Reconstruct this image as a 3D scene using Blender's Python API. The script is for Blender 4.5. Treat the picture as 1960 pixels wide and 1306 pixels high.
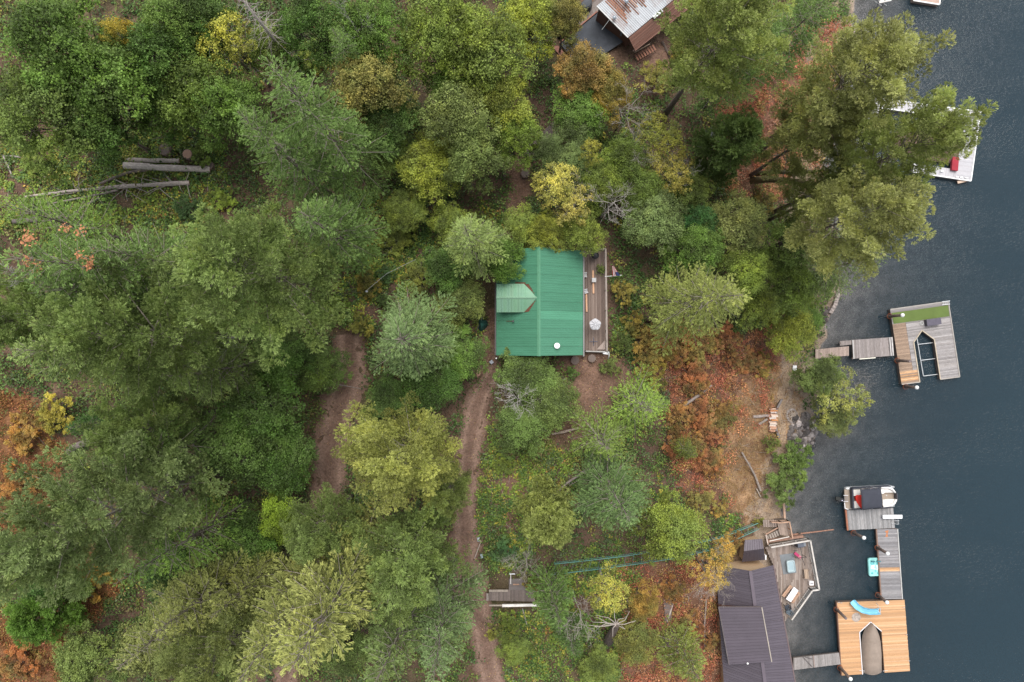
import bpy, bmesh, math, random
import numpy as np
from mathutils import Vector, Matrix, Euler

for _o in list(bpy.data.objects):
    bpy.data.objects.remove(_o, do_unlink=True)
SC = bpy.context.scene
COL = SC.collection
R = math.radians
random.seed(7)
rng = np.random.default_rng(11)

# ------------------------------------------------------------------ camera, sky, sun, exposure
H, F = 78.0, 1307.0            # drone height over the lake in metres; focal length in photo pixels (24 mm lens)
cam_d = bpy.data.cameras.new('camera')
cam_d.lens = 24.0; cam_d.sensor_width = 36.0; cam_d.clip_start = 1.0; cam_d.clip_end = 3000.0
cam = bpy.data.objects.new('camera', cam_d); COL.objects.link(cam)
cam.location = (0, 0, H); cam.rotation_euler = (0, 0, 0)
SC.camera = cam

SUN_EL, SUN_AZ = 66.0, 2.0   # azimuth clockwise from north (+y): soft light through thin overcast
world = bpy.data.worlds.new('World'); SC.world = world; world.use_nodes = True
wn = world.node_tree; wn.nodes.clear()
sky = wn.nodes.new('ShaderNodeTexSky'); sky.sky_type = 'NISHITA'; sky.sun_disc = False
sky.sun_elevation = R(SUN_EL); sky.sun_rotation = R(SUN_AZ)
sky.air_density = 1.0; sky.dust_density = 1.2; sky.ozone_density = 1.0; sky.altitude = 600
hsv = wn.nodes.new('ShaderNodeHueSaturation'); hsv.inputs['Saturation'].default_value = 0.22   # high thin overcast
bg = wn.nodes.new('ShaderNodeBackground'); bg.inputs['Strength'].default_value = 0.085
wo = wn.nodes.new('ShaderNodeOutputWorld')
wn.links.new(sky.outputs[0], hsv.inputs['Color']); wn.links.new(hsv.outputs[0], bg.inputs['Color']); wn.links.new(bg.outputs[0], wo.inputs[0])
sun_d = bpy.data.lights.new('sun', 'SUN'); sun_d.energy = 1.5; sun_d.angle = R(44); sun_d.color = (1.0, 0.95, 0.88)
sun = bpy.data.objects.new('sun', sun_d); COL.objects.link(sun)
sun.rotation_euler = (R(90 - SUN_EL), 0, R(180 - SUN_AZ))
sun.location = (60, -30, 120)

SC.view_settings.view_transform = 'Standard'; SC.view_settings.look = 'None'
SC.view_settings.gamma = 1.0; SC.view_settings.use_curve_mapping = False
SC.view_settings.exposure = 1.45
SC.render.engine = 'CYCLES'
SC.cycles.max_bounces = 6; SC.cycles.diffuse_bounces = 3; SC.cycles.glossy_bounces = 3
SC.cycles.transmission_bounces = 4; SC.cycles.transparent_max_bounces = 6
SC.cycles.use_denoising = True; SC.cycles.denoising_prefilter = 'NONE'
SC.cycles.use_adaptive_sampling = True; SC.cycles.adaptive_threshold = 0.01
SC.cycles.caustics_reflective = False; SC.cycles.caustics_refractive = False

# ------------------------------------------------------------------ survey helpers
def P(px, py, z):
    """World point at height z seen at photo pixel (px, py)."""
    k = (H - z) / F
    return Vector(((px - 980.0) * k, (653.0 - py) * k, z))

def to_px(x, y, z):
    k = F / (H - z)
    return 980.0 + x * k, 653.0 - y * k

_sh_py = np.array([-3000, -600, -200, 0, 200, 330, 480, 560, 600, 640, 700, 760, 815, 850, 880, 930, 980, 1030, 1090, 1180, 1306, 1700, 4000], float)
_sh_px = np.array([1900, 1720, 1650, 1640, 1600, 1580, 1600, 1606, 1592, 1574, 1566, 1563, 1560, 1546, 1524, 1505, 1502, 1508, 1512, 1500, 1492, 1470, 1400], float)
_sy = (653.0 - _sh_py) * H / F
_sx = (_sh_px - 980.0) * H / F
_pd = np.array([-800, -60, -30, -8, -2, 0, 1.2, 3.5, 6.5, 10, 14, 22, 28, 34, 45, 60, 80, 120, 800], float)
_pz = np.array([-14, -9, -6, -2.0, -.55, 0, .55, .95, 1.6, 3.6, 5.6, 8.2, 9.3, 9.8, 11.5, 13.5, 16, 22, 90], float)
_dd = np.linspace(-800, 800, 32001)
_zz = np.interp(_dd, _pd, _pz)
_ker = np.hanning(41); _ker /= _ker.sum()
_zs = np.convolve(np.pad(_zz, 20, mode='edge'), _ker, mode='valid')
def _box(x, y, x0, x1, y0, y1, f):
    dx = np.maximum(np.maximum(x0 - x, x - x1), 0); dy = np.maximum(np.maximum(y0 - y, y - y1), 0)
    t = np.clip(1 - np.hypot(dx, dy) / f, 0, 1)
    return t * t * (3 - 2 * t)
def T(x, y):
    """Ground height."""
    x = np.asarray(x, float); y = np.asarray(y, float)
    d = np.interp(-y, -_sy, _sx) - x
    d = d + .35 * np.sin(y * 1.1 + 1.0) + .2 * np.sin(y * 2.7)
    z = np.interp(d, _dd, _zs)
    w = np.clip((d - 1) / 8, 0, 1)
    n = .30 * np.sin(x * .31 + 1.3 * np.sin(y * .17)) + .25 * np.sin(y * .37 + x * .11 + 2) + .12 * np.sin(x * .9 + y * .7) + .07 * np.sin(x * 1.7 - y * 2.1)
    z = z + n * w
    b = _box(x, y, -1.2, 6.4, -1.2, 8.4, 4.0)
    z = z * (1 - b) + 9.7 * b
    return z

def G(px, py, dz=0.0):
    """Point on the ground (plus dz) seen at the photo pixel."""
    z = 6.0
    for _ in range(14):
        p = P(px, py, z)
        z = .35 * z + .65 * (float(T(p.x, p.y)) + dz)
    p = P(px, py, z)
    p.z = float(T(p.x, p.y)) + dz
    return p

# ------------------------------------------------------------------ object helpers
def tag(o, label=None, cat=None, group=None, kind=None):
    if label: o['label'] = label
    if cat: o['category'] = cat
    if group: o['group'] = group
    if kind: o['kind'] = kind
    return o

def thing(name, loc, label, cat, group=None):
    o = bpy.data.objects.new(name, None); COL.objects.link(o)
    o.empty_display_size = 0.3
    o.location = loc
    return tag(o, label, cat, group)

def origin(parent):
    v = Vector((0, 0, 0))
    while parent is not None:
        v += parent.location; parent = parent.parent
    return v

class MB:
    """Collects shapes given in world metres; build() links them as one mesh object."""
    def __init__(s): s.v = []; s.f = []
    def add(s, vs, fs):
        n = len(s.v); s.v += [Vector(v) for v in vs]; s.f += [tuple(i + n for i in f) for f in fs]; return s
    def box(s, c, size, rz=0.0, rx=0.0, ry=0.0):
        m = Euler((rx, ry, rz)).to_matrix(); c = Vector(c); hx, hy, hz = size[0] / 2, size[1] / 2, size[2] / 2
        vs = [c + m @ Vector((sx * hx, sy * hy, sz * hz)) for sz in (-1, 1) for sy in (-1, 1) for sx in (-1, 1)]
        return s.add(vs, [(0, 2, 3, 1), (4, 5, 7, 6), (0, 1, 5, 4), (2, 6, 7, 3), (0, 4, 6, 2), (1, 3, 7, 5)])
    def beam(s, a, b, w, t):
        """box bar from a to b, w wide (horizontally), t thick"""
        a = Vector(a); b = Vector(b); d = (b - a).normalized()
        up = Vector((0, 0, 1))
        if abs(d.z) > .95: up = Vector((0, 1, 0))
        sd = d.cross(up).normalized(); u = sd.cross(d).normalized()
        vs = [q + sd * (i * w / 2) + u * (j * t / 2) for q in (a, b) for j in (-1, 1) for i in (-1, 1)]
        return s.add(vs, [(0, 2, 3, 1), (4, 5, 7, 6), (0, 1, 5, 4), (2, 6, 7, 3), (0, 4, 6, 2), (1, 3, 7, 5)])
    def prism(s, poly, z0, z1):
        n = len(poly)
        ar = sum(poly[i][0] * poly[(i + 1) % n][1] - poly[(i + 1) % n][0] * poly[i][1] for i in range(n))
        if ar < 0: poly = list(reversed(poly))
        vs = [(p[0], p[1], z0) for p in poly] + [(p[0], p[1], z1) for p in poly]
        fs = [tuple(reversed(range(n))), tuple(range(n, 2 * n))] + [(i, (i + 1) % n, n + (i + 1) % n, n + i) for i in range(n)]
        return s.add(vs, fs)
    def slab(s, top, t):
        """polygon in space (counter-clockwise from above) with thickness t straight down"""
        n = len(top); top = [Vector(p) for p in top]
        vs = [p - Vector((0, 0, t)) for p in top] + top
        fs = [tuple(reversed(range(n))), tuple(range(n, 2 * n))] + [(i, (i + 1) % n, n + (i + 1) % n, n + i) for i in range(n)]
        return s.add(vs, fs)
    def tube(s, pts, rad, n=8, cap=True):
        pts = [Vector(p) for p in pts]
        if not isinstance(rad, (list, tuple)): rad = [rad] * len(pts)
        base = len(s.v); prev = None
        for i, p in enumerate(pts):
            d = (pts[min(i + 1, len(pts) - 1)] - pts[max(i - 1, 0)]).normalized()
            if prev is None:
                a = Vector((0, 0, 1)) if abs(d.z) < .9 else Vector((1, 0, 0))
                sd = d.cross(a).normalized()
            else:
                sd = (prev - d * prev.dot(d)).normalized()
            prev = sd; u = d.cross(sd)
            for k in range(n):
                t = 2 * math.pi * k / n
                s.v.append(p + (sd * math.cos(t) + u * math.sin(t)) * rad[i])
        for i in range(len(pts) - 1):
            for k in range(n):
                a = base + i * n + k; b = base + i * n + (k + 1) % n
                s.f.append((a, b, b + n, a + n))
        if cap:
            s.f.append(tuple(base + k for k in reversed(range(n))))
            e = base + (len(pts) - 1) * n; s.f.append(tuple(e + k for k in range(n)))
        return s
    def lathe(s, c, prof, n=14):
        """profile [(radius, z)] bottom to top about a vertical axis at c"""
        c = Vector(c); base = len(s.v)
        for r, z in prof:
            for k in range(n):
                t = 2 * math.pi * k / n
                s.v.append(c + Vector((r * math.cos(t), r * math.sin(t), z)))
        for i in range(len(prof) - 1):
            for k in range(n):
                a = base + i * n + k; b = base + i * n + (k + 1) % n
                s.f.append((a, b, b + n, a + n))
        s.f.append(tuple(base + k for k in reversed(range(n))))
        e = base + (len(prof) - 1) * n; s.f.append(tuple(e + k for k in range(n)))
        return s
    def build(s, name, mat, parent=None, color=None, smooth=False, loc=None, bevel=0.0):
        o0 = origin(parent) if parent is not None else Vector(loc or (0, 0, 0))
        me = bpy.data.meshes.new(name)
        me.from_pydata([v - o0 for v in s.v], [], s.f); me.update()
        me.materials.append(mat)
        if smooth:
            me.polygons.foreach_set('use_smooth', [True] * len(me.polygons))
        o = bpy.data.objects.new(name, me); COL.objects.link(o)
        if parent is not None: o.parent = parent
        else: o.location = o0
        o.color = (*(color or (1, 1, 1)), 1)
        if bevel:
            b = o.modifiers.new('bevel', 'BEVEL'); b.width = bevel; b.segments = 1
        return o

_bm = bmesh.new(); bmesh.ops.create_cube(_bm, size=1.0)
UNIT = {}
def unit_cube(mat):
    if mat.name not in UNIT:
        me = bpy.data.meshes.new('board'); _bm.to_mesh(me); me.materials.append(mat); UNIT[mat.name] = me
    return UNIT[mat.name]
def board(parent, name, a, b, w, t, mat, color=(1, 1, 1)):
    """one board from a to b: local x runs along it; shares one cube mesh with all boards of its material"""
    a = Vector(a); b = Vector(b); d = b - a; L = d.length; d.normalize()
    up = Vector((0, 0, 1)) if abs(d.z) < .95 else Vector((0, 1, 0))
    sd = up.cross(d).normalized(); u = d.cross(sd).normalized()
    o = bpy.data.objects.new(name, unit_cube(mat)); COL.objects.link(o); o.parent = parent
    m = Matrix((d, sd, u)).transposed()
    o.rotation_euler = m.to_euler(); o.scale = (L, w, t)
    o.location = (a + b) / 2 - origin(parent)
    o.color = (*color, 1)
    return o

def mesh_np(name, verts, k, mat, face_v=None, face_c=None, mats=None):
    """mesh of equal k-gons from an (n*k,3) array, with an optional per-face float 'v' or colour 'c'"""
    me = bpy.data.meshes.new(name); n = len(verts) // k
    me.vertices.add(n * k); me.vertices.foreach_set('co', np.ascontiguousarray(verts, np.float32).ravel())
    me.loops.add(n * k); me.loops.foreach_set('vertex_index', np.arange(n * k, dtype=np.int32))
    me.polygons.add(n); me.polygons.foreach_set('loop_start', np.arange(0, n * k, k, dtype=np.int32))
    me.update(calc_edges=True)
    if face_v is not None:
        at = me.attributes.new('v', 'FLOAT', 'FACE'); at.data.foreach_set('value', np.ascontiguousarray(face_v, np.float32))
    if face_c is not None:
        at = me.attributes.new('c', 'FLOAT_COLOR', 'FACE')
        c4 = np.ones((n, 4), np.float32); c4[:, :3] = face_c
        at.data.foreach_set('color', c4.ravel())
    me.materials.append(mat)
    return me

# ------------------------------------------------------------------ materials
MATS = {}
def _nodes(name):
    m = bpy.data.materials.new(name); m.use_nodes = True; MATS[name] = m
    nt = m.node_tree; nt.nodes.clear()
    out = nt.nodes.new('ShaderNodeOutputMaterial')
    return m, nt, out
def _mul(nt, a, b, fac=1.0):
    n = nt.nodes.new('ShaderNodeMix'); n.data_type = 'RGBA'; n.blend_type = 'MULTIPLY'; n.inputs[0].default_value = fac
    nt.links.new(a, n.inputs[6])
    if hasattr(b, 'node'): nt.links.new(b, n.inputs[7])
    else: n.inputs[7].default_value = (*b, 1)
    return n.outputs[2]
def _noise(nt, coord, scale, detail=3, rough=.6, stretch=None, lo=.3, hi=.7, a=0.0, b=1.0):
    if stretch:
        mp = nt.nodes.new('ShaderNodeMapping'); mp.inputs['Scale'].default_value = stretch
        nt.links.new(coord, mp.inputs[0]); coord = mp.outputs[0]
    n = nt.nodes.new('ShaderNodeTexNoise'); n.inputs['Scale'].default_value = scale; n.inputs['Detail'].default_value = detail; n.inputs['Roughness'].default_value = rough
    nt.links.new(coord, n.inputs['Vector'])
    mr = nt.nodes.new('ShaderNodeMapRange'); mr.inputs[1].default_value = lo; mr.inputs[2].default_value = hi; mr.inputs[3].default_value = a; mr.inputs[4].default_value = b
    nt.links.new(n.outputs['Fac'], mr.inputs[0])
    return mr.outputs[0], n.outputs['Fac']
def _mix(nt, fac, a, b):
    n = nt.nodes.new('ShaderNodeMix'); n.data_type = 'RGBA'
    nt.links.new(fac, n.inputs[0])
    for s, i in ((a, 6), (b, 7)):
        if hasattr(s, 'node'): nt.links.new(s, n.inputs[i])
        else: n.inputs[i].default_value = (*s, 1)
    return n.outputs[2]

def plain(name, color, rough=.6, metal=0.0, var=.25, scale=3.0, dirt=None, dirt_amt=.5, dirt_scale=.8, spec=.4, bump=0.0, coord='pos', stretch=None):
    """painted, cloth, metal or wood surface: base colour times the object's colour, mottled by noise, with optional stains"""
    m, nt, out = _nodes(name)
    b = nt.nodes.new('ShaderNodeBsdfPrincipled'); b.inputs['Roughness'].default_value = rough; b.inputs['Metallic'].default_value = metal
    b.inputs['Specular IOR Level'].default_value = spec
    oi = nt.nodes.new('ShaderNodeObjectInfo')
    if coord == 'pos':
        g = nt.nodes.new('ShaderNodeNewGeometry'); co = g.outputs['Position']
    else:
        tc = nt.nodes.new('ShaderNodeTexCoord')
        ad = nt.nodes.new('ShaderNodeVectorMath'); ad.operation = 'MULTIPLY_ADD'
        cb = nt.nodes.new('ShaderNodeCombineXYZ')
        for i in range(3): nt.links.new(oi.outputs['Random'], cb.inputs[i])
        nt.links.new(cb.outputs[0], ad.inputs[0]); ad.inputs[1].default_value = (91, 57, 33); nt.links.new(tc.outputs['Object'], ad.inputs[2])
        co = ad.outputs[0]
    f, raw = _noise(nt, co, scale, 4, .65, stretch, .3, .7, 1 - var, 1 + var)
    col = nt.nodes.new('ShaderNodeRGB'); col.outputs[0].default_value = (*color, 1)
    c = _mul(nt, col.outputs[0], oi.outputs['Color'])
    vv = nt.nodes.new('ShaderNodeVectorMath'); vv.operation = 'SCALE'
    nt.links.new(c, vv.inputs[0]); nt.links.new(f, vv.inputs['Scale']); c = vv.outputs[0]
    if dirt:
        fd, _ = _noise(nt, co, dirt_scale, 5, .7, stretch, .5, .72, 0, dirt_amt)
        c = _mix(nt, fd, c, dirt)
    nt.links.new(c, b.inputs['Base Color'])
    if bump:
        bp = nt.nodes.new('ShaderNodeBump'); bp.inputs['Strength'].default_value = .5; bp.inputs['Distance'].default_value = bump
        nt.links.new(raw, bp.inputs['Height']); nt.links.new(bp.outputs[0], b.inputs['Normal'])
    nt.links.new(b.outputs[0], out.inputs[0])
    return m

def leafy(name, attr, spread=.55, transl=.22, rough=.55, green=0.0):
    """foliage: per-object colour (attr 'v' gives each tuft its own lightness) or per-face colour (attr 'c')"""
    m, nt, out = _nodes(name)
    a = nt.nodes.new('ShaderNodeAttribute'); a.attribute_name = attr
    if attr == 'v':
        oi = nt.nodes.new('ShaderNodeObjectInfo')
        mr = nt.nodes.new('ShaderNodeMapRange'); mr.inputs[3].default_value = 1 - spread; mr.inputs[4].default_value = 1 + spread
        nt.links.new(a.outputs['Fac'], mr.inputs[0])
        vv = nt.nodes.new('ShaderNodeVectorMath'); vv.operation = 'SCALE'
        nt.links.new(oi.outputs['Color'], vv.inputs[0]); nt.links.new(mr.outputs[0], vv.inputs['Scale'])
        # part of the leaves turned: towards yellow in patches
        g = nt.nodes.new('ShaderNodeNewGeometry')
        f, _ = _noise(nt, g.outputs['Position'], .55, 3, .6, None, .50, .78, 0, .55)
        yl = _mul(nt, vv.outputs[0], (1.40, 1.25, .80))
        c = _mix(nt, f, vv.outputs[0], yl)
        if green:
            f2, _ = _noise(nt, g.outputs['Position'], .42, 4, .7, (1, 1, .7), .42, .62, 0, green)
            gr = nt.nodes.new('ShaderNodeVectorMath'); gr.operation = 'SCALE'; gr.inputs[0].default_value = (.115, .165, .05); nt.links.new(mr.outputs[0], gr.inputs['Scale'])
            c = _mix(nt, f2, c, gr.outputs[0])
    else:
        c = a.outputs['Color']
    d = nt.nodes.new('ShaderNodeBsdfPrincipled'); d.inputs['Roughness'].default_value = rough; d.inputs['Specular IOR Level'].default_value = .28
    t = nt.nodes.new('ShaderNodeBsdfTranslucent')
    nt.links.new(c, d.inputs['Base Color']); nt.links.new(_mul(nt, c, (1.05, 1.12, .8)), t.inputs['Color'])
    mx = nt.nodes.new('ShaderNodeMixShader'); mx.inputs[0].default_value = transl
    nt.links.new(d.outputs[0], mx.inputs[1]); nt.links.new(t.outputs[0], mx.inputs[2]); nt.links.new(mx.outputs[0], out.inputs[0])
    return m

M_NEEDLE = leafy('needles', 'v', .66, .24, .6)
M_LEAF = leafy('leaves', 'v', .6, .24, green=.6)
M_UNDER = leafy('undergrowth_leaves', 'c', transl=.2)
M_BARK = plain('bark', (.15, .12, .105), .9, var=.45, scale=6, bump=.03)
M_PALEBARK = plain('pale_bark', (.34, .31, .29), .85, var=.35, scale=5, bump=.01)
# ------------------------------------------------------------------ ground, lake
def inpoly(px, py, poly):
    px = np.asarray(px); py = np.asarray(py); r = np.zeros(px.shape, bool); n = len(poly); j = n - 1
    for i in range(n):
        xi, yi = poly[i]; xj, yj = poly[j]
        c = ((yi > py) != (yj > py)) & (px < (xj - xi) * (py - yi) / ((yj - yi) if yj != yi else 1e-9) + xi)
        r ^= c; j = i
    return r
def wob(x, y, s=1.0, k=0.0):
    return np.sin(x * .9 * s + 1.7 * np.sin(y * .6 * s + k) + k) * .5 + np.sin(y * 1.3 * s - .8 * x * s + 2 * k) * .3 + np.sin(x * 2.9 * s + y * 2.3 * s + k) * .2

# areas of the slope, named by what grows there, given as survey outlines
Z_DRY = [(1395, 820), (1420, 740), (1455, 690), (1500, 690), (1535, 700), (1530, 800), (1520, 860), (1505, 930), (1500, 990), (1445, 1010), (1400, 985), (1375, 905)]
Z_RED = [(1225, 640), (1300, 610), (1420, 640), (1480, 620), (1530, 660), (1500, 700), (1420, 760), (1395, 900), (1380, 1000), (1310, 950), (1290, 860), (1270, 740), (1220, 700)]
Z_REDTOP = [(1380, 180), (1500, 60), (1620, 40), (1600, 320), (1560, 380), (1400, 380), (1360, 300)]
Z_REDSOUTH = [(1180, 1090), (1310, 1060), (1420, 1100), (1390, 1160), (1400, 1320), (1180, 1320)]
Z_ORANGE = [[(-200, 740), (60, 750), (130, 860), (90, 1010), (-200, 1030)], [(60, 1090), (220, 1050), (240, 1110), (170, 1200), (60, 1180)], [(-200, 1150), (120, 1190), (130, 1420), (-200, 1420)]]
Z_CLEAR = [[(-60, 280), (150, 270), (260, 240), (420, 250), (440, 380), (400, 470), (250, 430), (-60, 440)], [(640, 370), (810, 350), (840, 480), (780, 560), (700, 640), (630, 620), (650, 480)], [(540, 70), (640, 80), (640, 150), (560, 150)],
           [(905, 830), (1110, 850), (1060, 1020), (960, 1120), (900, 1000)], [(930, 1150), (1180, 1060), (1230, 1090), (1180, 1320), (960, 1320)]]
Z_DIRT = [[(1070, 690), (1190, 680), (1230, 720), (1180, 770), (1130, 850), (1050, 880), (1020, 860), (1090, 790)], [(960, 300), (1015, 310), (1005, 420), (985, 470), (960, 440), (975, 380)], [(1215, 110), (1270, 60), (1300, 110), (1270, 190), (1230, 200)],
          [(925, 600), (955, 600), (955, 720), (920, 720)], [(925, 930), (1000, 900), (1040, 980), (960, 1040)]]
TRACK_W = [(668, 640, 30), (672, 690, 33), (663, 740, 38), (645, 800, 42), (636, 860, 42), (628, 920, 40), (622, 975, 36), (610, 1040, 34), (585, 1120, 30), (560, 1220, 28), (540, 1330, 26), (520, 1480, 26)]
TRACK_E = [(952, 650, 9), (948, 700, 12), (930, 735, 22), (912, 780, 27), (903, 830, 28), (897, 890, 27), (890, 950, 27), (890, 1010, 32), (890, 1060, 36), (893, 1110, 40), (910, 1160, 37), (927, 1220, 33), (938, 1290, 30), (948, 1400, 30), (950, 1500, 30)]

def axis(lo, hi, step, far):
    a = np.arange(lo, hi + 1e-6, step)
    e = np.array([2, 5, 10, 20, 45, 100, 220, 420.0])
    return np.concatenate([lo - e[::-1], a, hi + e])
gx = axis(-66, 42, .38, 0); gy = axis(-46, 46, .38, 0)
X, Y = np.meshgrid(gx, gy); Zg = T(X, Y)
Zg = Zg + .05 * wob(X, Y, 2.3, 1) * (Zg > .2)
PX, PY = to_px(X, Y, Zg)
LIT = np.array((.125, .080, .058)); MOSS = np.array((.075, .075, .035)); DRY = np.array((.31, .195, .11)); REDG = np.array((.19, .095, .062)); BED = np.array((.25, .215, .20))
C = np.tile(LIT, (*X.shape, 1))
def blend(col, mask, amt):
    global C
    m = (np.clip(mask, 0, 1) * amt)[..., None]; C = C * (1 - m) + col * m
jx = 12 * wob(X, Y, 1.2, 2); jy = 12 * wob(Y, X, 1.2, 3)
blend(MOSS, wob(X, Y, .35, .5) * .9 + .2, .8)
blend(REDG, inpoly(PX + jx, PY + jy, Z_RED) | inpoly(PX + jx, PY + jy, Z_REDTOP) | inpoly(PX + jx, PY + jy, Z_REDSOUTH), .8)
for q in Z_ORANGE: blend(np.array((.26, .12, .05)), inpoly(PX + jx, PY + jy, q), .6)
blend(DRY, inpoly(PX + jx, PY + jy, Z_DRY), .75 + .25 * wob(X, Y, 2, 4))
for q in Z_DIRT: blend(np.array((.19, .115, .085)), inpoly(PX + jx, PY + jy, q), .9)
blend(np.array((.30, .235, .18)), (Zg < 1.15) & (Zg > .0), .85)
blend(BED, Zg <= .02, 1)
C = C * (1 + .16 * wob(X, Y, 3.1, 5)[..., None])
ny, nx = X.shape
me = bpy.data.meshes.new('ground')
idx = np.arange(nx * ny).reshape(ny, nx)
quads = np.stack([idx[:-1, :-1], idx[:-1, 1:], idx[1:, 1:], idx[1:, :-1]], -1).reshape(-1, 4)
me.vertices.add(nx * ny); me.vertices.foreach_set('co', np.stack([X, Y, Zg], -1).astype(np.float32).ravel())
me.loops.add(len(quads) * 4); me.loops.foreach_set('vertex_index', quads.astype(np.int32).ravel())
me.polygons.add(len(quads)); me.polygons.foreach_set('loop_start', np.arange(0, len(quads) * 4, 4, dtype=np.int32))
me.polygons.foreach_set('use_smooth', np.ones(len(quads), bool)); me.update(calc_edges=True)
at = me.attributes.new('c', 'FLOAT_COLOR', 'POINT'); c4 = np.ones((nx * ny, 4), np.float32); c4[:, :3] = C.reshape(-1, 3); at.data.foreach_set('color', c4.ravel())
def ground_mat(name, vcol=None, attr='c', litter=.55):
    m, nt, out = _nodes(name)
    b = nt.nodes.new('ShaderNodeBsdfPrincipled'); b.inputs['Roughness'].default_value = .95; b.inputs['Specular IOR Level'].default_value = .15
    g = nt.nodes.new('ShaderNodeNewGeometry'); co = g.outputs['Position']
    if vcol is None:
        a = nt.nodes.new('ShaderNodeAttribute'); a.attribute_name = attr; c = a.outputs['Color']
    else:
        r_ = nt.nodes.new('ShaderNodeRGB'); r_.outputs[0].default_value = (*vcol, 1); c = r_.outputs[0]
    f1, raw1 = _noise(nt, co, 5.5, 6, .75, None, .25, .75, .45, 1.6)
    f2, raw2 = _noise(nt, co, .7, 4, .6, None, .3, .7, .75, 1.25)
    for f in (f1, f2):
        vv = nt.nodes.new('ShaderNodeVectorMath'); vv.operation = 'SCALE'; nt.links.new(c, vv.inputs[0]); nt.links.new(f, vv.inputs['Scale']); c = vv.outputs[0]
    vo = nt.nodes.new('ShaderNodeTexVoronoi'); vo.inputs['Scale'].default_value = 5.0; nt.links.new(co, vo.inputs['Vector'])
    cr = nt.nodes.new('ShaderNodeMapRange'); cr.inputs[1].default_value = .10; cr.inputs[2].default_value = .16; cr.inputs[3].default_value = litter; cr.inputs[4].default_value = 0
    nt.links.new(vo.outputs['Distance'], cr.inputs[0])
    lf = _mul(nt, vo.outputs['Color'], (.55, .34, .16), 1)
    c = _mix(nt, cr.outputs[0], c, lf)       # single fallen leaves
    nt.links.new(c, b.inputs['Base Color'])
    bp = nt.nodes.new('ShaderNodeBump'); bp.inputs['Strength'].default_value = .8; bp.inputs['Distance'].default_value = .12
    nt.links.new(raw1, bp.inputs['Height']); nt.links.new(bp.outputs[0], b.inputs['Normal'])
    nt.links.new(b.outputs[0], out.inputs[0])
    return m
me.materials.append(ground_mat('forest_floor'))
ground = bpy.data.objects.new('ground', me); COL.objects.link(ground)
tag(ground, 'brown leaf littered hillside sloping down to the lake', 'ground', kind='structure')

def ribbon(name, pts, mat, label, dz=.07, seg=7):
    """draped track: centre pixels with half widths in photo pixels, ragged along both edges"""
    cs = [(G(a, b), w) for a, b, w in pts]
    fine = []
    for i in range(len(cs) - 1):
        n = max(2, int((cs[i + 1][0] - cs[i][0]).length / .35))
        for k in range(n):
            t = k / n
            def cr(f):
                p0 = f(cs[max(i - 1, 0)]); p1 = f(cs[i]); p2 = f(cs[i + 1]); p3 = f(cs[min(i + 2, len(cs) - 1)])
                return .5 * (2 * p1 + (p2 - p0) * t + (2 * p0 - 5 * p1 + 4 * p2 - p3) * t * t + (3 * p1 - p0 - 3 * p2 + p3) * t ** 3)
            fine.append((cr(lambda q: q[0].x), cr(lambda q: q[0].y), cr(lambda q: q[1])))
    V = []; Fc = []; cols = []
    for i, (x, y, w) in enumerate(fine):
        x2, y2, _ = fine[min(i + 1, len(fine) - 1)]; x1, y1, _ = fine[max(i - 1, 0)]
        d = Vector((x2 - x1, y2 - y1)).normalized(); nrm = Vector((-d.y, d.x))
        wm = w * .056
        for k in range(seg + 1):
            s = (k / seg) * 2 - 1
            e = s * wm * (1 + .16 * math.sin(i * .45 + (3 if s > 0 else 0)) + .10 * math.sin(i * 1.13 + (1 if s > 0 else 4)))
            xx = x + nrm.x * e; yy = y + nrm.y * e
            V.append((xx, yy, float(T(xx, yy)) + dz - .13 * abs(s) ** 6 - .05 * math.exp(-((abs(s) - .5) / .16) ** 2)))
            wear = math.exp(-((abs(s) - .48) / .2) ** 2)
            cols.append((.165 + .10 * wear, .105 + .072 * wear, .08 + .058 * wear, 1))
    for i in range(len(fine) - 1):
        for k in range(seg):
            a = i * (seg + 1) + k; Fc.append((a, a + seg + 1, a + seg + 2, a + 1))
    m = bpy.data.meshes.new(name); m.from_pydata(V, [], Fc); m.update()
    m.polygons.foreach_set('use_smooth', [True] * len(Fc))
    a_ = m.attributes.new('c', 'FLOAT_COLOR', 'POINT'); a_.data.foreach_set('color', np.array(cols, np.float32).ravel())
    m.materials.append(mat)
    o = bpy.data.objects.new(name, m); COL.objects.link(o)
    return tag(o, label, 'track', kind='structure')
M_TRACK = ground_mat('track_dirt', litter=.45)
ribbon('dirt_track', TRACK_W, M_TRACK, 'wide brown dirt track running down the slope west of the green roofed cabin')
ribbon('dirt_track', TRACK_E, M_TRACK, 'narrow brown dirt track leading up to the green roofed cabin')
ribbon('shore_path', [(1510, 702, 12), (1500, 740, 13), (1492, 790, 12), (1500, 830, 12), (1497, 870, 9), (1488, 910, 9), (1478, 950, 10), (1468, 985, 12)], ground_mat('path_gravel', (.33, .24, .165), litter=.3), 'pale trodden path along the dry grass bank above the lake', .05)

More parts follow.
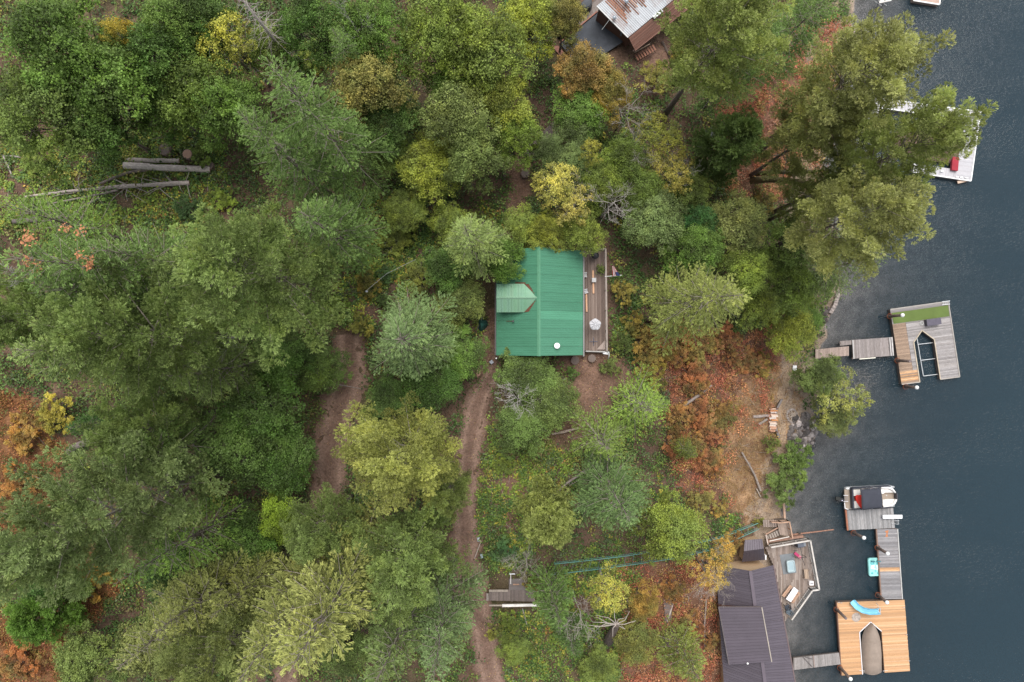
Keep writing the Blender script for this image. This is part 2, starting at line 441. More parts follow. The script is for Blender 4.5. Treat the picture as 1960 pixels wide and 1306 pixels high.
# the lake: murky water over a sloping bed, clear only in the shallows
wx = axis(18, 70, .8, 0); wy = axis(-46, 46, .8, 0)
WX, WY = np.meshgrid(wx, wy); depth = np.maximum(-T(WX, WY), 0)
clear = np.exp(-depth * .42)
ny, nx = WX.shape; me = bpy.data.meshes.new('lake_water'); idx = np.arange(nx * ny).reshape(ny, nx)
quads = np.stack([idx[:-1, :-1], idx[:-1, 1:], idx[1:, 1:], idx[1:, :-1]], -1).reshape(-1, 4)
me.vertices.add(nx * ny); me.vertices.foreach_set('co', np.stack([WX, WY, np.zeros_like(WX)], -1).astype(np.float32).ravel())
me.loops.add(len(quads) * 4); me.loops.foreach_set('vertex_index', quads.astype(np.int32).ravel())
me.polygons.add(len(quads)); me.polygons.foreach_set('loop_start', np.arange(0, len(quads) * 4, 4, dtype=np.int32)); me.update(calc_edges=True)
at = me.attributes.new('clear', 'FLOAT', 'POINT'); at.data.foreach_set('value', clear.astype(np.float32).ravel())
m, nt, out = _nodes('lake_water')
b = nt.nodes.new('ShaderNodeBsdfPrincipled'); b.inputs['Roughness'].default_value = .06; b.inputs['IOR'].default_value = 1.333
b.inputs['Specular IOR Level'].default_value = .95
g = nt.nodes.new('ShaderNodeNewGeometry'); co = g.outputs['Position']
f, _ = _noise(nt, co, .05, 3, .5, None, .35, .65, 0, 1)
nt.links.new(_mix(nt, f, (.013, .031, .044), (.015, .034, .047)), b.inputs['Base Color'])
mp = nt.nodes.new('ShaderNodeMapping'); mp.inputs['Rotation'].default_value = (0, 0, R(-28)); mp.inputs['Scale'].default_value = (1.0, 2.2, 1); nt.links.new(co, mp.inputs[0])
n1 = nt.nodes.new('ShaderNodeTexNoise'); n1.inputs['Scale'].default_value = 2.4; n1.inputs['Detail'].default_value = 3; n1.inputs['Roughness'].default_value = .62; n1.inputs['Distortion'].default_value = .4
nt.links.new(mp.outputs[0], n1.inputs['Vector'])
bp = nt.nodes.new('ShaderNodeBump'); bp.inputs['Strength'].default_value = 1.0; bp.inputs['Distance'].default_value = .05
gust, _ = _noise(nt, co, .07, 3, .55, (1, 2, 1), .32, .68, .45, 1.35)
nt.links.new(gust, bp.inputs['Strength']); nt.links.new(n1.outputs['Fac'], bp.inputs['Height']); nt.links.new(bp.outputs[0], b.inputs['Normal'])
tr = nt.nodes.new('ShaderNodeBsdfTransparent'); tr.inputs[0].default_value = (.80, .84, .86, 1)
a = nt.nodes.new('ShaderNodeAttribute'); a.attribute_name = 'clear'
sc_ = nt.nodes.new('ShaderNodeMath'); sc_.operation = 'MULTIPLY'; sc_.inputs[1].default_value = .85; nt.links.new(a.outputs['Fac'], sc_.inputs[0])
mx = nt.nodes.new('ShaderNodeMixShader'); nt.links.new(sc_.outputs[0], mx.inputs[0]); nt.links.new(b.outputs[0], mx.inputs[1]); nt.links.new(tr.outputs[0], mx.inputs[2])
nt.links.new(mx.outputs[0], out.inputs[0])
me.materials.append(m)
lake = bpy.data.objects.new('lake_water', me); COL.objects.link(lake)
tag(lake, 'dark slate blue rippled lake water', 'lake', kind='structure')
# ------------------------------------------------------------------ foliage generators
def unit(a):
    return a / np.maximum(np.linalg.norm(a, axis=-1, keepdims=True), 1e-9)
def rsph(r, n):
    return unit(r.normal(size=(n, 3)))

def blades(r, pos, dirs, v, k, length, width, spread, up=.25, outw=None):
    """k thin needle brushes (triangles, wide end out) at each position"""
    n = len(pos); p = np.repeat(pos, k, 0); d = np.repeat(dirs, k, 0)
    d = unit(d + rsph(r, n * k) * spread + np.array((0, 0, up)))
    sd = unit(np.cross(d, rsph(r, n * k)))
    L = length * r.uniform(.65, 1.25, (n * k, 1)); W = width * r.uniform(.7, 1.3, (n * k, 1))
    tip = p + d * L
    V = np.stack([p - sd * W * .25, tip - sd * W * .5 * r.uniform(.2, 1, (n * k, 1)), tip + sd * W * .5 - d * L * r.uniform(0, .25, (n * k, 1))], 1).reshape(-1, 3)
    vv = np.clip(np.repeat(v, k) + r.normal(0, .16, n * k), 0, 1)
    return V, vv

def leaves(r, pos, nrm, v, size, tilt=.6):
    """one folded kite leaf per position"""
    n = len(pos); nn = unit(nrm + rsph(r, n) * tilt); d = unit(np.cross(nn, rsph(r, n))); sd = np.cross(nn, d)
    L = size * r.uniform(.45, 1.5, (n, 1)); W = L * r.uniform(.45, .85, (n, 1))
    V = np.stack([pos - d * L * .5, pos + sd * W * .5 + nn * L * .10, pos + d * L * .5, pos - sd * W * .5 + nn * L * .10], 1).reshape(-1, 3)
    return V, np.clip(v + r.normal(0, .16, n), 0, 1)

def limb(mb, a, b, r0, r1, n=4, bend=0.0, seg=3):
    a = Vector(a); b = Vector(b); pts = []
    for i in range(seg + 1):
        t = i / seg; pts.append(a.lerp(b, t) + Vector((0, 0, bend * math.sin(math.pi * t))))
    mb.tube(pts, [r0 + (r1 - r0) * i / seg for i in range(seg + 1)], n)

def conifer(seed, h, rad, style, u0=None):
    """returns trunk MB and needle triangles; style: fir (flat feathery fans), pine (round brushes), larch (thin and drooping)"""
    r = np.random.default_rng(seed); mb = MB(); wood = MB()
    nseg = 7; lean = r.normal(0, .012, 2) * h
    def ax(u): return np.array((lean[0] * u * u, lean[1] * u * u, h * u))
    mb.tube([ax(i / nseg) - np.array((0, 0, .6 if i == 0 else 0)) for i in range(nseg + 1)], [max(.02, (.0125 * h + .05) * (1 - i / nseg) ** 1.25) for i in range(nseg + 1)], 8)
    pos = []; dr = []; vv = []
    nb = {'fir': 96, 'pine': 74, 'larch': 95}[style]
    u0 = u0 or {'fir': .20, 'pine': .34, 'larch': .26}[style]
    az = r.uniform(0, 6.28); asym = r.uniform(0, 6.28)
    for i in range(nb):
        q = (i + .5) / nb; u = u0 + (1 - u0) * q ** (.85 if style != 'pine' else .95)
        az += 2.4 + r.normal(0, .25)
        q = (u - u0) / (1 - u0)
        if style == 'fir': prof = (1 - q) ** .72 * (.60 + .40 * min(1, q * 5)) + .04
        elif style == 'pine': prof = (max(0, 1 - (q * .96) ** 2.2)) ** .62 * (.55 + .45 * min(1, q * 2.6)) + .10
        else: prof = (1 - q) ** .8 * (.55 + .45 * min(1, q * 4)) + .04
        L = rad * prof * r.uniform(.62, 1.15) * (1 + .15 * math.cos(az - asym))
        if r.uniform() < .06: L *= 1.18
        el = {'fir': -.30 + 1.15 * q ** 1.2, 'pine': -.05 + 1.15 * q ** 1.6, 'larch': -.12 + .75 * q}[style] + r.normal(0, .10)
        b0 = ax(u); dh = np.array((math.cos(az), math.sin(az), 0.0)); side = np.array((-dh[1], dh[0], 0.0))
        curve = {'fir': .16, 'pine': .24, 'larch': .02}[style] * L
        def bp(s): return b0 + dh * (L * s * math.cos(el)) + np.array((0, 0, L * s * math.sin(el) + curve * s * s))
        limb(wood, bp(0), bp(.97), max(.018, .012 * L + .01), .008, 3, 0, 3)
        tone = r.uniform(.25, .75)
        if style == 'pine':
            # brushes gathered into round heads towards the end of the branch
            nh = max(3, int(L * 2.6))
            for j in range(nh):
                s = .38 + .62 * (j + r.uniform(0, 1)) / nh
                lat = r.normal(0, .15) * L * (1.15 - s) ** .5
                c = bp(s) + side * lat + np.array((0, 0, r.uniform(0, .25) - abs(lat) * .12))
                hr = r.uniform(.30, .50) * (1 + .05 * L)
                nn = int(15 * (hr / .36) ** 2)
                o = rsph(r, nn); o[:, 2] = np.abs(o[:, 2]) * .85 - .12
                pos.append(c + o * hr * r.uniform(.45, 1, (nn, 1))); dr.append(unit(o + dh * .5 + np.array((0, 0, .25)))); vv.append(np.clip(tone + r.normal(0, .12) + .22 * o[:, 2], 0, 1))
        else:
            step = .17 if style == 'fir' else .24
            ns = max(3, int(L / step)); sgn = 1
            for j in range(ns):
                s = .14 + .86 * (j + r.uniform(0, .8)) / ns
                if s < .3 and r.uniform() < .5: continue
                wl = (.50 * L * (1 - s) ** .75 * min(1, s * 2.2) + .16) * r.uniform(.7, 1.15)
                wl = min(wl, 1.6); sgn = -sgn
                td = unit(side * sgn * 1.0 + dh * .75 + np.array((0, 0, -.05 if style == 'fir' else -.35)) + r.normal(0, .12, 3))
                nt_ = max(1, int(wl / .17)); t = (np.arange(nt_) + r.uniform(0, 1, nt_)) / nt_
                pp = bp(s) + td * (t * wl)[:, None] + np.array((0, 0, -.1))[None] * (t ** 2)[:, None]
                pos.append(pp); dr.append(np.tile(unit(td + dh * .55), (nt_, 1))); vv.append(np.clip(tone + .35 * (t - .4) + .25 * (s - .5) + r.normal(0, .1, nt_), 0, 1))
    pos = np.concatenate(pos); dr = np.concatenate(dr); vv = np.concatenate(vv)
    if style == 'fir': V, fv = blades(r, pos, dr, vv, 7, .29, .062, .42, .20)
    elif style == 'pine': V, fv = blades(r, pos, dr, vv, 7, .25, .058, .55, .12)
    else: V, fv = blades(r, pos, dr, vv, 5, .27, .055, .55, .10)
    return mb, wood, V, fv

def broadleaf(seed, h, rad, nlobes=11, n=15000, size=.20, flat=.75, base=.30, sparse=False):
    r = np.random.default_rng(seed); mb = MB(); wood = MB()
    tb = h * base; top = np.array((r.normal(0, .04) * h, r.normal(0, .04) * h, h * .80))
    rt = .011 * h + .05
    mb.tube([(0, 0, -.5), (0, 0, tb * .6), tuple(top * np.array((.3, .3, 0)) + np.array((0, 0, tb * 1.4))), tuple(top)], [rt * 1.3, rt, rt * .7, .03], 7)
    cz = h * .62; P_ = []; N_ = []; v_ = []; lob = []
    for i in range(nlobes):
        a = 2.4 * i + r.normal(0, .3); q = math.sqrt((i + .3) / nlobes)
        lr = rad * r.uniform(.19, .37) * (1.1 - .25 * q)
        d = (rad - lr * .6) * q * r.uniform(.80, 1.18)
        zc = h - lr * .7 - (h * (1 - base) * .52) * q ** 2.0 * r.uniform(.6, 1.2)
        lob.append((np.array((d * math.cos(a), d * math.sin(a), zc)), lr))
    tot = sum(l[1] ** 2 for l in lob)
    for c, lr in lob:
        limb(wood, (top[0] * .3, top[1] * .3, tb + (c[2] - tb) * .25), c, .035 + .006 * h, .015, 4, lr * .2, 3)
        ncl = max(5, int(26 * (lr / 1.2) ** 1.3)); tone = r.uniform(.15, .85)
        m = int(n * lr * lr / tot / ncl) + 1
        for k in range(ncl):
            o = rsph(r, 1)[0]; o[2] = abs(o[2]) * 1.0 - .25
            o = o / np.linalg.norm(o)
            cc = c + o * lr * r.uniform(.62, 1.08) * np.array((1, 1, flat))
            if r.uniform() < .35: limb(wood, c, cc, .018, .007, 3, 0, 1)
            cr = lr * r.uniform(.20, .36)
            pp = cc + r.normal(size=(m, 3)) * cr * np.array((.62, .62, .34)); P_.append(pp)
            N_.append(np.tile(unit(o * .6 + np.array((0, 0, .8))), (m, 1))); v_.append(np.full(m, np.clip(tone + r.normal(0, .17), 0, 1)))
    V, fv = leaves(r, np.concatenate(P_), np.concatenate(N_), np.concatenate(v_), size, .75)
    return mb, wood, V, fv

def bare(seed, h, rad, levels=3, nb=7, up=.5, thick=1.0, curl=.35):
    """leafless branching crown"""
    r = np.random.default_rng(seed); mb = MB(); wood = MB()
    rt = (.010 * h + .04) * thick
    mb.tube([(0, 0, -.4), (r.normal(0, .1), r.normal(0, .1), h * .35), (r.normal(0, .25), r.normal(0, .25), h * .7), (r.normal(0, .3), r.normal(0, .3), h)], [rt, rt * .85, rt * .55, .02], 7)
    def grow(p, d, L, rr, lev):
        n = 4; pts = [p.copy()]; q = p.copy(); dd = d.copy()
        for i in range(n):
            dd = unit(dd + r.normal(0, curl, 3) * .5 + np.array((0, 0, .08))); q = q + dd * L / n; pts.append(q.copy())
            if lev > 0:
                for _ in range(2 if i < n - 1 else 3):
                    if r.uniform() < .8:
                        nd = unit(dd + rsph(r, 1)[0] * .95); grow(q, nd, L * r.uniform(.35, .6), rr * .52, lev - 1)
        wood.tube(pts, [max(.009, rr * (1 - .75 * i / n)) for i in range(n + 1)], 4 if rr > .03 else 3)
    for i in range(nb):
        u = .45 + .55 * (i + .5) / nb; a = 2.4 * i + r.normal(0, .3)
        d = unit(np.array((math.cos(a), math.sin(a), up + r.normal(0, .15))))
        grow(np.array((0, 0, h * u)), d, rad * (1.15 - .5 * (u - .45)) * r.uniform(.7, 1.1), .045 * thick * (1.2 - u * .6), levels - 1)
    return mb, wood

def snag_fir(seed, h, rad):
    """dead conifer: grey trunk with many thin drooping bare branches"""
    r = np.random.default_rng(seed); mb = MB(); wood = MB()
    mb.tube([(0, 0, -.4), (0, 0, h * .5), (0, 0, h)], [.02 * h * .7, .012 * h * .7, .02], 7); az = 0
    for i in range(110):
        u = .2 + .8 * (i / 110) ** .9; az += 2.4 + r.normal(0, .2); L = rad * ((1 - u) ** .7 + .08) * r.uniform(.6, 1.1)
        d = np.array((math.cos(az), math.sin(az), 0)); pts = [np.array((0, 0, h * u)) + d * L * s + np.array((0, 0, .25 * L * s - .75 * L * s * s)) for s in (0, .35, .7, 1)]
        wood.tube(pts, [.022, .017, .012, .007], 3)
        for k in range(5):
            s = r.uniform(.3, .95); b0 = np.array((0, 0, h * u)) + d * L * s + np.array((0, 0, .25 * L * s - .75 * L * s * s))
            wood.tube([b0, b0 + unit(d + rsph(r, 1)[0] * .8 + np.array((0, 0, -.5))) * L * r.uniform(.15, .35)], [.009, .005], 3)
    return mb, wood

# ------------------------------------------------------------------ prototypes
PROTO = {}
def mesh_of(mb, name, mat):
    me = bpy.data.meshes.new(name); me.from_pydata(mb.v, [], mb.f); me.update(); me.materials.append(mat)
    me.polygons.foreach_set('use_smooth', [True] * len(me.polygons)); return me
def proto(key, h, rad, data, bark=M_BARK, leaf=None, k=3):
    mb, wood = data[0], data[1]
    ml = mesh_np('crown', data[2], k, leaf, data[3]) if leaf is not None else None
    PROTO[key] = (h, rad, mesh_of(mb, 'trunk', bark), mesh_of(wood, 'limbs', bark if leaf is not M_NEEDLE else M_TWIG), ml)
M_TWIG = plain('twig_bark', (.30, .26, .22), .9, var=.3, scale=4)
M_GREY = plain('weathered_wood', (.42, .39, .365), .85, var=.3, scale=5)
for i in range(3): proto('fir%d' % i, 26, 4.8, conifer(100 + i, 26, 4.8, 'fir'), leaf=M_NEEDLE)
for i in range(3): proto('pine%d' % i, 24, 5.0, conifer(200 + i, 24, 5.0, 'pine'), leaf=M_NEEDLE)
for i in range(3): proto('tallpine%d' % i, 26, 5.0, conifer(230 + i, 26, 5.0, 'pine', .52), leaf=M_NEEDLE)
for i in range(2): proto('larch%d' % i, 20, 3.8, conifer(300 + i, 20, 3.8, 'larch'), leaf=M_NEEDLE)
for i in range(2): proto('youngfir%d' % i, 11, 2.9, conifer(400 + i, 11, 2.9, 'fir'), leaf=M_NEEDLE)
proto('youngpine0', 8, 2.6, conifer(450, 8, 2.6, 'pine', .12), leaf=M_NEEDLE)
for i in range(4): proto('leaf%d' % i, 11, 4.2, broadleaf(500 + i, 11, 4.2, 21 + 2 * i, 21000, .16), leaf=M_LEAF, k=4)
for i in range(2): proto('thin%d' % i, 9, 3.2, broadleaf(600 + i, 9, 3.2, 13, 5200, .14, base=.35), bark=M_PALEBARK, leaf=M_LEAF, k=4)
for i in range(3): proto('bush%d' % i, 3.0, 1.9, broadleaf(700 + i, 3.0, 1.9, 15, 8000, .115, base=.12), leaf=M_LEAF, k=4)
for i in range(2): proto('bare%d' % i, 9, 2.8, bare(800 + i, 9, 2.8), bark=M_GREY)
proto('bare2', 10, 3.0, bare(812, 10, 3.0, 3, 10, .75, .8, .3), bark=M_GREY)
proto('snag0', 18, 3.0, snag_fir(820, 18, 3.0), bark=M_GREY)

def tint_leaf(c, kind):
    lum = .3 * c[0] + .6 * c[1] + .1 * c[2]; f = 1.48 if ('fir' in kind or 'pine' in kind or 'larch' in kind) else 1.2 if 'bush' in kind else 1.5
    if c[0] > 1.35 * c[1]: f *= .84
    return tuple((x * .95 + lum * .05) * f * w for x, w in zip(c, (1.05, 1.09, .76))) + (1,)
def tree(kind, ax_, ay_, h, rad, color, name, label, cat='tree', rz=None, group=None, wood=None):
    """a tree whose tip stands at photo pixel (ax_, ay_), h metres tall, rad crown radius"""
    z = 20.0
    for _ in range(20):
        p = P(ax_, ay_, z); z = .4 * z + .6 * (float(T(p.x, p.y)) + h)
    p = P(ax_, ay_, z)
    h0, r0, mt, mw, ml = PROTO[kind]
    e = thing(name, (p.x, p.y, float(T(p.x, p.y))), label, cat, group)
    s = (rad / r0, rad / r0, h / h0); rot = (ax_ * .377 + ay_ * .731 + h * 1.9) % 6.283 if rz is None else rz
    for nm, me in (('trunk', mt), ('limbs', mw), ('crown', ml)):
        if me is None: continue
        o = bpy.data.objects.new(nm, me); COL.objects.link(o); o.parent = e; o.scale = s; o.rotation_euler = (0, 0, rot)
        o.color = tint_leaf(color, kind) if nm == 'crown' else (*(wood or (1, 1, 1)), 1)
    return e
# ------------------------------------------------------------------ the trees
FIRD, FIR, FIRB, PINE = (.068, .105, .042), (.095, .145, .056), (.11, .155, .085), (.135, .175, .075)
OLIVE, YEL, LAR = (.165, .175, .075), (.215, .22, .085), (.12, .19, .05)
DG, GR, YG, YE = (.055, .105, .026), (.085, .145, .032), (.17, .20, .045), (.30, .27, .07)
ORA, RED, GB, OB = (.29, .17, .07), (.33, .12, .07), (.115, .15, .075), (.17, .145, .055)
TREES = [
 # tall conifers, from the top left round to the bottom
 ('fir0', 512, 128, 27, 4.4, FIR, 'tall green fir with a pale tip, just below the dead grey conifer at the top'),
 ('fir1', 455, 232, 24, 3.9, FIR, 'feathery green fir just below the pale tipped tall fir at upper left'),
 ('pine0', 408, 495, 25, 5.0, PINE, 'big round pine with scalloped grey green brushes left of the cabin'),
 ('fir2', 560, 405, 20, 4.2, FIR, 'green fir at the upper right flank of the big scalloped pine'),
 ('fir1', 25, 470, 26, 5.0, FIR, 'ragged fir at the left edge with rusty brown tips and bare twigs'),
 ('larch0', 165, 470, 22, 4.0, FIR, 'thin fir with white bare twigs right of the ragged fir at the left edge'),
 ('fir2', 62, 562, 23, 4.3, FIR, 'dense green fir below the rusty tipped fir near the left edge'),
 ('pine1', -15, 600, 23, 4.0, PINE, 'green pine cut by the left edge between two firs'),
 ('larch1', -10, 395, 17, 3.4, LAR, 'soft light green conifer at the left edge beside the long fallen trunk'),
 ('fir0', 20, 675, 26, 4.6, PINE, 'large feathery fir cut by the left edge above the orange brush'),
 ('pine2', 165, 645, 25, 4.3, PINE, 'dark green pine in the middle of the stand at far left'),
 ('fir2', 335, 712, 18, 3.7, PINE, 'right hand fir of the stand at far left, with branches reaching towards the wide track'),
 ('pine2', 60, 1040, 27, 5.2, (.13, .165, .085), 'large silvery green pine at lower left with its trunk showing to the upper right'),
 ('fir0', 190, 900, 20, 3.6, FIR, 'green fir behind the large silvery pine at lower left'),
 ('pine1', 210, 835, 17, 3.2, PINE, 'smaller pine beside a dark fallen log at lower left'),
 ('larch0', 225, 1115, 22, 3.6, LAR, 'slender soft needled larch leaning out below the large silvery pine'),
 ('youngpine0', 48, 1195, 7, 2.7, (.075, .135, .03), 'small round bright green pine at the bottom left among orange brush'),
 ('fir1', 300, 1225, 20, 3.8, OLIVE, 'olive green tree near the bottom left, left of the spiky pale fir'),
 ('larch1', 215, 1290, 21, 4.0, OLIVE, 'yellowish olive conifer on the bottom edge at lower left'),
 ('fir2', 415, 1180, 17, 3.0, OLIVE, 'narrow olive fir between the dark hollow and the spiky pale fir'),
 ('fir0', 545, 1275, 28, 5.6, (.185, .19, .08), 'tall spiky fir with pale yellow crown on the bottom edge'),
 ('fir1', 440, 1310, 25, 4.6, OLIVE, 'grey green fir at the bottom edge left of the spiky pale fir'),
 ('fir2', 640, 1160, 20, 4.0, (.13, .15, .06), 'green fir between the spiky pale fir and the star shaped pine'),
 ('pine0', 748, 905, 20, 4.3, YEL, 'golden yellow pine standing between the two dirt tracks'),
 ('pine1', 752, 1118, 20, 4.1, (.135, .175, .075), 'star shaped green pine just south of the golden pine'),
 ('pine2', 850, 965, 14, 2.0, (.16, .19, .08), 'small green pine squeezed between the golden pine and the narrow track'),
 ('pine2', 585, 1035, 15, 3.0, PINE, 'dark green pine at the foot of the wide track'),
 ('fir1', 815, 1290, 24, 4.0, FIRB, 'dark blue green fir on the bottom edge beside the narrow track'),
 ('fir2', 735, 1320, 25, 4.4, (.10, .135, .06), 'green fir on the bottom edge right of the spiky pale fir'),
 ('fir2', 748, 658, 18, 4.9, (.105, .15, .08), 'silvery green fir covering the head of the wide dirt track'),
 ('fir0', 892, 440, 17, 3.7, (.155, .195, .085), 'pale green fir close to the upper left corner of the green roof'),
 ('fir1', 1405, 553, 25, 4.5, (.165, .18, .07), 'large yellowish fir with radiating bare twigs between cabin and lake'),
 ('tallpine2', 1405, 25, 22, 4.5, (.18, .205, .085), 'big yellow green pine right of the brown roofed house at the top'),
 ('youngpine0', 1425, 250, 13, 2.9, (.085, .12, .05), 'rounded dark green pine over a leaning trunk near the upper shore'),
 ('tallpine0', 1700, 100, 27, 4.8, (.235, .235, .125), 'huge golden green pine leaning over the lake at upper right'),
 ('tallpine1', 1783, 258, 29, 3.9, (.205, .225, .105), 'yellow green pine covering the grey dock with white edging'),
 ('tallpine2', 1705, 390, 26, 4.2, (.23, .23, .12), 'golden green pine on the shore just below the grey dock'),
 ('pine1', 1625, 205, 22, 3.4, (.22, .22, .115), 'lower golden green pine under the huge lakeside pine at upper right'),
 ('pine2', 1625, 350, 18, 2.9, (.175, .185, .08), 'olive pine between the mossy trunks and the white edged dock'),
 ('larch0', 1695, 490, 19, 3.8, (.13, .165, .085), 'scraggly dark green conifer with bare tips reaching over the water above the green carpet dock'),
 ('fir2', 1580, -15, 19, 4.2, FIR, 'dark green fir on the top edge left of the huge lakeside pine'),
 ('fir0', 1490, 30, 20, 3.8, FIR, 'green fir at the top between the yellow green pine and the shore'),
 ('fir1', 1195, 980, 18, 4.3, (.085, .13, .062), 'broad dark green fir above the green rail track'),
 ('youngpine0', 1052, 1012, 11, 2.7, (.20, .22, .095), 'small pale yellow green pine above the left end of the green rail track'),
 ('larch1', 1240, 780, 13, 3.7, (.15, .215, .05), 'bright feathery larch south east of the cabin beside red brush'),
 ('larch0', 1165, 855, 12, 3.6, (.115, .16, .045), 'green larch with yellow tips below the bright feathery larch'),
 ('leaf3', 1300, 1030, 10, 3.5, (.15, .18, .04), 'loose yellow green tree across the middle of the green rail track'),
 ('youngfir0', 1065, 1190, 13, 2.8, (.085, .135, .05), 'green young fir below the green rail track, right of the plank platform'),
 ('youngfir1', 1100, 1250, 9, 2.0, (.07, .115, .045), 'small green fir below the young fir near the plank platform'),
 ('youngfir1', 1335, 1300, 11, 2.8, (.15, .17, .06), 'olive young fir on the bottom edge left of the purple grey roof'),
 ('youngfir0', 1330, 870, 7, 1.3, (.13, .15, .05), 'tiny fir poking out of the red brush on the lake slope'),
 ('youngfir0', 130, 820, 7, 1.7, (.05, .10, .035), 'small deep green fir beside yellow shrubs below the pine stand at left'),
 ('fir0', 640, 60, 15, 2.6, FIR, 'narrow dark fir among maples near the top edge, right of the dead grey conifer'),
 # broadleaf trees
 ('leaf0', 55, 45, 15, 4.6, GR, 'broad green maple filling the top left corner'),
 ('leaf1', 150, 120, 14, 4.3, GR, 'yellow flecked maple right of the one in the top left corner'),
 ('leaf2', 30, 190, 13, 4.2, (.10, .14, .035), 'green maple on the left edge with grey leaning stems'),
 ('leaf3', 140, 212, 11, 3.3, DG, 'dark green maple just above the fallen logs at upper left'),
 ('thin0', 196, 38, 13, 1.7, (.42, .30, .06), 'small golden leaved maple top near the top left corner', ),
 ('leaf2', 265, 75, 13, 3.4, DG, 'dark green maple right of the small golden maple top'),
 ('leaf0', 335, 140, 12, 3.8, (.11, .155, .035), 'maple with yellowing leaves above the fallen logs'),
 ('leaf1', 400, 185, 12, 3.3, GR, 'green maple right of the yellowing maple above the fallen logs'),
 ('leaf3', 283, 190, 9, 2.5, DG, 'low dark maple close above the two stacked logs'),
 ('leaf0', 360, 15, 12, 3.2, DG, 'dark green maple at the top edge beside a thin white stem'),
 ('thin1', 410, 50, 12, 3.0, (.26, .24, .05), 'thin yellow green tree left of the dead grey conifer'),
 ('leaf2', 580, 20, 12, 3.2, DG, 'dark green maple right of the dead grey conifer at the top edge'),
 ('leaf1', 690, 30, 13, 3.4, GR, 'green maple at the top edge left of the large yellow green maple'),
 ('leaf3', 690, 130, 12, 3.6, OB, 'olive brown maple between the pale tipped fir and the yellow green maple'),
 ('leaf0', 730, 215, 9, 3.2, DG, 'dark green maple below the olive brown maple'),
 ('leaf1', 840, 25, 14, 4.0, (.15, .19, .04), 'large yellow green maple at the top edge left of centre'),
 ('leaf2', 925, 70, 13, 4.2, (.15, .185, .04), 'yellow green maple at the top edge near the centre'),
 ('leaf3', 870, 130, 10, 3.2, GR, 'green maple below the large yellow green maple'),
 ('leaf1', 1015, 15, 9, 3.0, (.24, .26, .04), 'bright lime maple at the top edge left of the brown roofed house'),
 ('leaf0', 1085, 15, 9, 2.4, OB, 'olive tree at the top edge left of the grey walkway by the brown house'),
 ('leaf2', 870, 200, 12, 3.5, (.135, .16, .065), 'grey green willow north west of the cabin'),
 ('leaf3', 900, 285, 10, 2.9, (.12, .15, .06), 'smaller grey green willow below the other one, left of the brown trail'),
 ('leaf0', 960, 175, 11, 3.1, (.20, .215, .04), 'yellow green maple right of the grey green willow'),
 ('leaf1', 985, 245, 9, 2.6, (.13, .18, .035), 'green maple above the boardwalk north of the cabin'),
 ('leaf1', 815, 305, 8, 3.1, (.20, .22, .04), 'bright yellow green maple left of the grey green willows'),
 ('leaf0', 1122, 115, 9, 3.0, ORA, 'orange turning maple in front of the brown roofed house'),
 ('leaf2', 1165, 160, 8, 2.6, (.26, .17, .045), 'orange and green maple below the steps of the brown roofed house'),
 ('leaf3', 1120, 190, 7, 2.9, GR, 'green maple under the orange turning maple'),
 ('leaf2', 1105, 232, 6, 2.0, GB, 'round grey green shrub tree beside the boardwalk'),
 ('leaf0', 1052, 278, 6, 1.9, GB, 'grey green shrub tree right of the boardwalk end'),
 ('leaf3', 1095, 300, 7, 2.0, GB, 'grey green shrub tree under the little golden sapling'),
 ('thin0', 1134, 280, 9, 1.3, YE, 'little golden sapling north of the cabin deck'),
 ('thin1', 1062, 345, 9, 2.5, (.32, .28, .085), 'yellow birch like tree north of the green roof'),
 ('thin0', 1095, 385, 8, 2.4, (.30, .25, .085), 'pale yellow tree with bare twigs near the top right corner of the green roof'),
 ('leaf0', 1200, 300, 7, 2.9, (.11, .15, .03), 'green tree among bare twigs north east of the cabin'),
 ('leaf1', 1150, 345, 7, 2.5, (.12, .15, .03), 'green tree left of the white bare snag north of the deck'),
 ('thin1', 1265, 250, 8, 2.8, (.24, .22, .05), 'thin yellow green tree with tan leaves below the bushy path'),
 ('thin0', 1295, 325, 8, 2.7, (.26, .21, .06), 'thin tan leaved tree with grey twigs between cabin and upper shore'),
 ('leaf2', 1240, 365, 7, 2.8, (.10, .14, .035), 'green tree right of the white bare snag'),
 ('leaf3', 1262, 415, 8, 3.1, GB, 'rounded grey green tree north east of the deck'),
 ('leaf1', 1350, 420, 7, 2.2, (.035, .10, .04), 'small deep teal green tree between two grey green ones'),
 ('leaf2', 1425, 425, 8, 3.2, OLIVE, 'olive tree inland of the shore pines'),
 ('leaf0', 1330, 360, 7, 2.4, (.12, .15, .04), 'green shrub tree above the deep teal tree'),
 ('leaf1', 1120, 440, 7, 2.2, YG, 'yellow green tree hanging over the top end of the deck'),
 ('leaf0', 1045, 440, 7, 2.2, (.20, .21, .04), 'yellow green tree overhanging the top edge of the green roof'),
 ('leaf3', 1000, 425, 6, 2.0, YG, 'yellow green bush tree by the trail above the green roof'),
 ('leaf2', 960, 490, 8, 2.3, GR, 'green maple overlapping the upper left corner of the green roof'),
 ('leaf0', 850, 510, 6, 2.6, DG, 'dark green maple under the pale fir left of the cabin'),
 ('leaf1', 862, 425, 6, 2.2, (.15, .18, .035), 'yellow green tree above the pale fir left of the trail'),
 ('leaf1', 880, 575, 5, 2.5, (.13, .15, .05), 'olive green tree left of the dormer of the green roof'),
 ('leaf3', 880, 680, 4.5, 2.6, GR, 'green bushy tree left of the lower green roof, above the narrow track'),
 ('leaf2', 820, 735, 5, 3.0, DG, 'dark green tree between the silvery fir and the narrow track'),
 ('leaf0', 740, 760, 4, 2.4, DG, 'low dark green tree below the silvery fir beside the wide track'),
 ('leaf1', 478, 800, 10, 3.8, DG, 'dark green maple left of the wide dirt track'),
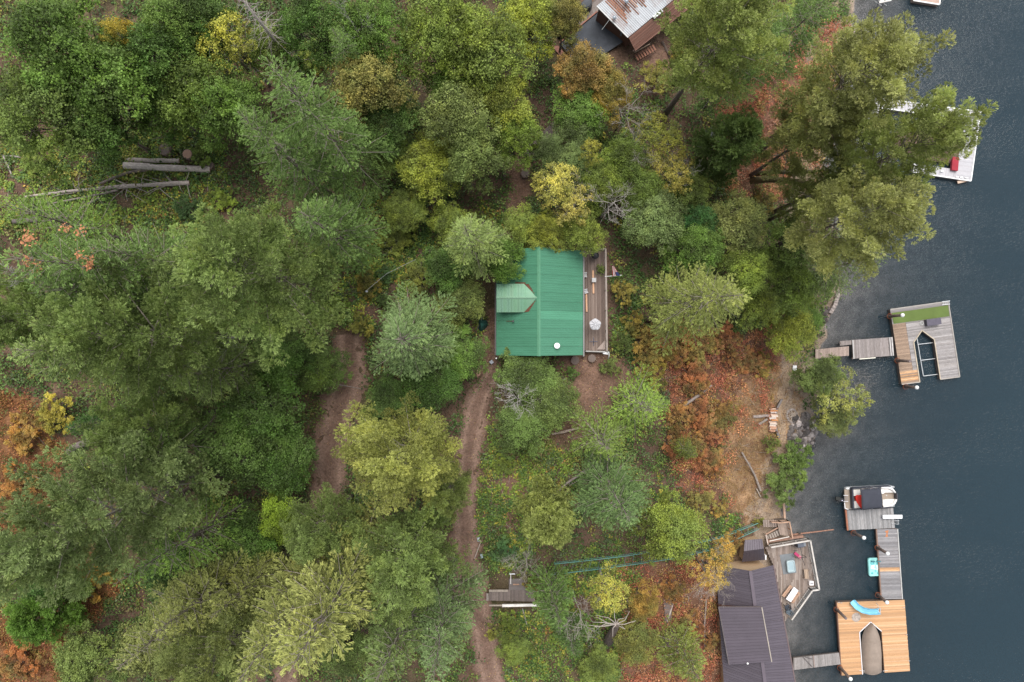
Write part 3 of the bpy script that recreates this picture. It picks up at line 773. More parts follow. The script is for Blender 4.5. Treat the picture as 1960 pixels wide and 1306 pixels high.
 ('leaf2', 525, 895, 9, 3.2, DG, 'dark green maple overhanging the wide track further down'),
 ('leaf3', 440, 865, 10, 3.8, (.06, .10, .03), 'dark maple between the pine stand and the wide track'),
 ('leaf0', 525, 1010, 9, 2.6, (.17, .24, .03), 'bright lime green maple in the dark hollow below the dark maples'),
 ('leaf1', 600, 700, 5, 2.8, (.075, .115, .03), 'green tree on the upper left bank of the wide track'),
 ('leaf3', 520, 690, 7, 3.0, DG, 'dark tree with fallen branches right of the pine stand'),
 ('leaf2', 300, 1115, 9, 2.8, (.05, .095, .032), 'dark green maple below the slender larch'),
 ('leaf1', 380, 1100, 8, 2.4, (.05, .085, .055), 'dark blue green tree right of the slender larch'),
 ('leaf3', 460, 1050, 9, 2.8, DG, 'dark maple left of the lime green maple'),
 ('leaf0', 345, 1165, 12, 2.9, (.16, .165, .07), 'pale olive tree right of the dark maples near the bottom left'),
 ('leaf2', 30, 1110, 9, 2.6, (.06, .12, .035), 'green maple on the left edge below the large silvery pine'),
 ('leaf3', 130, 1290, 10, 2.8, (.11, .14, .05), 'green tree at the bottom left right of the orange brush'),
 ('leaf0', 1010, 715, 5, 3.3, (.085, .125, .04), 'green tree with orange flecks just below the green roof'),
 ('leaf2', 1060, 770, 4.5, 2.9, (.10, .135, .045), 'green tree with rusty leaves right of the white bare snag below the cabin'),
 ('leaf3', 998, 822, 4.5, 2.9, (.075, .115, .035), 'green bushy tree right of the narrow track'),
 ('leaf1', 1345, 470, 9, 2.8, GR, 'green tree above the large yellowish fir'),
 ('leaf3', 1440, 520, 9, 2.8, (.15, .19, .04), 'yellow green tree right of the large yellowish fir'),
 ('leaf0', 1465, 580, 8, 2.7, (.14, .17, .035), 'green and yellow tree below right of the large yellowish fir'),
 ('leaf1', 1530, 545, 9, 3.1, (.115, .155, .035), 'green tree on the shore left of the green carpet dock'),
 ('leaf2', 1525, 630, 7, 3.0, (.20, .215, .04), 'yellow green tree at the landward end of the green carpet dock gangway'),
 ('leaf3', 1560, 610, 4, 1.6, GR, 'low green tree at the waterline above the gangway'),
 ('leaf2', 1530, 470, 10, 3.0, (.10, .14, .04), 'green tree behind the shore pines above the green carpet dock'),
 ('leaf0', 1585, 722, 6, 2.8, (.105, .135, .05), 'green shore tree just below the gangway'),
 ('thin0', 1632, 765, 7, 3.2, (.20, .20, .07), 'half bare grey twigged tree leaning over the water below the gangway'),
 ('leaf1', 1605, 800, 5, 2.4, (.135, .145, .065), 'sparse yellow green shore tree beside the stone bank'),
 ('thin1', 1170, 1150, 9, 2.5, YE, 'yellow leaved tree beside the thick dead snag trunk'),
 ('leaf1', 1240, 1165, 6, 1.8, (.32, .19, .06), 'round orange shrub tree right of the thick dead snag trunk'),
 ('thin0', 1372, 1105, 8, 2.2, (.42, .27, .09), 'grey twigged tree with orange leaves against the purple grey roof'),
 ('thin1', 1392, 1060, 6, 1.7, (.40, .24, .07), 'small orange leaved tree beside the tan gable wall'),
 ('leaf2', 1220, 1240, 5, 2.4, (.15, .14, .045), 'olive brown tree by the old plank steps at the bottom'),
 ('leaf0', 1150, 1285, 5, 2.2, (.14, .17, .045), 'yellow green tree at the bottom edge left of the old plank steps'),
 ('leaf1', 255, 1262, 10, 3.0, (.14, .155, .065), 'olive tree right of the green tree at the bottom left'),
 ('pine0', 365, 1312, 19, 3.5, (.14, .16, .075), 'grey green pine cut by the bottom edge left of the spiky pale fir'),
 ('leaf0', 470, 1232, 9, 2.9, (.10, .135, .05), 'green tree under the grey green fir near the bottom edge'),
 ('leaf2', 650, 1262, 8, 2.7, (.09, .125, .045), 'green tree in the gap right of the spiky pale fir'),
 ('leaf3', 300, 12, 13, 3.0, (.08, .125, .035), 'green maple at the top edge left of the thin white stem'),
 ('leaf1', 500, 75, 9, 2.6, (.12, .16, .04), 'green maple right under the dead grey conifer'),
 ('leaf0', 745, 290, 6, 2.4, (.10, .14, .035), 'green tree left of the bright yellow green maple'),
 ('leaf2', 770, 400, 5, 2.2, (.14, .17, .04), 'yellowish tree in the clearing below the bright yellow green maple'),
 ('leaf1', 1588, 522, 6, 2.2, (.10, .14, .04), 'green tree at the waterline below the scraggly conifer'),
 ('leaf3', 985, 1250, 3.5, 1.8, (.12, .15, .035), 'yellow green tree at the bottom right of the narrow track'),
]
TREE_AT = {}
for t_ in TREES:
    cat = 'tree'
    k = t_[0]
    nm = 'fir_tree' if 'fir' in k else 'pine_tree' if 'pine' in k else 'larch_tree' if 'larch' in k else 'broadleaf_tree'
    TREE_AT[(t_[1], t_[2])] = tree(k, t_[1], t_[2], t_[3], t_[4], t_[5], nm, t_[6], 'tree')

_r = np.random.default_rng(8); _P = []
_e = TREE_AT[(25, 470)]
for _k in range(13):
    _z = _e.location.z + 26 * _r.uniform(.80, .98); _a = _r.uniform(0, 6.28); _d = (1.02 - (_z - _e.location.z) / 26) * 9.0
    _P.append(np.array((_e.location.x + _d * math.cos(_a), _e.location.y + _d * math.sin(_a), _z + .2)) + _r.normal(size=(26, 3)) * np.array((.15, .18, .10)))
_P = np.concatenate(_P); _e = TREE_AT[(25, 470)]
_V, _f = leaves(_r, _P - np.array(_e.location), np.tile((0, 0, 1.0), (len(_P), 1)), np.full(len(_P), .5), .15)
_o = bpy.data.objects.new('rusty_tips', mesh_np('rusty_tips', _V, 4, M_UNDER, None, np.tile((.50, .22, .11), (len(_P), 1)) * _r.uniform(.7, 1.3, (len(_P), 1)))); COL.objects.link(_o); _o.parent = _e; _o['kind'] = 'stuff'
# shrubs standing on their own
SHRUBS = [
 ('bush0', 1516, 905, 2.6, 2.5, (.105, .15, .045), 'tall green lakeside bush between the path and the water'),
 ('bush1', 1527, 880, 2.2, 2.1, (.10, .155, .042), 'top end of the lakeside hedge beside the stone bank'),
 ('bush2', 1503, 940, 2.3, 2.2, (.105, .145, .048), 'lower end of the lakeside hedge above the wooden landing'),
 ('bush0', 1480, 850, 1.5, 1.1, (.15, .15, .045), 'small olive bush below the firewood rack'),
 ('bush1', 1385, 790, 1.6, 1.7, (.28, .15, .06), 'orange brown bush on the slope left of the firewood rack'),
 ('bush2', 1330, 720, 1.7, 2.0, RED, 'dark red bush in the middle of the lake slope'),
 ('bush0', 1360, 830, 1.7, 2.0, RED, 'deep red bush left of the dry grass bank'),
 ('bush1', 1290, 680, 1.6, 1.7, (.30, .13, .055), 'russet bush below the large yellowish fir'),
 ('bush2', 1250, 720, 1.8, 1.8, (.30, .22, .055), 'golden olive bush south east of the deck corner'),
 ('bush0', 1440, 690, 1.4, 1.6, (.27, .12, .065), 'red brown bush at the top of the dry grass bank'),
 ('bush1', 1370, 890, 1.5, 1.5, (.29, .12, .06), 'rusty bush above the dry grass near the fallen pole'),
 ('bush2', 1345, 960, 1.8, 1.7, (.21, .16, .06), 'brownish bush above the right part of the green rail track'),
 ('bush1', 1192, 660, 1.8, 1.2, (.10, .13, .04), 'green bush right of the deck corner'),
 ('bush0', 1195, 560, 2.2, 1.5, (.22, .17, .05), 'rusty green bush right of the middle of the deck'),
 ('bush2', 1215, 620, 2.0, 1.4, (.25, .18, .05), 'orange flecked bush right of the round white parasol'),
 ('bush1', 700, 540, 1.8, 1.4, (.30, .21, .05), 'orange yellow bush right of the big scalloped pine'),
 ('bush2', 735, 525, 1.6, 1.0, (.055, .11, .05), 'small blue green bush beside the white pole'),
 ('bush0', 733, 577, 1.4, .9, (.06, .10, .035), 'round dark bush above the silvery fir'),
 ('bush1', 755, 455, 1.6, 1.9, (.18, .20, .04), 'lime bush in the clearing left of the pale fir'),
 ('bush2', 800, 530, 1.8, 1.9, (.13, .14, .035), 'olive bush in the clearing above the silvery fir'),
 ('bush0', 690, 620, 1.6, 1.4, (.22, .19, .045), 'yellowing bush at the head of the wide track'),
 ('bush1', 960, 890, 1.0, 1.3, (.15, .19, .035), 'bright low bush right of the narrow track, below the bushy tree'),
 ('bush2', 1095, 715, 1.0, .8, (.08, .14, .035), 'little green bush left of the trail below the deck'),
 ('bush0', 1170, 705, 1.4, 1.2, (.12, .14, .05), 'grey green bush right of the trail below the deck'),
 ('bush1', 95, 790, 2.2, 2.0, (.34, .27, .05), 'yellow bush beside the small deep green fir at left'),
 ('bush2', 40, 830, 2.0, 2.2, (.36, .17, .05), 'orange bush on the left edge below the pine stand'),
 ('bush0', 25, 920, 1.8, 2.0, (.33, .14, .05), 'rust orange bush on the left edge above the silvery pine'),
 ('bush1', 150, 1130, 1.9, 2.1, (.40, .21, .05), 'orange bush between the silvery pine and the small round pine'),
 ('bush2', 185, 1095, 1.8, 1.5, (.37, .22, .05), 'golden orange bush beside the slender larch'),
 ('bush0', 30, 1275, 1.8, 2.2, (.32, .11, .05), 'red orange bush in the bottom left corner'),
 ('bush1', 120, 1225, 1.6, 1.7, (.31, .12, .05), 'red orange bush right of the small round pine'),
 ('bush2', 60, 305, 1.6, 1.6, (.15, .18, .035), 'yellow green bush above the long fallen trunk at the left edge'),
 ('bush0', 380, 290, 1.4, 1.4, (.14, .19, .035), 'bright green bush right of the cut stumps'),
 ('bush1', 350, 395, 1.6, 1.4, (.05, .095, .04), 'dark bush under the end of the long fallen trunk'),
 ('bush2', 420, 380, 1.4, 1.4, (.15, .20, .035), 'lime bush below the two stacked logs, to their right'),
 ('bush0', 590, 105, 1.6, 1.5, (.16, .19, .03), 'yellow green bush below the dead grey conifer'),
 ('bush1', 1255, 145, 2.0, 1.8, (.22, .19, .05), 'yellow brown bush below the steps of the brown roofed house'),
 ('bush2', 1300, 95, 1.5, 1.0, (.24, .16, .04), 'orange green bush under the big pine by the brown roofed house'),
 ('bush0', 1470, 385, 1.8, 1.5, (.21, .15, .05), 'brownish bush under the shore pines'),
 ('bush1', 1290, 1130, 1.8, 1.6, (.30, .13, .06), 'rust coloured bush at the top of the old plank steps'),
 ('bush2', 1320, 1200, 1.8, 1.8, (.29, .12, .06), 'red brown bush between the old plank steps and the purple grey roof'),
 ('bush0', 1360, 1230, 1.6, 1.2, (.27, .12, .06), 'red brown bush touching the left eave of the purple grey roof'),
 ('bush1', 975, 1190, 1.3, 1.1, (.14, .18, .035), 'green yellow bush just below the plank platform'),
 ('bush2', 945, 1215, 1.6, 1.0, (.22, .20, .05), 'yellowish bush at the right edge of the narrow track'),
 ('bush0', 965, 1060, 1.6, 1.5, (.05, .11, .05), 'dark green bush above the plank platform'),
 ('bush1', 1405, 1040, 1.4, 1.3, (.28, .14, .06), 'russet bush beside the right end of the green rail track'),
 ('bush2', 1040, 935, 1.3, 1.4, (.10, .13, .04), 'green bush in the brown clearing right of the narrow track'),
 ('bush0', 700, 800, 1.2, 1.0, (.16, .20, .04), 'yellow leaved bush on the right edge of the wide track'),
 ('bush1', 1020, 1120, 1.6, 1.0, (.34, .22, .06), 'orange bush at the right corner of the plank platform'),
 ('bush2', 1455, 1000, 1.0, .7, (.22, .19, .05), 'small yellowish bush at the upper end of the green rail track'),
]
for k, a_, b_, h_, r_, c_, lb in SHRUBS:
    tree(k, a_, b_, h_, r_, c_, 'shrub', lb, 'shrub')

_r = np.random.default_rng(19); _n = 0
while _n < 30:
    _px, _py = _r.uniform(1225, 1480), _r.uniform(615, 1000)
    if not inpoly(np.array([_px]), np.array([_py]), Z_RED)[0] or _px > 1440 and _py > 720: continue
    tree('bush%d' % (_n % 3), _px, _py, _r.uniform(1.2, 2.0), _r.uniform(1.0, 1.9), [(.33, .125, .07), (.36, .17, .075), (.29, .11, .065), (.33, .21, .07)][_n % 4], 'shrub', 'rust coloured bush in the dense thicket on the lake slope', 'shrub', group='rust coloured bushes on the lake slope'); _n += 1
# bare and dead trees
DEAD = [
 ('snag0', 445, -25, 17, 3.0, 'dead_conifer', 'dead grey conifer with drooping bare twigs at the top edge', (.95, .9, .9)),
 ('bare2', 992, 765, 5, 2.1, 'bare_snag', 'tangle of white bare branches just below the green roof', (1.35, 1.35, 1.4)),
 ('bare0', 1172, 385, 8, 2.4, 'bare_snag', 'white bare snag north of the deck', (1.1, 1.08, 1.08)),
 ('bare1', 1205, 195, 8, 2.3, 'bare_snag', 'bare pale tree below the orange maple at the top', (1.0, .97, .95)),
 ('bare0', 1225, 290, 7, 1.9, 'bare_snag', 'grey bare tree in the thicket north east of the cabin', (.85, .82, .8)),
 ('bare1', 1110, 350, 7, 1.4, 'bare_snag', 'small bare tree beside the yellow birch like tree', (.95, .93, .92)),
 ('bare1', 1310, 330, 7, 1.8, 'bare_snag', 'bare grey twigs above the deep teal tree', (.8, .76, .74)),
 ('bare0', 675, 40, 13, 1.6, 'bare_snag', 'bare white twigged tree top near the top edge, left of the large yellow green maple', (1.0, 1.0, 1.0)),
 ('bare2', 1375, 1120, 8, 2.3, 'bare_snag', 'grey twiggy crown beside the purple grey roof', (.85, .8, .78)),
 ('bare1', 1115, 1205, 10, 1.7, 'bare_snag', 'gnarled white dead tree above the young fir', (1.15, 1.1, 1.08)),
 ('bare0', 1010, 1085, 5, 1.6, 'bare_snag', 'gnarled pale dead tree at the left end of the green rail track', (1.0, .95, .92)),
 ('bare2', 985, 1080, 4.5, 1.2, 'bare_snag', 'pale dead branches above the plank platform', (1.0, .97, .95)),
 ('bare1', 1640, 745, 6, 1.6, 'bare_snag', 'grey bare tree over the water left of the green carpet dock', (.95, .9, .88)),
 ('bare2', 1165, 895, 5, 1.3, 'bare_snag', 'bare grey twigs beside the green larch', (.9, .88, .86)),
 ('bare0', 65, 555, 21, 2.0, 'bare_snag', 'white bare branches in the stand at the left edge', (1.05, 1.05, 1.08)),
 ('bare1', 370, 645, 14, 2.0, 'bare_snag', 'pale bare branch reaching out of the pine stand below the big scalloped pine', (.9, .9, .9)),
]
for k, a_, b_, h_, r_, nm, lb, wc in DEAD:
    tree(k, a_, b_, h_, r_, (1, 1, 1), nm, lb, 'dead tree', wood=wc)

# ------------------------------------------------------------------ undergrowth (one uncountable mass per kind of plant)
def clump(seed, n, size):
    r = np.random.default_rng(seed)
    o = rsph(r, n); o[:, 2] = np.abs(o[:, 2])
    rad = r.uniform(.25, 1, (n, 1)) ** .6
    lob = 1 + .35 * np.sin(3 * np.arctan2(o[:, 1:2], o[:, 0:1]) + seed) + r.normal(0, .1, (n, 1))
    pos = o * rad * lob * np.array((1, 1, .85))
    return pos, unit(o * .5 + np.array((0, 0, .9)))
CL = [clump(q_, 200, .2) for q_ in range(6)]
def undergrowth(name, label, cat, n_try, keep, palette, rsize, hgt, leaf, tilt=.7, dens=110):
    """scatters leafy clumps over the ground where keep(px,py,x,y,z) is true; dens leaves for a clump one metre across"""
    r = np.random.default_rng(sum(map(ord, label)))
    x = r.uniform(-62, 38, n_try); y = r.uniform(-44, 44, n_try); z = T(x, y); px, py = to_px(x, y, z)
    ok = keep(px, py, x, y, z) & (z > .25) & (px > -40) & (px < 2000) & (py > -40) & (py < 1350)
    x, y, z = x[ok], y[ok], z[ok]; Vs = []; Cs = []
    pal = np.array([p[:3] for p in palette]); w = np.array([p[3] for p in palette]); w = w / w.sum()
    for i in range(len(x)):
        pos, nr = CL[r.integers(6)]; a = r.uniform(0, 6.28); ca, sa = math.cos(a), math.sin(a)
        s = r.uniform(*rsize); hh = s * r.uniform(*hgt)
        m = int(min(len(pos), max(14, dens * s ** 1.6)))
        k0 = r.integers(0, len(pos) - m + 1); q = pos[k0:k0 + m]
        p2 = np.stack([(q[:, 0] * ca - q[:, 1] * sa) * s + x[i], (q[:, 0] * sa + q[:, 1] * ca) * s + y[i], q[:, 2] * hh], -1)
        p2[:, 2] += T(p2[:, 0], p2[:, 1]) + .05
        nn = nr[k0:k0 + m]; nn = np.stack([nn[:, 0] * ca - nn[:, 1] * sa, nn[:, 0] * sa + nn[:, 1] * ca, nn[:, 2]], -1)
        V, _ = leaves(r, p2, nn, np.zeros(m), leaf * r.uniform(.8, 1.2), tilt)
        c = pal[r.choice(len(pal), p=w)]; c2 = pal[r.choice(len(pal), p=w)]
        cc = np.where(r.uniform(size=(m, 1)) < .10, c2, c) * r.uniform(.55, 1.5, (m, 1)) * r.uniform(.8, 1.3) * 1.2
        Vs.append(V); Cs.append(cc)
    me = mesh_np(name, np.concatenate(Vs), 4, M_UNDER, None, np.concatenate(Cs))
    o = bpy.data.objects.new(name, me); COL.objects.link(o)
    print('UNDER', name, len(x), len(me.polygons))
    return tag(o, label, cat, kind='stuff')

def near_track(px, py, grow=1.0):
    res = np.zeros(px.shape, bool)
    for tr_ in (TRACK_W, TRACK_E):
        a = np.array(tr_, float)
        cx = np.interp(py, a[:, 1], a[:, 0]); w = np.interp(py, a[:, 1], a[:, 2])
        res |= (np.abs(px - cx) < w * grow) & (py > a[0, 1] - 15)
    return res
def near_path(px, py):
    a = np.array([(1510, 690), (1492, 790), (1500, 840), (1488, 910), (1468, 990)], float)
    return (np.abs(px - np.interp(py, a[:, 1], a[:, 0])) < 17) & (py > 690) & (py < 1000)
BUILT = [[(935, 465), (1172, 465), (1172, 690), (935, 690)], [(1095, -60), (1360, -60), (1215, 130), (1060, 110)], [(1385, 1020), (1570, 1010), (1570, 1400), (1385, 1400), (1370, 1150)], [(925, 1095), (1045, 1095), (1045, 1170), (925, 1170)], [(1455, 980), (1520, 980), (1520, 1040), (1455, 1040)], [(1205, 85), (1262, 85), (1262, 125), (1205, 125)]]
ROCKS = [(1490, 775), (1545, 780), (1565, 830), (1540, 880), (1505, 860)]
def isin(px, py, polys):
    m = np.zeros(px.shape, bool)
    for q in polys: m |= inpoly(px, py, q)
    return m
def free(px, py): return ~near_track(px, py, .92) & ~isin(px, py, BUILT + [ROCKS]) & ~near_path(px, py)
def zone_any(px, py): return isin(px, py, [Z_DRY, Z_RED, Z_REDTOP, Z_REDSOUTH] + Z_ORANGE + Z_CLEAR + Z_DIRT)
undergrowth('green_brush', 'dense mixed green brush covering the forest floor between the trees', 'undergrowth', 13500,
    lambda px, py, x, y, z: free(px, py) & (~zone_any(px, py) | isin(px, py, Z_CLEAR) & (wob(x, y, .6, 5) > -.5)),
    [(.055, .105, .028, 4), (.085, .14, .035, 4), (.13, .175, .04, 3), (.09, .12, .055, 2), (.26, .24, .06, .6), (.17, .15, .055, .8)], (.45, 1.2), (.6, 1.3), .175, dens=74)
undergrowth('thimbleberry', 'low yellow and green broad leaved plants spotted over the clearings', 'undergrowth', 60000,
    lambda px, py, x, y, z: free(px, py) & (isin(px, py, Z_CLEAR) & (wob(x, y, .8, 6) > -.6) | (~zone_any(px, py) & (wob(x, y, .5, 9) > .62) & (np.sin(x * 91.7 + y * 47.3) > .2))),
    [(.14, .21, .035, 5), (.19, .235, .04, 4), (.33, .29, .05, 1.3), (.32, .19, .05, .25), (.075, .14, .035, 3)], (.25, .55), (.5, 1.0), .19, .40, dens=80)
undergrowth('red_brush', 'red and rust coloured brush on the slopes above the shore', 'undergrowth', 15000,
    lambda px, py, x, y, z: free(px, py) & (isin(px + 14 * wob(x, y, 1.2, 2), py, [Z_RED, Z_REDTOP, Z_REDSOUTH]) | inpoly(px, py, Z_DRY) & (wob(x, y, .6, 4) > .25) & (np.sin(x * 77.7 + y * 57.3) > 0)),
    [(.36, .125, .075, 5), (.40, .185, .09, 3.5), (.25, .13, .09, 1.5), (.38, .26, .085, 1.4), (.15, .17, .055, 1.0), (.28, .17, .11, 1.2)], (.45, 1.2), (.8, 1.35), .13, .9, dens=150)
undergrowth('orange_brush', 'orange and yellow autumn brush at the lower left', 'undergrowth', 26000,
    lambda px, py, x, y, z: free(px, py) & isin(px, py, Z_ORANGE),
    [(.25, .115, .045, 4), (.22, .085, .045, 2.5), (.28, .20, .055, 1.4), (.13, .15, .045, 1.8)], (.35, .95), (.6, 1.1), .125, .9, dens=130)
def litter(name, label, n_try, keep, palette, size):
    """single fallen leaves lying on the ground"""
    r = np.random.default_rng(31); x = r.uniform(-62, 38, n_try); y = r.uniform(-44, 44, n_try); z = T(x, y); px, py = to_px(x, y, z)
    ok = keep(px, py, x, y, z) & (z > .4); x, y = x[ok], y[ok]; n = len(x)
    V, _ = leaves(r, np.stack([x, y, T(x, y) + .09], -1), np.tile((0, 0, 1.0), (n, 1)), np.zeros(n), size, .3)
    c = np.array(palette)[r.integers(len(palette), size=n)] * r.uniform(.6, 1.3, (n, 1))
    o = bpy.data.objects.new(name, mesh_np(name, V, 4, M_UNDER, None, c)); COL.objects.link(o)
    return tag(o, label, 'leaves', kind='stuff')
litter('leaf_litter', 'fallen brown and yellow leaves strewn over tracks and bare ground', 160000,
    lambda px, py, x, y, z: (near_track(px, py, 1.1) & (wob(x, y, 1.3, 2) > -.1)) | isin(px, py, Z_DIRT + Z_CLEAR + [Z_RED, Z_REDSOUTH, Z_DRY]), [(.30, .17, .10), (.22, .12, .08), (.38, .26, .12), (.16, .10, .075), (.27, .20, .15)], .11)
# dry grass: tufts of thin blades
def grass(name, label, n_try, keep, palette, L, k=14):
    r = np.random.default_rng(5); x = r.uniform(-62, 38, n_try); y = r.uniform(-44, 44, n_try); z = T(x, y); px, py = to_px(x, y, z)
    ok = keep(px, py, x, y, z) & (z > .3); x, y = x[ok], y[ok]; n = len(x)
    pos = np.stack([x, y, T(x, y)], -1); pos = np.repeat(pos, k, 0) + r.normal(size=(n * k, 3)) * np.array((.10, .10, 0))
    d = unit(r.normal(size=(n * k, 3)) * np.array((.75, .75, .2)) + np.array((.35, 0, .55))); sd = unit(np.cross(d, rsph(r, n * k))); LL = L * r.uniform(.5, 1.3, (n * k, 1))
    V = np.stack([pos - sd * .014, pos + sd * .014, pos + d * LL], 1).reshape(-1, 3)
    pal = np.array(palette); c = np.repeat(pal[r.integers(len(pal), size=n)], k, 0) * r.uniform(.7, 1.25, (n * k, 1))
    me = mesh_np(name, V, 3, M_UNDER, None, c); o = bpy.data.objects.new(name, me); COL.objects.link(o)
    return tag(o, label, 'grass', kind='stuff')
grass('dry_grass', 'straw coloured dry grass on the bank above the lake', 60000,
      lambda px, py, x, y, z: inpoly(px + 10 * wob(x, y, 1.2, 7), py, Z_DRY) & ~near_path(px, py), [(.42, .28, .13), (.38, .22, .11), (.48, .33, .16), (.30, .17, .10)], .42)
grass('forest_grass', 'thin brown and green grass along the edges of the dirt tracks', 60000,
      lambda px, py, x, y, z: (near_track(px, py, 1.35) & ~near_track(px, py, .80)) | isin(px, py, Z_DIRT) & (wob(x, y, 1, 3) > .3), [(.16, .15, .05), (.22, .15, .08), (.10, .13, .035)], .3, 8)
# fallen twigs on the floor of the clearings
r = np.random.default_rng(77); mb = MB()
for _ in range(2600):
    x = r.uniform(-62, 38); y = r.uniform(-44, 44); z = float(T(x, y)); px, py = to_px(x, y, z)
    if z < .6 or not (isin(np.array([px]), np.array([py]), Z_CLEAR + [Z_RED, Z_REDSOUTH, Z_DRY])[0]) or isin(np.array([px]), np.array([py]), BUILT)[0]: continue
    a = r.uniform(0, 6.28); L = r.uniform(.4, 1.9); b = (x + L * math.cos(a), y + L * math.sin(a))
    z1 = max(float(T(*b)), z - .3)
    mb.tube([(x, y, z + .10), ((x + b[0]) / 2 + r.normal(0, .06), (y + b[1]) / 2, (z + z1) / 2 + .2 + r.uniform(0, .15)), (b[0], b[1], z1 + .15)], [.022, .016, .006], 3)
o = mb.build('fallen_twigs', M_GREY, color=(.75, .68, .64)); tag(o, 'grey fallen twigs strewn over the clearings', 'twigs', kind='stuff')
# ------------------------------------------------------------------ materials of built things
M_WOOD = plain('weathered_planks', (1, 1, 1), .85, var=.22, scale=3.0, coord='obj', stretch=(2.5, 1, 1), dirt=(.13, .10, .085), dirt_amt=.55, dirt_scale=1.6)
M_NEWWOOD = plain('new_planks', (1, 1, 1), .75, var=.12, scale=3.0, coord='obj', stretch=(3, 1, 1))
M_PAINT = plain('paint', (1, 1, 1), .5, var=.06, scale=2.0)
M_WORN = plain('worn_paint', (1, 1, 1), .6, var=.18, scale=1.6, dirt=(.25, .22, .2), dirt_amt=.4, dirt_scale=1.2)
M_METAL = plain('galvanised_metal', (.62, .63, .64), .4, .6, var=.15, scale=3)
M_BLACK = plain('black_plastic', (.02, .02, .023), .5, var=.2, scale=3)
M_FABRIC = plain('fabric', (1, 1, 1), .9, var=.12, scale=1.5, bump=.03)
M_GREENROOF = plain('green_roof_metal', (.070, .222, .140), .45, .0, var=.07, scale=.5, spec=.5, dirt=(.10, .29, .20), dirt_amt=.30, dirt_scale=.35, stretch=(.5, 2, 1))
M_RUST = plain('rusty_metal', (.20, .085, .045), .85, var=.4, scale=4, dirt=(.10, .04, .025), dirt_amt=.7, dirt_scale=2)
M_PURPLE = plain('grey_roof_metal', (.088, .075, .092), .45, .0, var=.07, scale=.8, spec=.5)
M_STONE = plain('stone', (.21, .19, .185), .9, var=.45, scale=4, bump=.03)
M_CARPET = plain('outdoor_carpet', (.105, .15, .04), .95, var=.10, scale=.8)
M_TAN = plain('tan_siding', (.50, .36, .23), .8, var=.06, scale=.8)
M_BRICKBROWN = plain('brown_siding', (.11, .052, .038), .75, var=.18, scale=2)
M_SLATE = plain('roofing_felt', (.05, .056, .068), .85, var=.25, scale=1.2)
GREYS = [(.27, .255, .255), (.31, .29, .29), (.235, .22, .22), (.345, .325, .325), (.28, .26, .255)]
TANS = [(.28, .20, .145), (.31, .22, .16), (.255, .18, .13)]
NEWS = [(.52, .30, .155), (.55, .33, .18), (.48, .275, .14), (.57, .36, .21), (.44, .26, .14)]
DECKS = [(.175, .128, .108), (.20, .15, .128), (.15, .11, .094), (.225, .172, .148)]
pr = random.Random(3)
def tint(lst, v=.12):
    c = pr.choice(lst); f = 1 + pr.uniform(-v, v); return tuple(x * f for x in c)

def lerp(a, b, t): return a + (b - a) * t
def deck_planks(parent, A, B, C, D, mat, cols, pitch=.15, thick=.045, gap=.012, name='plank', keep=None, colf=None):
    """planks running A to B (and D to C), laid side by side from edge AB to edge DC"""
    n = max(1, int(round(((D - A).length + (C - B).length) / 2 / pitch)))
    w = ((D - A).length + (C - B).length) / 2 / n
    for i in range(n):
        t = (i + .5) / n; a = lerp(A, D, t); b = lerp(B, C, t)
        spans = [(0, 1)] if keep is None else keep(t)
        for s0, s1 in spans:
            j = pr.uniform(-.006, .006); dz = Vector((0, 0, j - thick / 2))
            e = pr.uniform(-.015, .015) / max((b - a).length, .1)
            c = colf(t, s0) if colf else None
            board(parent, name, lerp(a, b, s0) + dz, lerp(a, b, s1 + e) + dz, w - gap, thick, mat, c or tint(cols))
def rails_along(parent, pts, h, mat, col, post=1.6, name='railing', top=(.14, .05), balusters=0, mids=1):
    """railing along a polyline: top rail, rails below and posts, as one part"""
    mb = MB()
    for i in range(len(pts) - 1):
        a = Vector(pts[i]); b = Vector(pts[i + 1]); L = (b - a).length; up = Vector((0, 0, h))
        mb.beam(a + up, b + up, top[0], top[1])
        for q in range(mids): mb.beam(a + up * (.15 + .55 * q / max(1, mids)), b + up * (.15 + .55 * q / max(1, mids)), .04, .09)
        n = max(1, int(round(L / post)))
        for k in range(n + 1):
            p = a.lerp(b, k / n); mb.beam(p, p + up * .97, .09, .09)
        if balusters:
            m = int(L / balusters)
            for k in range(m):
                p = a.lerp(b, (k + .5) / m); mb.beam(p + up * .1, p + up * .98, .035, .035)
    return mb.build(name, mat, parent, col)
def ribbed(A, B, C, D, pitch, rib=.035, thick=.03, width=.03):
    """sheet from edge AB (upper) to DC (lower) with raised ribs running A to D; returns builder"""
    mb = MB(); mb.slab([A, D, C, B], thick)
    n = max(1, int(round((B - A).length / pitch)))
    nrm = (B - A).cross(D - A).normalized()
    if nrm.z < 0: nrm = -nrm
    for i in range(n):
        t = (i + .5) / n; p = lerp(A, B, t); q = lerp(D, C, t); u = (B - A).normalized() * width
        mb.add([p - u, p + u, q + u, q - u, p - u * .5 + nrm * rib, p + u * .5 + nrm * rib, q + u * .5 + nrm * rib, q - u * .5 + nrm * rib],
               [(0, 1, 5, 4), (1, 2, 6, 5), (2, 3, 7, 6), (3, 0, 4, 7), (4, 5, 6, 7)])
    return mb
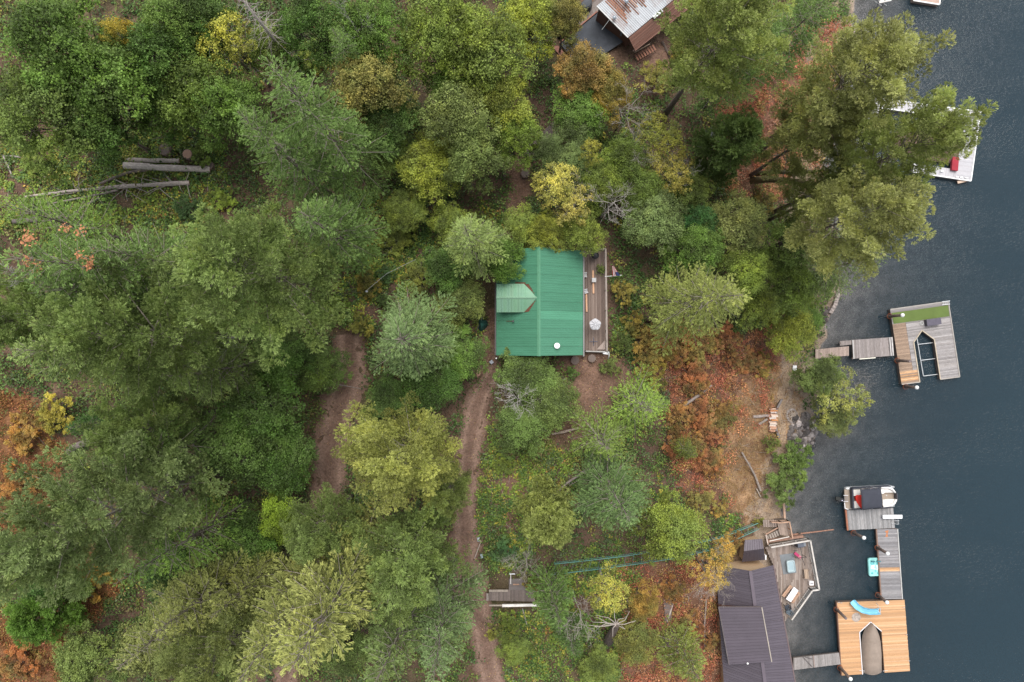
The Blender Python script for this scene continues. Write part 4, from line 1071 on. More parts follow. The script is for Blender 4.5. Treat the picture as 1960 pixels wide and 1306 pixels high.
def roof_plane(parent, A, B, C, D, mat, panel, pitch, col=(1, 1, 1), v=.05, name='roof_panel', bands=None, rib=.035, width=.03):
    """roof plane of separate sheets: AB the upper edge, DC the lower"""
    n = max(1, int(round((B - A).length / panel)))
    for i in range(n):
        t0, t1 = i / n, (i + 1) / n - .0015
        f = 1 + pr.uniform(-v, v)
        if bands: f *= bands(i, n)
        lift = Vector((0, 0, .004 * (i % 2)))
        ribbed(lerp(A, B, t0) + lift, lerp(A, B, t1) + lift, lerp(D, C, t1) + lift, lerp(D, C, t0) + lift, pitch, rib, width=width).build(name, mat, parent, tuple(c * f for c in col))

# ------------------------------------------------------------------ green roofed cabin
e = thing('cabin', (2.5, 3.6, 9.6), 'cabin with green ribbed metal roof and a dormer, in the middle of the woods', 'house')
RZ, EZ = 15.6, 12.9
yT, yB = 8.6, -1.36; xr = 2.45; xe = 6.75; xw = -1.5
MB().box(((xw + xe) / 2, (yT + yB) / 2, 11.15), (xe - xw - .9, yT - yB - .7, 3.3)).build('wall', M_BRICKBROWN, e)
for yy in (yT - .36, yB + .36):
    MB().add([(xw + .5, yy - .05, 12.6), (xe - .5, yy - .05, 12.6), (xr, yy - .05, 15.3), (xw + .5, yy + .05, 12.6), (xe - .5, yy + .05, 12.6), (xr, yy + .05, 15.3)], [(0, 1, 2), (3, 5, 4), (0, 3, 4, 1), (1, 4, 5, 2), (2, 5, 3, 0)]).build('gable', M_BRICKBROWN, e)
V3 = lambda x, y, z: Vector((x, y, z))
roof_plane(e, V3(xr, yT, RZ), V3(xr, yB, RZ), V3(xe, yB, EZ), V3(xe, yT, EZ), M_GREENROOF, .86, .215, (1, 1, 1), .035, bands=lambda i, n: 1.22 if i == 7 else 1.0, rib=.013, width=.018)
roof_plane(e, V3(xr, yB, RZ), V3(xr, yT, RZ), V3(xw, yT, EZ), V3(xw, yB, EZ), M_GREENROOF, .86, .215, (.93, .95, .94), .04, rib=.013, width=.018)  # west slope's shade painted in by a slightly darker tint
MB().add([(xr - .16, yB - .02, RZ - .06), (xr - .16, yT + .02, RZ - .06), (xr, yT + .02, RZ + .07), (xr, yB - .02, RZ + .07), (xr + .16, yB - .02, RZ - .06), (xr + .16, yT + .02, RZ - .06)], [(0, 3, 2, 1), (3, 4, 5, 2)]).build('ridge_cap', M_GREENROOF, e, (1.5, 1.25, 1.25))
# dormer
dz = 15.45; dy = 3.98; dy0, dy1 = 2.66, 5.30; de = 14.78; dxw = xw + .08
def main_z(x): return RZ - (RZ - EZ) * (xr - x) / (xr - xw)
xv = xr - (RZ - de) * (xr - xw) / (RZ - EZ)          # where the dormer eave meets the roof
PALE = (2.5, 1.5, 1.6)
dorm = MB().box(((dxw + .25 + xv) / 2, dy, 13.9), (xv - dxw - .25, dy1 - dy0 - .3, 1.75)).build('dormer', M_BRICKBROWN, e)
for ya in (dy1, dy0):
    nP = 9
    for i in range(nP):
        x0 = dxw + (xv + .12 - dxw) * i / nP; x1 = dxw + (xv + .12 - dxw) * (i + 1) / nP - .004
        A, B, C_, D_ = V3(x0, dy, dz), V3(x1, dy, dz), V3(x1, ya, de), V3(x0, ya, de)
        ribbed(A, B, C_, D_, .29, .03, .03, .022).build('roof_panel', M_GREENROOF, dorm, tuple(c * (1 + pr.uniform(-.04, .04)) for c in PALE))
    xt = xv + .12
    MB().slab([V3(xt, dy, dz), V3(xt, ya, de), V3(xr - .1, dy, dz)] if ya < dy else [V3(xt, ya, de), V3(xt, dy, dz), V3(xr - .1, dy, dz)], .03).build('roof_panel', M_GREENROOF, dorm, PALE)
    s = 1 if ya > dy else -1
    vp = [V3(xv - .12, ya - s * .02, de + .05), V3(xv + .30, ya - s * .05, de + .22), V3(xr - .12, dy + s * .06, dz + .06), V3(xv + .35, ya - s * .52, de + .25)]
    MB().slab(vp if s < 0 else vp[::-1], .02).build('valley_flashing', M_RUST, dorm, (.62, .6, .65))
MB().add([(dxw - .02, dy - .10, dz - .01), (xr - .05, dy - .10, dz - .01), (xr - .05, dy, dz + .06), (dxw - .02, dy, dz + .06), (dxw - .02, dy + .10, dz - .01), (xr - .05, dy + .10, dz - .01)], [(0, 1, 2, 3), (3, 2, 5, 4)]).build('ridge_cap', M_GREENROOF, dorm, (2.9, 1.6, 1.75))
MB().beam((xv - .95, dy1 + .12, main_z(xv - .6) + .06), (xv, dy1 + .05, main_z(xv) + .05), .14, .03).build('step_flashing', M_RUST, dorm, (.6, .6, .65))
ch = MB().tube([P(1065, 662, 13.9), P(1065, 662, 14.9)], .22, 12).build('stove_pipe', M_RUST, e, (1.3, 1.2, 1.2))
MB().lathe(P(1066, 662, 14.7), [(.20, 0), (.27, .05), (.27, .22), (.05, .32)], 16).build('cap', M_PAINT, ch, (.85, .85, .86))
MB().box(P(1064, 663, 14.02), (.62, .5, .06), ry=R(32)).build('pipe_flashing', M_RUST, e)
vt = MB().tube([P(982, 615, 14.0), P(982, 615, 14.45)], .09, 8).build('vent_pipe', M_BLACK, e, (2, 1.6, 1.5))
MB().beam(P(969, 615, 13.75), P(981, 615, 14.12), .05, .02).build('water_stain', M_RUST, e, (.5, .45, .4))
MB().beam((xe + .10, yT, EZ - .08), (xe + .10, yB, EZ - .08), .12, .1).build('gutter', M_WORN, e, (.20, .20, .20))
MB().beam((xw - .08, yT, EZ - .08), (xw - .08, yB, EZ - .08), .12, .1).build('gutter', M_BLACK, e, (2.5, 2.2, 2))
MB().box(P(1055, 471, 13.4), (.22, .7, .16), rz=R(-18)).build('wall_lamp', M_METAL, e, (.5, .52, .55))
for px_, py_ in ((1117, 681), (950, 686)): MB().beam(P(px_, py_, 9.8), P(px_, py_, 12.6), .13, .13).build('corner_post', M_WORN, e, (.6, .6, .58))

# deck of the cabin
DZ = 10.35
e = thing('cabin_deck', (8.1, 4.0, 8.9), 'brown plank deck along the right side of the green roofed cabin', 'deck')
A, B, C_, D_ = P(1115, 477, DZ), P(1157, 479, DZ), P(1159.5, 672, DZ), P(1117, 671, DZ)
deck_planks(e, A, D_, C_, B, M_WOOD, DECKS, .135)
MB().slab([D_ - V3(0, 0, .1), C_ - V3(0, 0, .1), B - V3(0, 0, .1), A - V3(0, 0, .1)], .2).build('joist_frame', M_WOOD, e, (.16, .12, .1))
for t in (.02, .35, .66, .98):
    q = lerp(B, C_, t); MB().beam(V3(q.x - .1, q.y, float(T(q.x, q.y)) - .2), V3(q.x - .1, q.y, DZ - .3), .15, .15).build('post', M_WOOD, e, (.2, .15, .12))
rails_along(e, [B, C_], .95, M_WOOD, (.30, .255, .23), 1.9, top=(.15, .05))
rails_along(e, [A + V3(.1, 0, 0), B], .95, M_WOOD, (.33, .28, .25), 1.2, top=(.12, .05))
MB().beam(D_ + V3(.2, -.08, .02), C_ + V3(0, -.08, .02), .12, .05).build('edge_board', M_WORN, e, (.36, .35, .34))
tri = [P(1143, 669, DZ + .05), P(1158, 669, DZ + .05), P(1158, 652, DZ + .05)]
for i in range(7):
    t = i / 7; a = lerp(tri[0], tri[1], t + .05); b = lerp(tri[2], tri[1], t + .05)
    board(e, 'corner_board', a + V3(0, 0, .02), b + V3(0, 0, .02), .12, .04, M_WOOD, tint([(.36, .29, .26)]))
for nm, pts, lab in (('loose_board', ((1135, 518), (1136, 562)), 'long new tan board lying on the deck beside the grey square'), ('loose_board', ((1122, 553), (1123, 597)), 'long new tan board lying along the cabin wall side of the deck')):
    a, b = P(*pts[0], DZ + .10), P(*pts[1], DZ + .10)
    o = MB().beam(a, b, .16, .12).build(nm, M_NEWWOOD, None, (.62, .37, .23), loc=(a + b) / 2); tag(o, lab, 'board')
c = P(1136, 537, DZ)
e = thing('small_table', c, 'small square grey table on the cabin deck', 'table')
MB().box(c + V3(0, 0, .48), (.42, .42, .04)).build('table_top', M_WORN, e, (.52, .52, .53))
for sx in (-1, 1):
    for sy in (-1, 1): MB().beam(c + V3(sx * .17, sy * .17, 0), c + V3(sx * .17, sy * .17, .46), .03, .03).build('leg', M_METAL, e)
c = P(1135.5, 622, DZ)
e = thing('parasol', c, 'white folded fabric parasol standing on the cabin deck', 'parasol')
MB().tube([c, c + V3(0, 0, 1.75)], .025, 8).build('pole', M_METAL, e)
mb = MB(); n = 40
prf = [(.06, 1.80), (.30, 1.76), (.48, 1.70), (.55, 1.62)]
base = len(mb.v)
for rr, z in prf:
    for k in range(n):
        q = 2 * math.pi * k / n; w = rr * (1 + .05 * math.sin(q * 5)); zz = z + (.06 * math.sin(q * 9) + .03 * math.sin(q * 4 + 1)) * rr / .5
        mb.v.append(c + V3(w * math.cos(q), w * math.sin(q), zz))
for i in range(len(prf) - 1):
    for k in range(n): a = i * n + k; b = i * n + (k + 1) % n; mb.f.append((a, a + n, b + n, b))
mb.f.append(tuple(range(n)))
mb.build('canopy', M_FABRIC, e, (.50, .50, .53), smooth=True)
for k in range(9):
    q = 2 * math.pi * k / 9 + .2; MB().tube([c + V3(.08 * math.cos(q), .08 * math.sin(q), 1.81), c + V3(.30 * math.cos(q + .1), .30 * math.sin(q + .1), 1.80), c + V3(.52 * math.cos(q - .05), .52 * math.sin(q - .05), 1.66)], [.014, .012, .008], 5).build('fold', M_FABRIC, e, (.16, .16, .18))
mb = MB().lathe(c, [(.26, 0), (.26, .06), (.05, .10)], 14).build('foot', M_BLACK, e)
c = P(1136, 654, DZ)
e = thing('cross_stand', c, 'dark cross shaped stand on the cabin deck below the white parasol', 'stand')
MB().beam(c + V3(-.40, 0, .06), c + V3(.40, 0, .06), .06, .06).build('cross_bar', M_BLACK, e, (4, 4, 5)); MB().beam(c + V3(0, -.40, .09), c + V3(0, .40, .09), .06, .06).build('cross_bar', M_BLACK, e, (4, 4, 5))
MB().tube([c + V3(0, 0, .1), c + V3(0, 0, .5)], .05, 8).build('socket', M_BLACK, e, (4, 4, 5))
c = P(1137, 491, DZ)
e = thing('round_grill', c, 'round black kettle grill at the top end of the cabin deck', 'grill')
MB().lathe(c + V3(0, 0, .55), [(.10, 0), (.34, .18), (.38, .30), (.36, .38), (.2, .50), (.03, .54)], 16).build('kettle', M_BLACK, e)
for q in (0, 2.1, 4.2): MB().tube([c + V3(.15 * math.cos(q), .15 * math.sin(q), .6), c + V3(.34 * math.cos(q), .34 * math.sin(q), 0)], .015, 6).build('leg', M_METAL, e)
def patio_chair(px_, py_, z, rz, col, label, mat=M_PAINT, s=1.0):
    c = P(px_, py_, z); e = thing('chair', c, label, 'chair'); m = Matrix.Rotation(rz, 3, 'Z')
    def w(x, y, zz): return c + m @ (V3(x, y, zz) * s)
    for i in range(4): MB().beam(w(-.2 + i * .13, -.24, .42), w(-.2 + i * .13, .24, .42), .11 * s, .03).build('seat_slat', mat, e, col)
    for i in range(4): MB().beam(w(-.26, -.2 + i * .13, .45), w(-.38, -.2 + i * .13, .95), .10 * s, .025).build('back_slat', mat, e, col)
    for sy in (-1, 1):
        MB().beam(w(.22, sy * .26, 0), w(.22, sy * .26, .62), .05, .05).build('leg', mat, e, col); MB().beam(w(-.26, sy * .26, 0), w(-.26, sy * .26, .62), .05, .05).build('leg', mat, e, col)
        MB().beam(w(-.3, sy * .28, .63), w(.28, sy * .28, .63), .09, .03).build('armrest', mat, e, col)
    return e
patio_chair(1119, 527, DZ, 0, (.5, .5, .5), 'white chair against the cabin wall beside the upper loose board', s=.7)
patio_chair(1121, 558, DZ, .3, (.5, .51, .54), 'white chair against the cabin wall at the head of the lower loose board', s=.6)
c = P(1158, 672, DZ + .6)
o = MB().tube([c + V3(-.25, -.1, 0), c + V3(.1, -.15, .15), c + V3(.35, -.1, .1), c + V3(.42, -.45, -.1), c + V3(.40, -.8, -.6)], .05, 8).tube([c + V3(-.2, -.25, 0), c + V3(.3, -.3, .05)], .07, 8).build('white_pipe', M_PAINT, None, (.8, .8, .82), smooth=True, loc=c); tag(o, 'bent white pipe at the lower right corner of the cabin deck', 'pipe')
c = P(1148, 516, DZ)
e = thing('planter', c, 'wooden planter box with a small plant on the right edge of the cabin deck', 'planter')
for sx, sy, lx, ly in ((0, .22, .5, .04), (0, -.22, .5, .04), (.25, 0, .04, .40), (-.25, 0, .04, .40)): MB().box(c + V3(sx, sy, .2), (lx, ly, .38)).build('side_board', M_WOOD, e, (.25, .2, .16))
MB().box(c + V3(0, 0, .3), (.44, .38, .05)).build('soil', M_BARK, e, (.5, .5, .5))
rr = np.random.default_rng(4); Vv, fv = leaves(rr, np.array(c + V3(0, 0, .55)) - np.array(c) + rr.normal(size=(160, 3)) * np.array((.22, .22, .14)), np.tile((0, 0, 1.0), (160, 1)), np.full(160, .5), .14)
o = bpy.data.objects.new('plant', mesh_np('plant', Vv, 4, M_LEAF, fv)); COL.objects.link(o); o.parent = e; o.color = (.13, .17, .04, 1)
# flag on its pole
a = P(1158, 529.5, DZ + 1.0)
e = thing('flag', a, 'striped flag with blue corner drooping from a pole on the deck railing', 'flag')
MB().tube([a, P(1190, 527, DZ + 1.5)], .03, 8).build('pole', M_PAINT, e, (.7, .7, .7))
t0, t1 = P(1171.8, 509.5, DZ + 2.1), P(1174.5, 509.3, DZ + 2.1); b0, b1 = P(1172.6, 529.2, DZ + 1.25), P(1187, 528, DZ + 1.45)
for i in range(9):
    u0, u1 = i / 9, (i + 1) / 9; w_ = .05 * math.sin(i * 1.9); up = V3(0, 0, w_)
    MB().slab([lerp(t0, t1, u0) + up, lerp(b0, b1, u0) + up, lerp(b0, b1, u1 - .004) + up, lerp(t0, t1, u1 - .004) + up], .008).build('stripe', M_FABRIC, e, (.48, .03, .05) if i % 2 == 0 else (.78, .76, .74))
MB().slab([lerp(lerp(t0, t1, .5), lerp(b0, b1, .5), .62) + V3(0, 0, .09), lerp(b0, b1, .5) + V3(0, 0, .07), lerp(b0, b1, 1.0) + V3(0, 0, .07), lerp(lerp(t0, t1, 1), lerp(b0, b1, 1), .62) + V3(0, 0, .09)], .012).build('canton', M_FABRIC, e, (.04, .06, .16))

# things round the cabin
c = G(923, 622); e = thing('tarp_heap', c, 'dark green tarpaulin over a heap left of the cabin', 'tarp')
mb = MB(); nn = 14
for j in range(5):
    for k in range(nn):
        q = 2 * math.pi * k / nn; rr_ = (1 - j / 4.6) ** .6 * (.62 + .12 * math.sin(q * 3 + 1) + .06 * math.sin(q * 7)); mb.v.append(c + V3(.8 * rr_ * math.cos(q), 1.15 * rr_ * math.sin(q), -.05 + .26 * j + .05 * math.sin(q * 5 + j)))
for j in range(4):
    for k in range(nn): a = j * nn + k; b = j * nn + (k + 1) % nn; mb.f.append((a, b, b + nn, a + nn))
mb.f.append(tuple(4 * nn + k for k in range(nn)))
mb.build('cover', M_FABRIC, e, (.02, .085, .07))
MB().beam(c + V3(-.5, -.5, .3), c + V3(.1, .8, .8), .06, .05).build('strap', M_FABRIC, e, (.12, .14, .13))
c = G(941, 693); e = thing('lantern_box', c, 'small dark box standing where the narrow track meets the cabin', 'box')
MB().box(c + V3(0, 0, .2), (.28, .28, .4), rz=.7).build('body', M_BLACK, e, (3, 3, 4)); MB().box(c + V3(0, 0, .42), (.34, .34, .05), rz=.7).build('lid', M_METAL, e, (.35, .37, .42))
for i in range(5):
    c = G(914 + (i % 2) * 4, 708 + i * 3); o = MB().box(c + V3(0, 0, .12), (.32, .16, .2), rz=R(60 + 4 * i)).build('brick', M_STONE, None, (1.9, 1.15, .95), loc=c)
    tag(o, 'reddish block in the small pile beside the narrow track near the cabin', 'block', 'blocks piled by the narrow track')
a = G(700, 560); e = thing('white_pole', a, 'thin white pole with a bent top in the clearing above the silvery fir', 'pole')
MB().tube([a, P(702, 556, a.z + 2.2), P(740, 524, a.z + 1.6), P(795, 497, a.z + .6)], .018, 6).build('shaft', M_PAINT, e, (.32, .33, .34))
MB().box(P(702, 558, a.z + 2.2), (.2, .14, .15)).build('head', M_PAINT, e, (.4, .42, .45))
for px_, py_, hh, r_, lb in ((1100, 690, .45, .42, 'cut log stump below the right end of the green roof'), (1132, 686, .45, .40, 'cut log stump below the deck, right of the other one'), (1005, 335, .6, .42, 'grey stump beside the brown trail north of the cabin'),
                             (367, 300, .9, .46, 'reddish topped stump right of the upper stacked log'), (405, 320, .7, .44, 'stump touching the right end of the stacked logs'), (318, 288, .35, .55, 'low brown stump above the stacked logs')):
    c = G(px_, py_); e = thing('stump', c, lb, 'stump')
    MB().lathe(c, [(r_ * 1.25, -.15), (r_ * 1.05, .12), (r_, hh)], 14).build('bark', M_BARK, e, (1.3, 1.15, 1.1)); MB().lathe(c + V3(0, 0, hh - .01), [(r_ * .9, 0), (r_ * .88, .03)], 14).build('cut_face', M_NEWWOOD, e, (.34, .21, .15) if 'reddish' in lb else (.15, .115, .10))
# boardwalk on the trail north of the cabin
a, b = G(1008, 296, .15), G(1068, 238, .2)
e = thing('boardwalk', a, 'dark narrow boardwalk on the trail north of the cabin', 'boardwalk'); d = (b - a).normalized(); sd = V3(-d.y, d.x, 0) * .55
nn = int((b - a).length / .2)
for i in range(nn):
    q = lerp(a, b, (i + .5) / nn); board(e, 'plank', q - sd, q + sd, .17, .04, M_WOOD, tint([(.13, .105, .095)]))
for s in (-1, 1): MB().beam(a + sd * s * .8 - V3(0, 0, .07), b + sd * s * .8 - V3(0, 0, .07), .09, .09).build('bearer', M_WOOD, e, (.1, .08, .07))
a, b = G(962, 312, .15), G(966, 345, .15); o = MB().tube([a, b], .14, 8).build('edging_log', M_BARK, None, (.9, .85, .8), loc=a); tag(o, 'dark edging log on the left side of the brown trail north of the cabin', 'log')
a, b = G(1338, 268, .3), G(1366, 252, .3)
e = thing('footbridge', a, 'short blue grey plank footbridge among brush left of the round dark pine', 'footbridge'); d = (b - a).normalized(); sd = V3(-d.y, d.x, 0) * .5
for i in range(9): q = lerp(a, b, (i + .5) / 9); board(e, 'plank', q - sd, q + sd, (b - a).length / 9 - .02, .04, M_WOOD, tint([(.17, .18, .20)]))
for s in (-1, 1): MB().beam(a + sd * s * .8 - V3(0, 0, .1), b + sd * s * .8 - V3(0, 0, .1), .1, .14).build('bearer', M_WOOD, e, (.1, .09, .08))

# ------------------------------------------------------------------ brown roofed house at the top
e = thing('house', P(1215, 40, 9.4), 'brown house at the top edge with a rusted white corrugated roof and brown porch roof', 'house')
L_, B_, R_ = P(1143, 10.7, 13.0), P(1203, 71, 12.0), P(1286.5, 1.5, 12.0)
u = (R_ - B_); u2 = u * 1.6; L2 = L_ + u2; R2 = B_ + u2
M_TIN = plain('rusted_white_tin', (.46, .48, .51), .5, .0, var=.08, scale=1.0, dirt=(.25, .11, .065), dirt_amt=.95, dirt_scale=.42, stretch=(.75, .75, .75))
d_ = (B_ - L_).normalized()
n = 11
for i in range(n):
    t0, t1 = i / n, (i + 1) / n - .002
    a, b, c, d = lerp(L_, L2, t0), lerp(L_, L2, t1), lerp(B_, R2, t1), lerp(B_, R2, t0)
    ribbed(a, b, c, d, .2, .035, .03, .045).build('roof_panel', M_TIN, e, (1, 1, 1))
    if i > 0:                                    # strips where the white coating is gone
        for k in range(4):
            s0, s1 = pr.uniform(0, .08), min(.92, pr.uniform(.50, .80)); x0 = t0 + (t1 - t0) * (k + .1) / 4; x1 = t0 + (t1 - t0) * (k + .1 + pr.uniform(.45, .75)) / 4
            q = lambda s, x: lerp(lerp(L_, L2, x), lerp(B_, R2, x), s) + V3(0, 0, .05)
            MB().slab([q(s0, x0), q(s1, x0), q(s1, x1), q(s0, x1)], .03).build('rust_strip', M_RUST, e, pr.choice([(1, 1, 1), (1.5, 1.6, 1.8), (1.9, 2.4, 2.8), (.9, .8, .8)]))
MB().beam(L_ + V3(-.05, -.05, 0), B_ + V3(-.05, -.05, 0), .1, .12).build('rake_board', M_WORN, e, (.62, .62, .62))
o1, o2 = P(1214.6, 96, 11.0), P(1336, 0, 11.0); o2 = lerp(o1, o2, 1.25)
n = 12
for i in range(n):
    t0, t1 = i / n, (i + 1) / n; a, b = lerp(B_ - V3(0, 0, .12), o1, (t0 + t1) / 2), lerp(lerp(B_, R2, .93) - V3(0, 0, .12), o2, (t0 + t1) / 2)
    w = (o1 - B_).length / n * .62 + .06
    board(e, 'porch_roof_board', a + V3(0, 0, .02 * (i % 2)), b + V3(0, 0, .02 * (i % 2)), .30, .05, M_WOOD, tint([(.155, .075, .055), (.175, .088, .066)], .08))
MB().beam(o1 + V3(.04, -.04, 0), o2 + V3(.04, -.04, 0), .12, .14).build('gutter', M_PAINT, e, (.30, .13, .095))
wl = [P(1146, 17, 13.0), P(1204, 76, 13.0)]
cc = (L_ + B_ + L2 + R2) / 4
MB().add([(L_.x + .2, L_.y - .1, 9.2), (B_.x + .1, B_.y + .15, 9.2), (R2.x, R2.y, 9.2), (L2.x, L2.y, 9.2), (L_.x + .2, L_.y - .1, L_.z - .1), (B_.x + .1, B_.y + .15, B_.z - .1), (R2.x, R2.y, R2.z - .1), (L2.x, L2.y, L2.z - .1)], [(3, 2, 1, 0), (0, 1, 5, 4), (1, 2, 6, 5), (2, 3, 7, 6), (3, 0, 4, 7), (4, 5, 6, 7)]).build('wall', M_BRICKBROWN, e)
for px_, py_ in ((1199, 3), (1176, 34)):
    z0 = 12.9 if py_ < 20 else 12.6
    v_ = MB().tube([P(px_, py_, z0 - .3), P(px_, py_, z0 + .35)], .09, 8).build('vent_pipe', M_METAL, e); MB().lathe(P(px_, py_, z0 + .3), [(.1, 0), (.2, .06), (.04, .16)], 12).build('cap', M_METAL, v_, (.5, .55, .6))
MB().box(P(1259, 27, 12.1), (1.1, .3, .12), rz=R(40)).build('gutter_box', M_WORN, e, (.65, .68, .7))
MB().tube([P(1168, 36, 12.7), P(1152, 57, 12.2)], .02, 5).build('antenna', M_METAL, e)
for px_, py_ in ((1174, 45), (1186, 61)): MB().box(P(px_, py_, 11.2), (.7, .1, .8), rz=R(-45)).build('window', M_METAL, e, (.3, .34, .4))
MB().beam(P(1212, 97, 9.6), P(1213, 97, 10.9), .14, .14).build('porch_post', M_WOOD, e, (.2, .14, .12))
MB().beam(P(1265, 58, 9.6), P(1266, 58, 10.9), .14, .14).build('porch_post', M_WOOD, e, (.2, .14, .12))
e = thing('porch_steps', P(1233, 103, 9.2), 'reddish wooden steps below the porch of the brown house', 'steps')
for i in range(8):
    c = P(1219 + i * 4.7, 110 - i * 2.7, 9.45 + .06 * i); board(e, 'tread', c + V3(-.17, .28, 0), c + V3(.17, -.28, 0), .17, .05, M_WOOD, tint([(.26, .12, .08)]))
MB().beam(P(1211, 112, 9.35), P(1247, 91, 9.8), .06, .12).build('stringer', M_WOOD, e, (.1, .05, .04)); MB().beam(P(1220, 121, 9.25), P(1255, 100, 9.7), .06, .12).build('stringer', M_WOOD, e, (.1, .05, .04))
MB().beam(P(1214, 101, 10.2), P(1244, 84, 10.4), .08, .06).build('handrail', M_WOOD, e, (.33, .25, .19))
e = thing('felt_deck', P(1125, 80, 9.6), 'dark slate coloured deck left of the brown house, half under the orange maple', 'deck')
MB().slab([P(1073, 84, 10.2), P(1110, 134, 10.2), P(1192, 80, 10.2), P(1146, 23, 10.2)], .12).build('felt_sheet', M_SLATE, e)
MB().slab([P(1074, 84, 10.05), P(1110, 133, 10.05), P(1191, 80, 10.05), P(1145, 24, 10.05)], .9).build('skirt', M_WOOD, e, (.12, .09, .08))
MB().beam(P(1071, 82, 10.25), P(1143, 22, 10.25), .12, .1).build('edge_board', M_WOOD, e, (.28, .13, .10))
for i in range(3): MB().box(P(1068 + i * 3, 95 + i * 5, 9.9 - .18 * i), (.5, 1.3, .12), rz=R(40)).build('step', M_WOOD, e, (.24, .11, .085))
e = thing('side_walkway', P(1118, 35, 9.6), 'grey plank walkway between the slate deck and the top edge', 'walkway')
A, B, C_, D_ = P(1146, -30, 10.15), P(1160, -12, 10.15), P(1092, 68, 10.15), P(1077, 56, 10.15)
A, B, C_, D_ = P(1140, 2, 10.15), P(1147, 21, 10.15), P(1093, 66, 10.15), P(1086, 50, 10.15)
deck_planks(e, A, B, C_, D_, M_WOOD, [(.19, .16, .15), (.22, .19, .175)], .17)
deck_planks(e, P(1158, -20, 10.15), P(1172, -4, 10.15), B + V3(.02, 0, 0), A, M_WOOD, [(.19, .16, .15)], .17)
MB().slab([P(1086, 51, 10.02), P(1093, 66, 10.02), P(1172, -4, 10.02), P(1158, -20, 10.02)], .8).build('frame', M_WOOD, e, (.12, .1, .09))
for px_, py_, lb, s in ((1121, 15, 'grey covered barbecue on the walkway by the brown house, nearer the top edge', .62), (1096, 47, 'grey green covered barbecue on the walkway beside the slate deck', .58), (1075, 67, 'black covered pot beside the corner of the slate deck', .42)):
    c = P(px_, py_, 10.15) if px_ > 1080 else G(px_, py_); e = thing('covered_barbecue' if px_ > 1080 else 'covered_pot', c, lb, 'cover')
    mb = MB(); nn = 12
    for z, f in ((0, 1.0), (.5, .95), (.85, .88), (1.0, .65), (1.05, .2)):
        for k in range(nn): q = 2 * math.pi * k / nn; w = s * f * (1 + .10 * math.sin(3 * q)); mb.v.append(c + V3(1.25 * w * math.cos(q) * .72 - w * math.sin(q) * .6, 1.25 * w * math.cos(q) * .72 + w * math.sin(q) * .6, z * (1 if s > .5 else .6)))
    for j in range(4):
        for k in range(nn): a = j * nn + k; b = j * nn + (k + 1) % nn; mb.f.append((a, b, b + nn, a + nn))
    mb.f.append(tuple(4 * nn + k for k in range(nn))); mb.build('cover', M_FABRIC, e, (.075, .082, .092) if px_ > 1110 else (.055, .065, .062) if px_ > 1080 else (.02, .02, .025))
    MB().lathe(c, [(s * .8, -.02), (s * .8, .06)], 10).build('foot', M_BLACK, e)
c = P(1277, 59, 10.6); e = thing('hanging_flower_pot', c, 'hanging pot with a red flower at the porch eave of the brown house', 'flower pot')
MB().lathe(c, [(.12, 0), (.2, .22), (.18, .24)], 12).build('pot', M_BLACK, e, (1.5, 2, 1.5)); MB().tube([c + V3(0, 0, .2), P(1275, 54, 11.0)], .012, 5).build('hanger', M_METAL, e)
Vv, fv = leaves(rr, rr.normal(size=(120, 3)) * np.array((.16, .16, .08)) + np.array((0, 0, .3)), np.tile((0, 0, 1.0), (120, 1)), np.full(120, .5), .11)
o = bpy.data.objects.new('plant', mesh_np('plant', Vv, 4, M_LEAF, fv)); COL.objects.link(o); o.parent = e; o.color = (.08, .16, .04, 1)
MB().lathe(c + V3(.08, -.05, .36), [(.03, 0), (.09, .05), (.02, .1)], 8).build('flower', M_FABRIC, e, (.55, .02, .02))
a, b = G(1267, 80, .12), G(1291, 132, .12); o = MB().tube([a, lerp(a, b, .5) + V3(.1, 0, .03), b], [.16, .15, .12], 8).build('edging_log', M_BARK, None, (.8, .75, .72), loc=a); tag(o, 'long dark log edging the bare ground right of the porch steps', 'log')

# ------------------------------------------------------------------ logs and leaning stems
def log(pts, rads, label, col, mat=M_GREY, cut=True, ground_dz=.2, name='log', cat='log'):
    ws = [G(a, b, ground_dz + rads[i]) if len(q) == 2 else P(a, b, q[2]) for i, q in enumerate(pts) for a, b in [q[:2]]]
    if len(pts) == 2 and not cut:
        pass
    e = thing(name, ws[0], label, cat)
    if len(pts[0]) == 2 and min(rads) > .0:       # knots, bends and flaking make the outline uneven
        w2, r2 = [], []
        for i in range(len(ws) - 1):
            for k in range(4):
                t = k / 4; w2.append(lerp(ws[i], ws[i + 1], t) + V3(pr.uniform(-1, 1), pr.uniform(-1, 1), pr.uniform(-1, 1)) * rads[i] * .12); r2.append(lerp(rads[i], rads[i + 1], t) * pr.uniform(.88, 1.12))
        w2[0] = ws[0]; w2.append(ws[-1]); r2.append(rads[-1])
    else: w2, r2 = ws, rads
    MB().tube(w2, r2, 10).build('trunk', mat, e, col, smooth=False)
    if cut:
        d = (ws[-1] - ws[-2]).normalized(); MB().tube([ws[-1], ws[-1] + d * .03], rads[-1] * .93, 10).build('cut_face', M_NEWWOOD, e, (.34, .24, .18))
        d = (ws[0] - ws[1]).normalized(); MB().tube([ws[0], ws[0] + d * .03], rads[0] * .93, 10).build('cut_face', M_NEWWOOD, e, (.33, .22, .16))
    return e, ws
log([(237, 317), (320, 321), (402, 325)], [.29, .30, .32], 'thick grey cut log, the larger of the two stacked at upper left', (1.0, .95, .93))
log([(242, 306), (300, 307), (343, 308)], [.21, .21, .21], 'thinner grey cut log behind the larger one at upper left', (.8, .75, .72))
e, ws = log([(48, 377), (130, 366), (250, 356), (362, 350)], [.09, .14, .18, .21], 'long slender fallen trunk with bare branches at upper left', (.95, .88, .85))
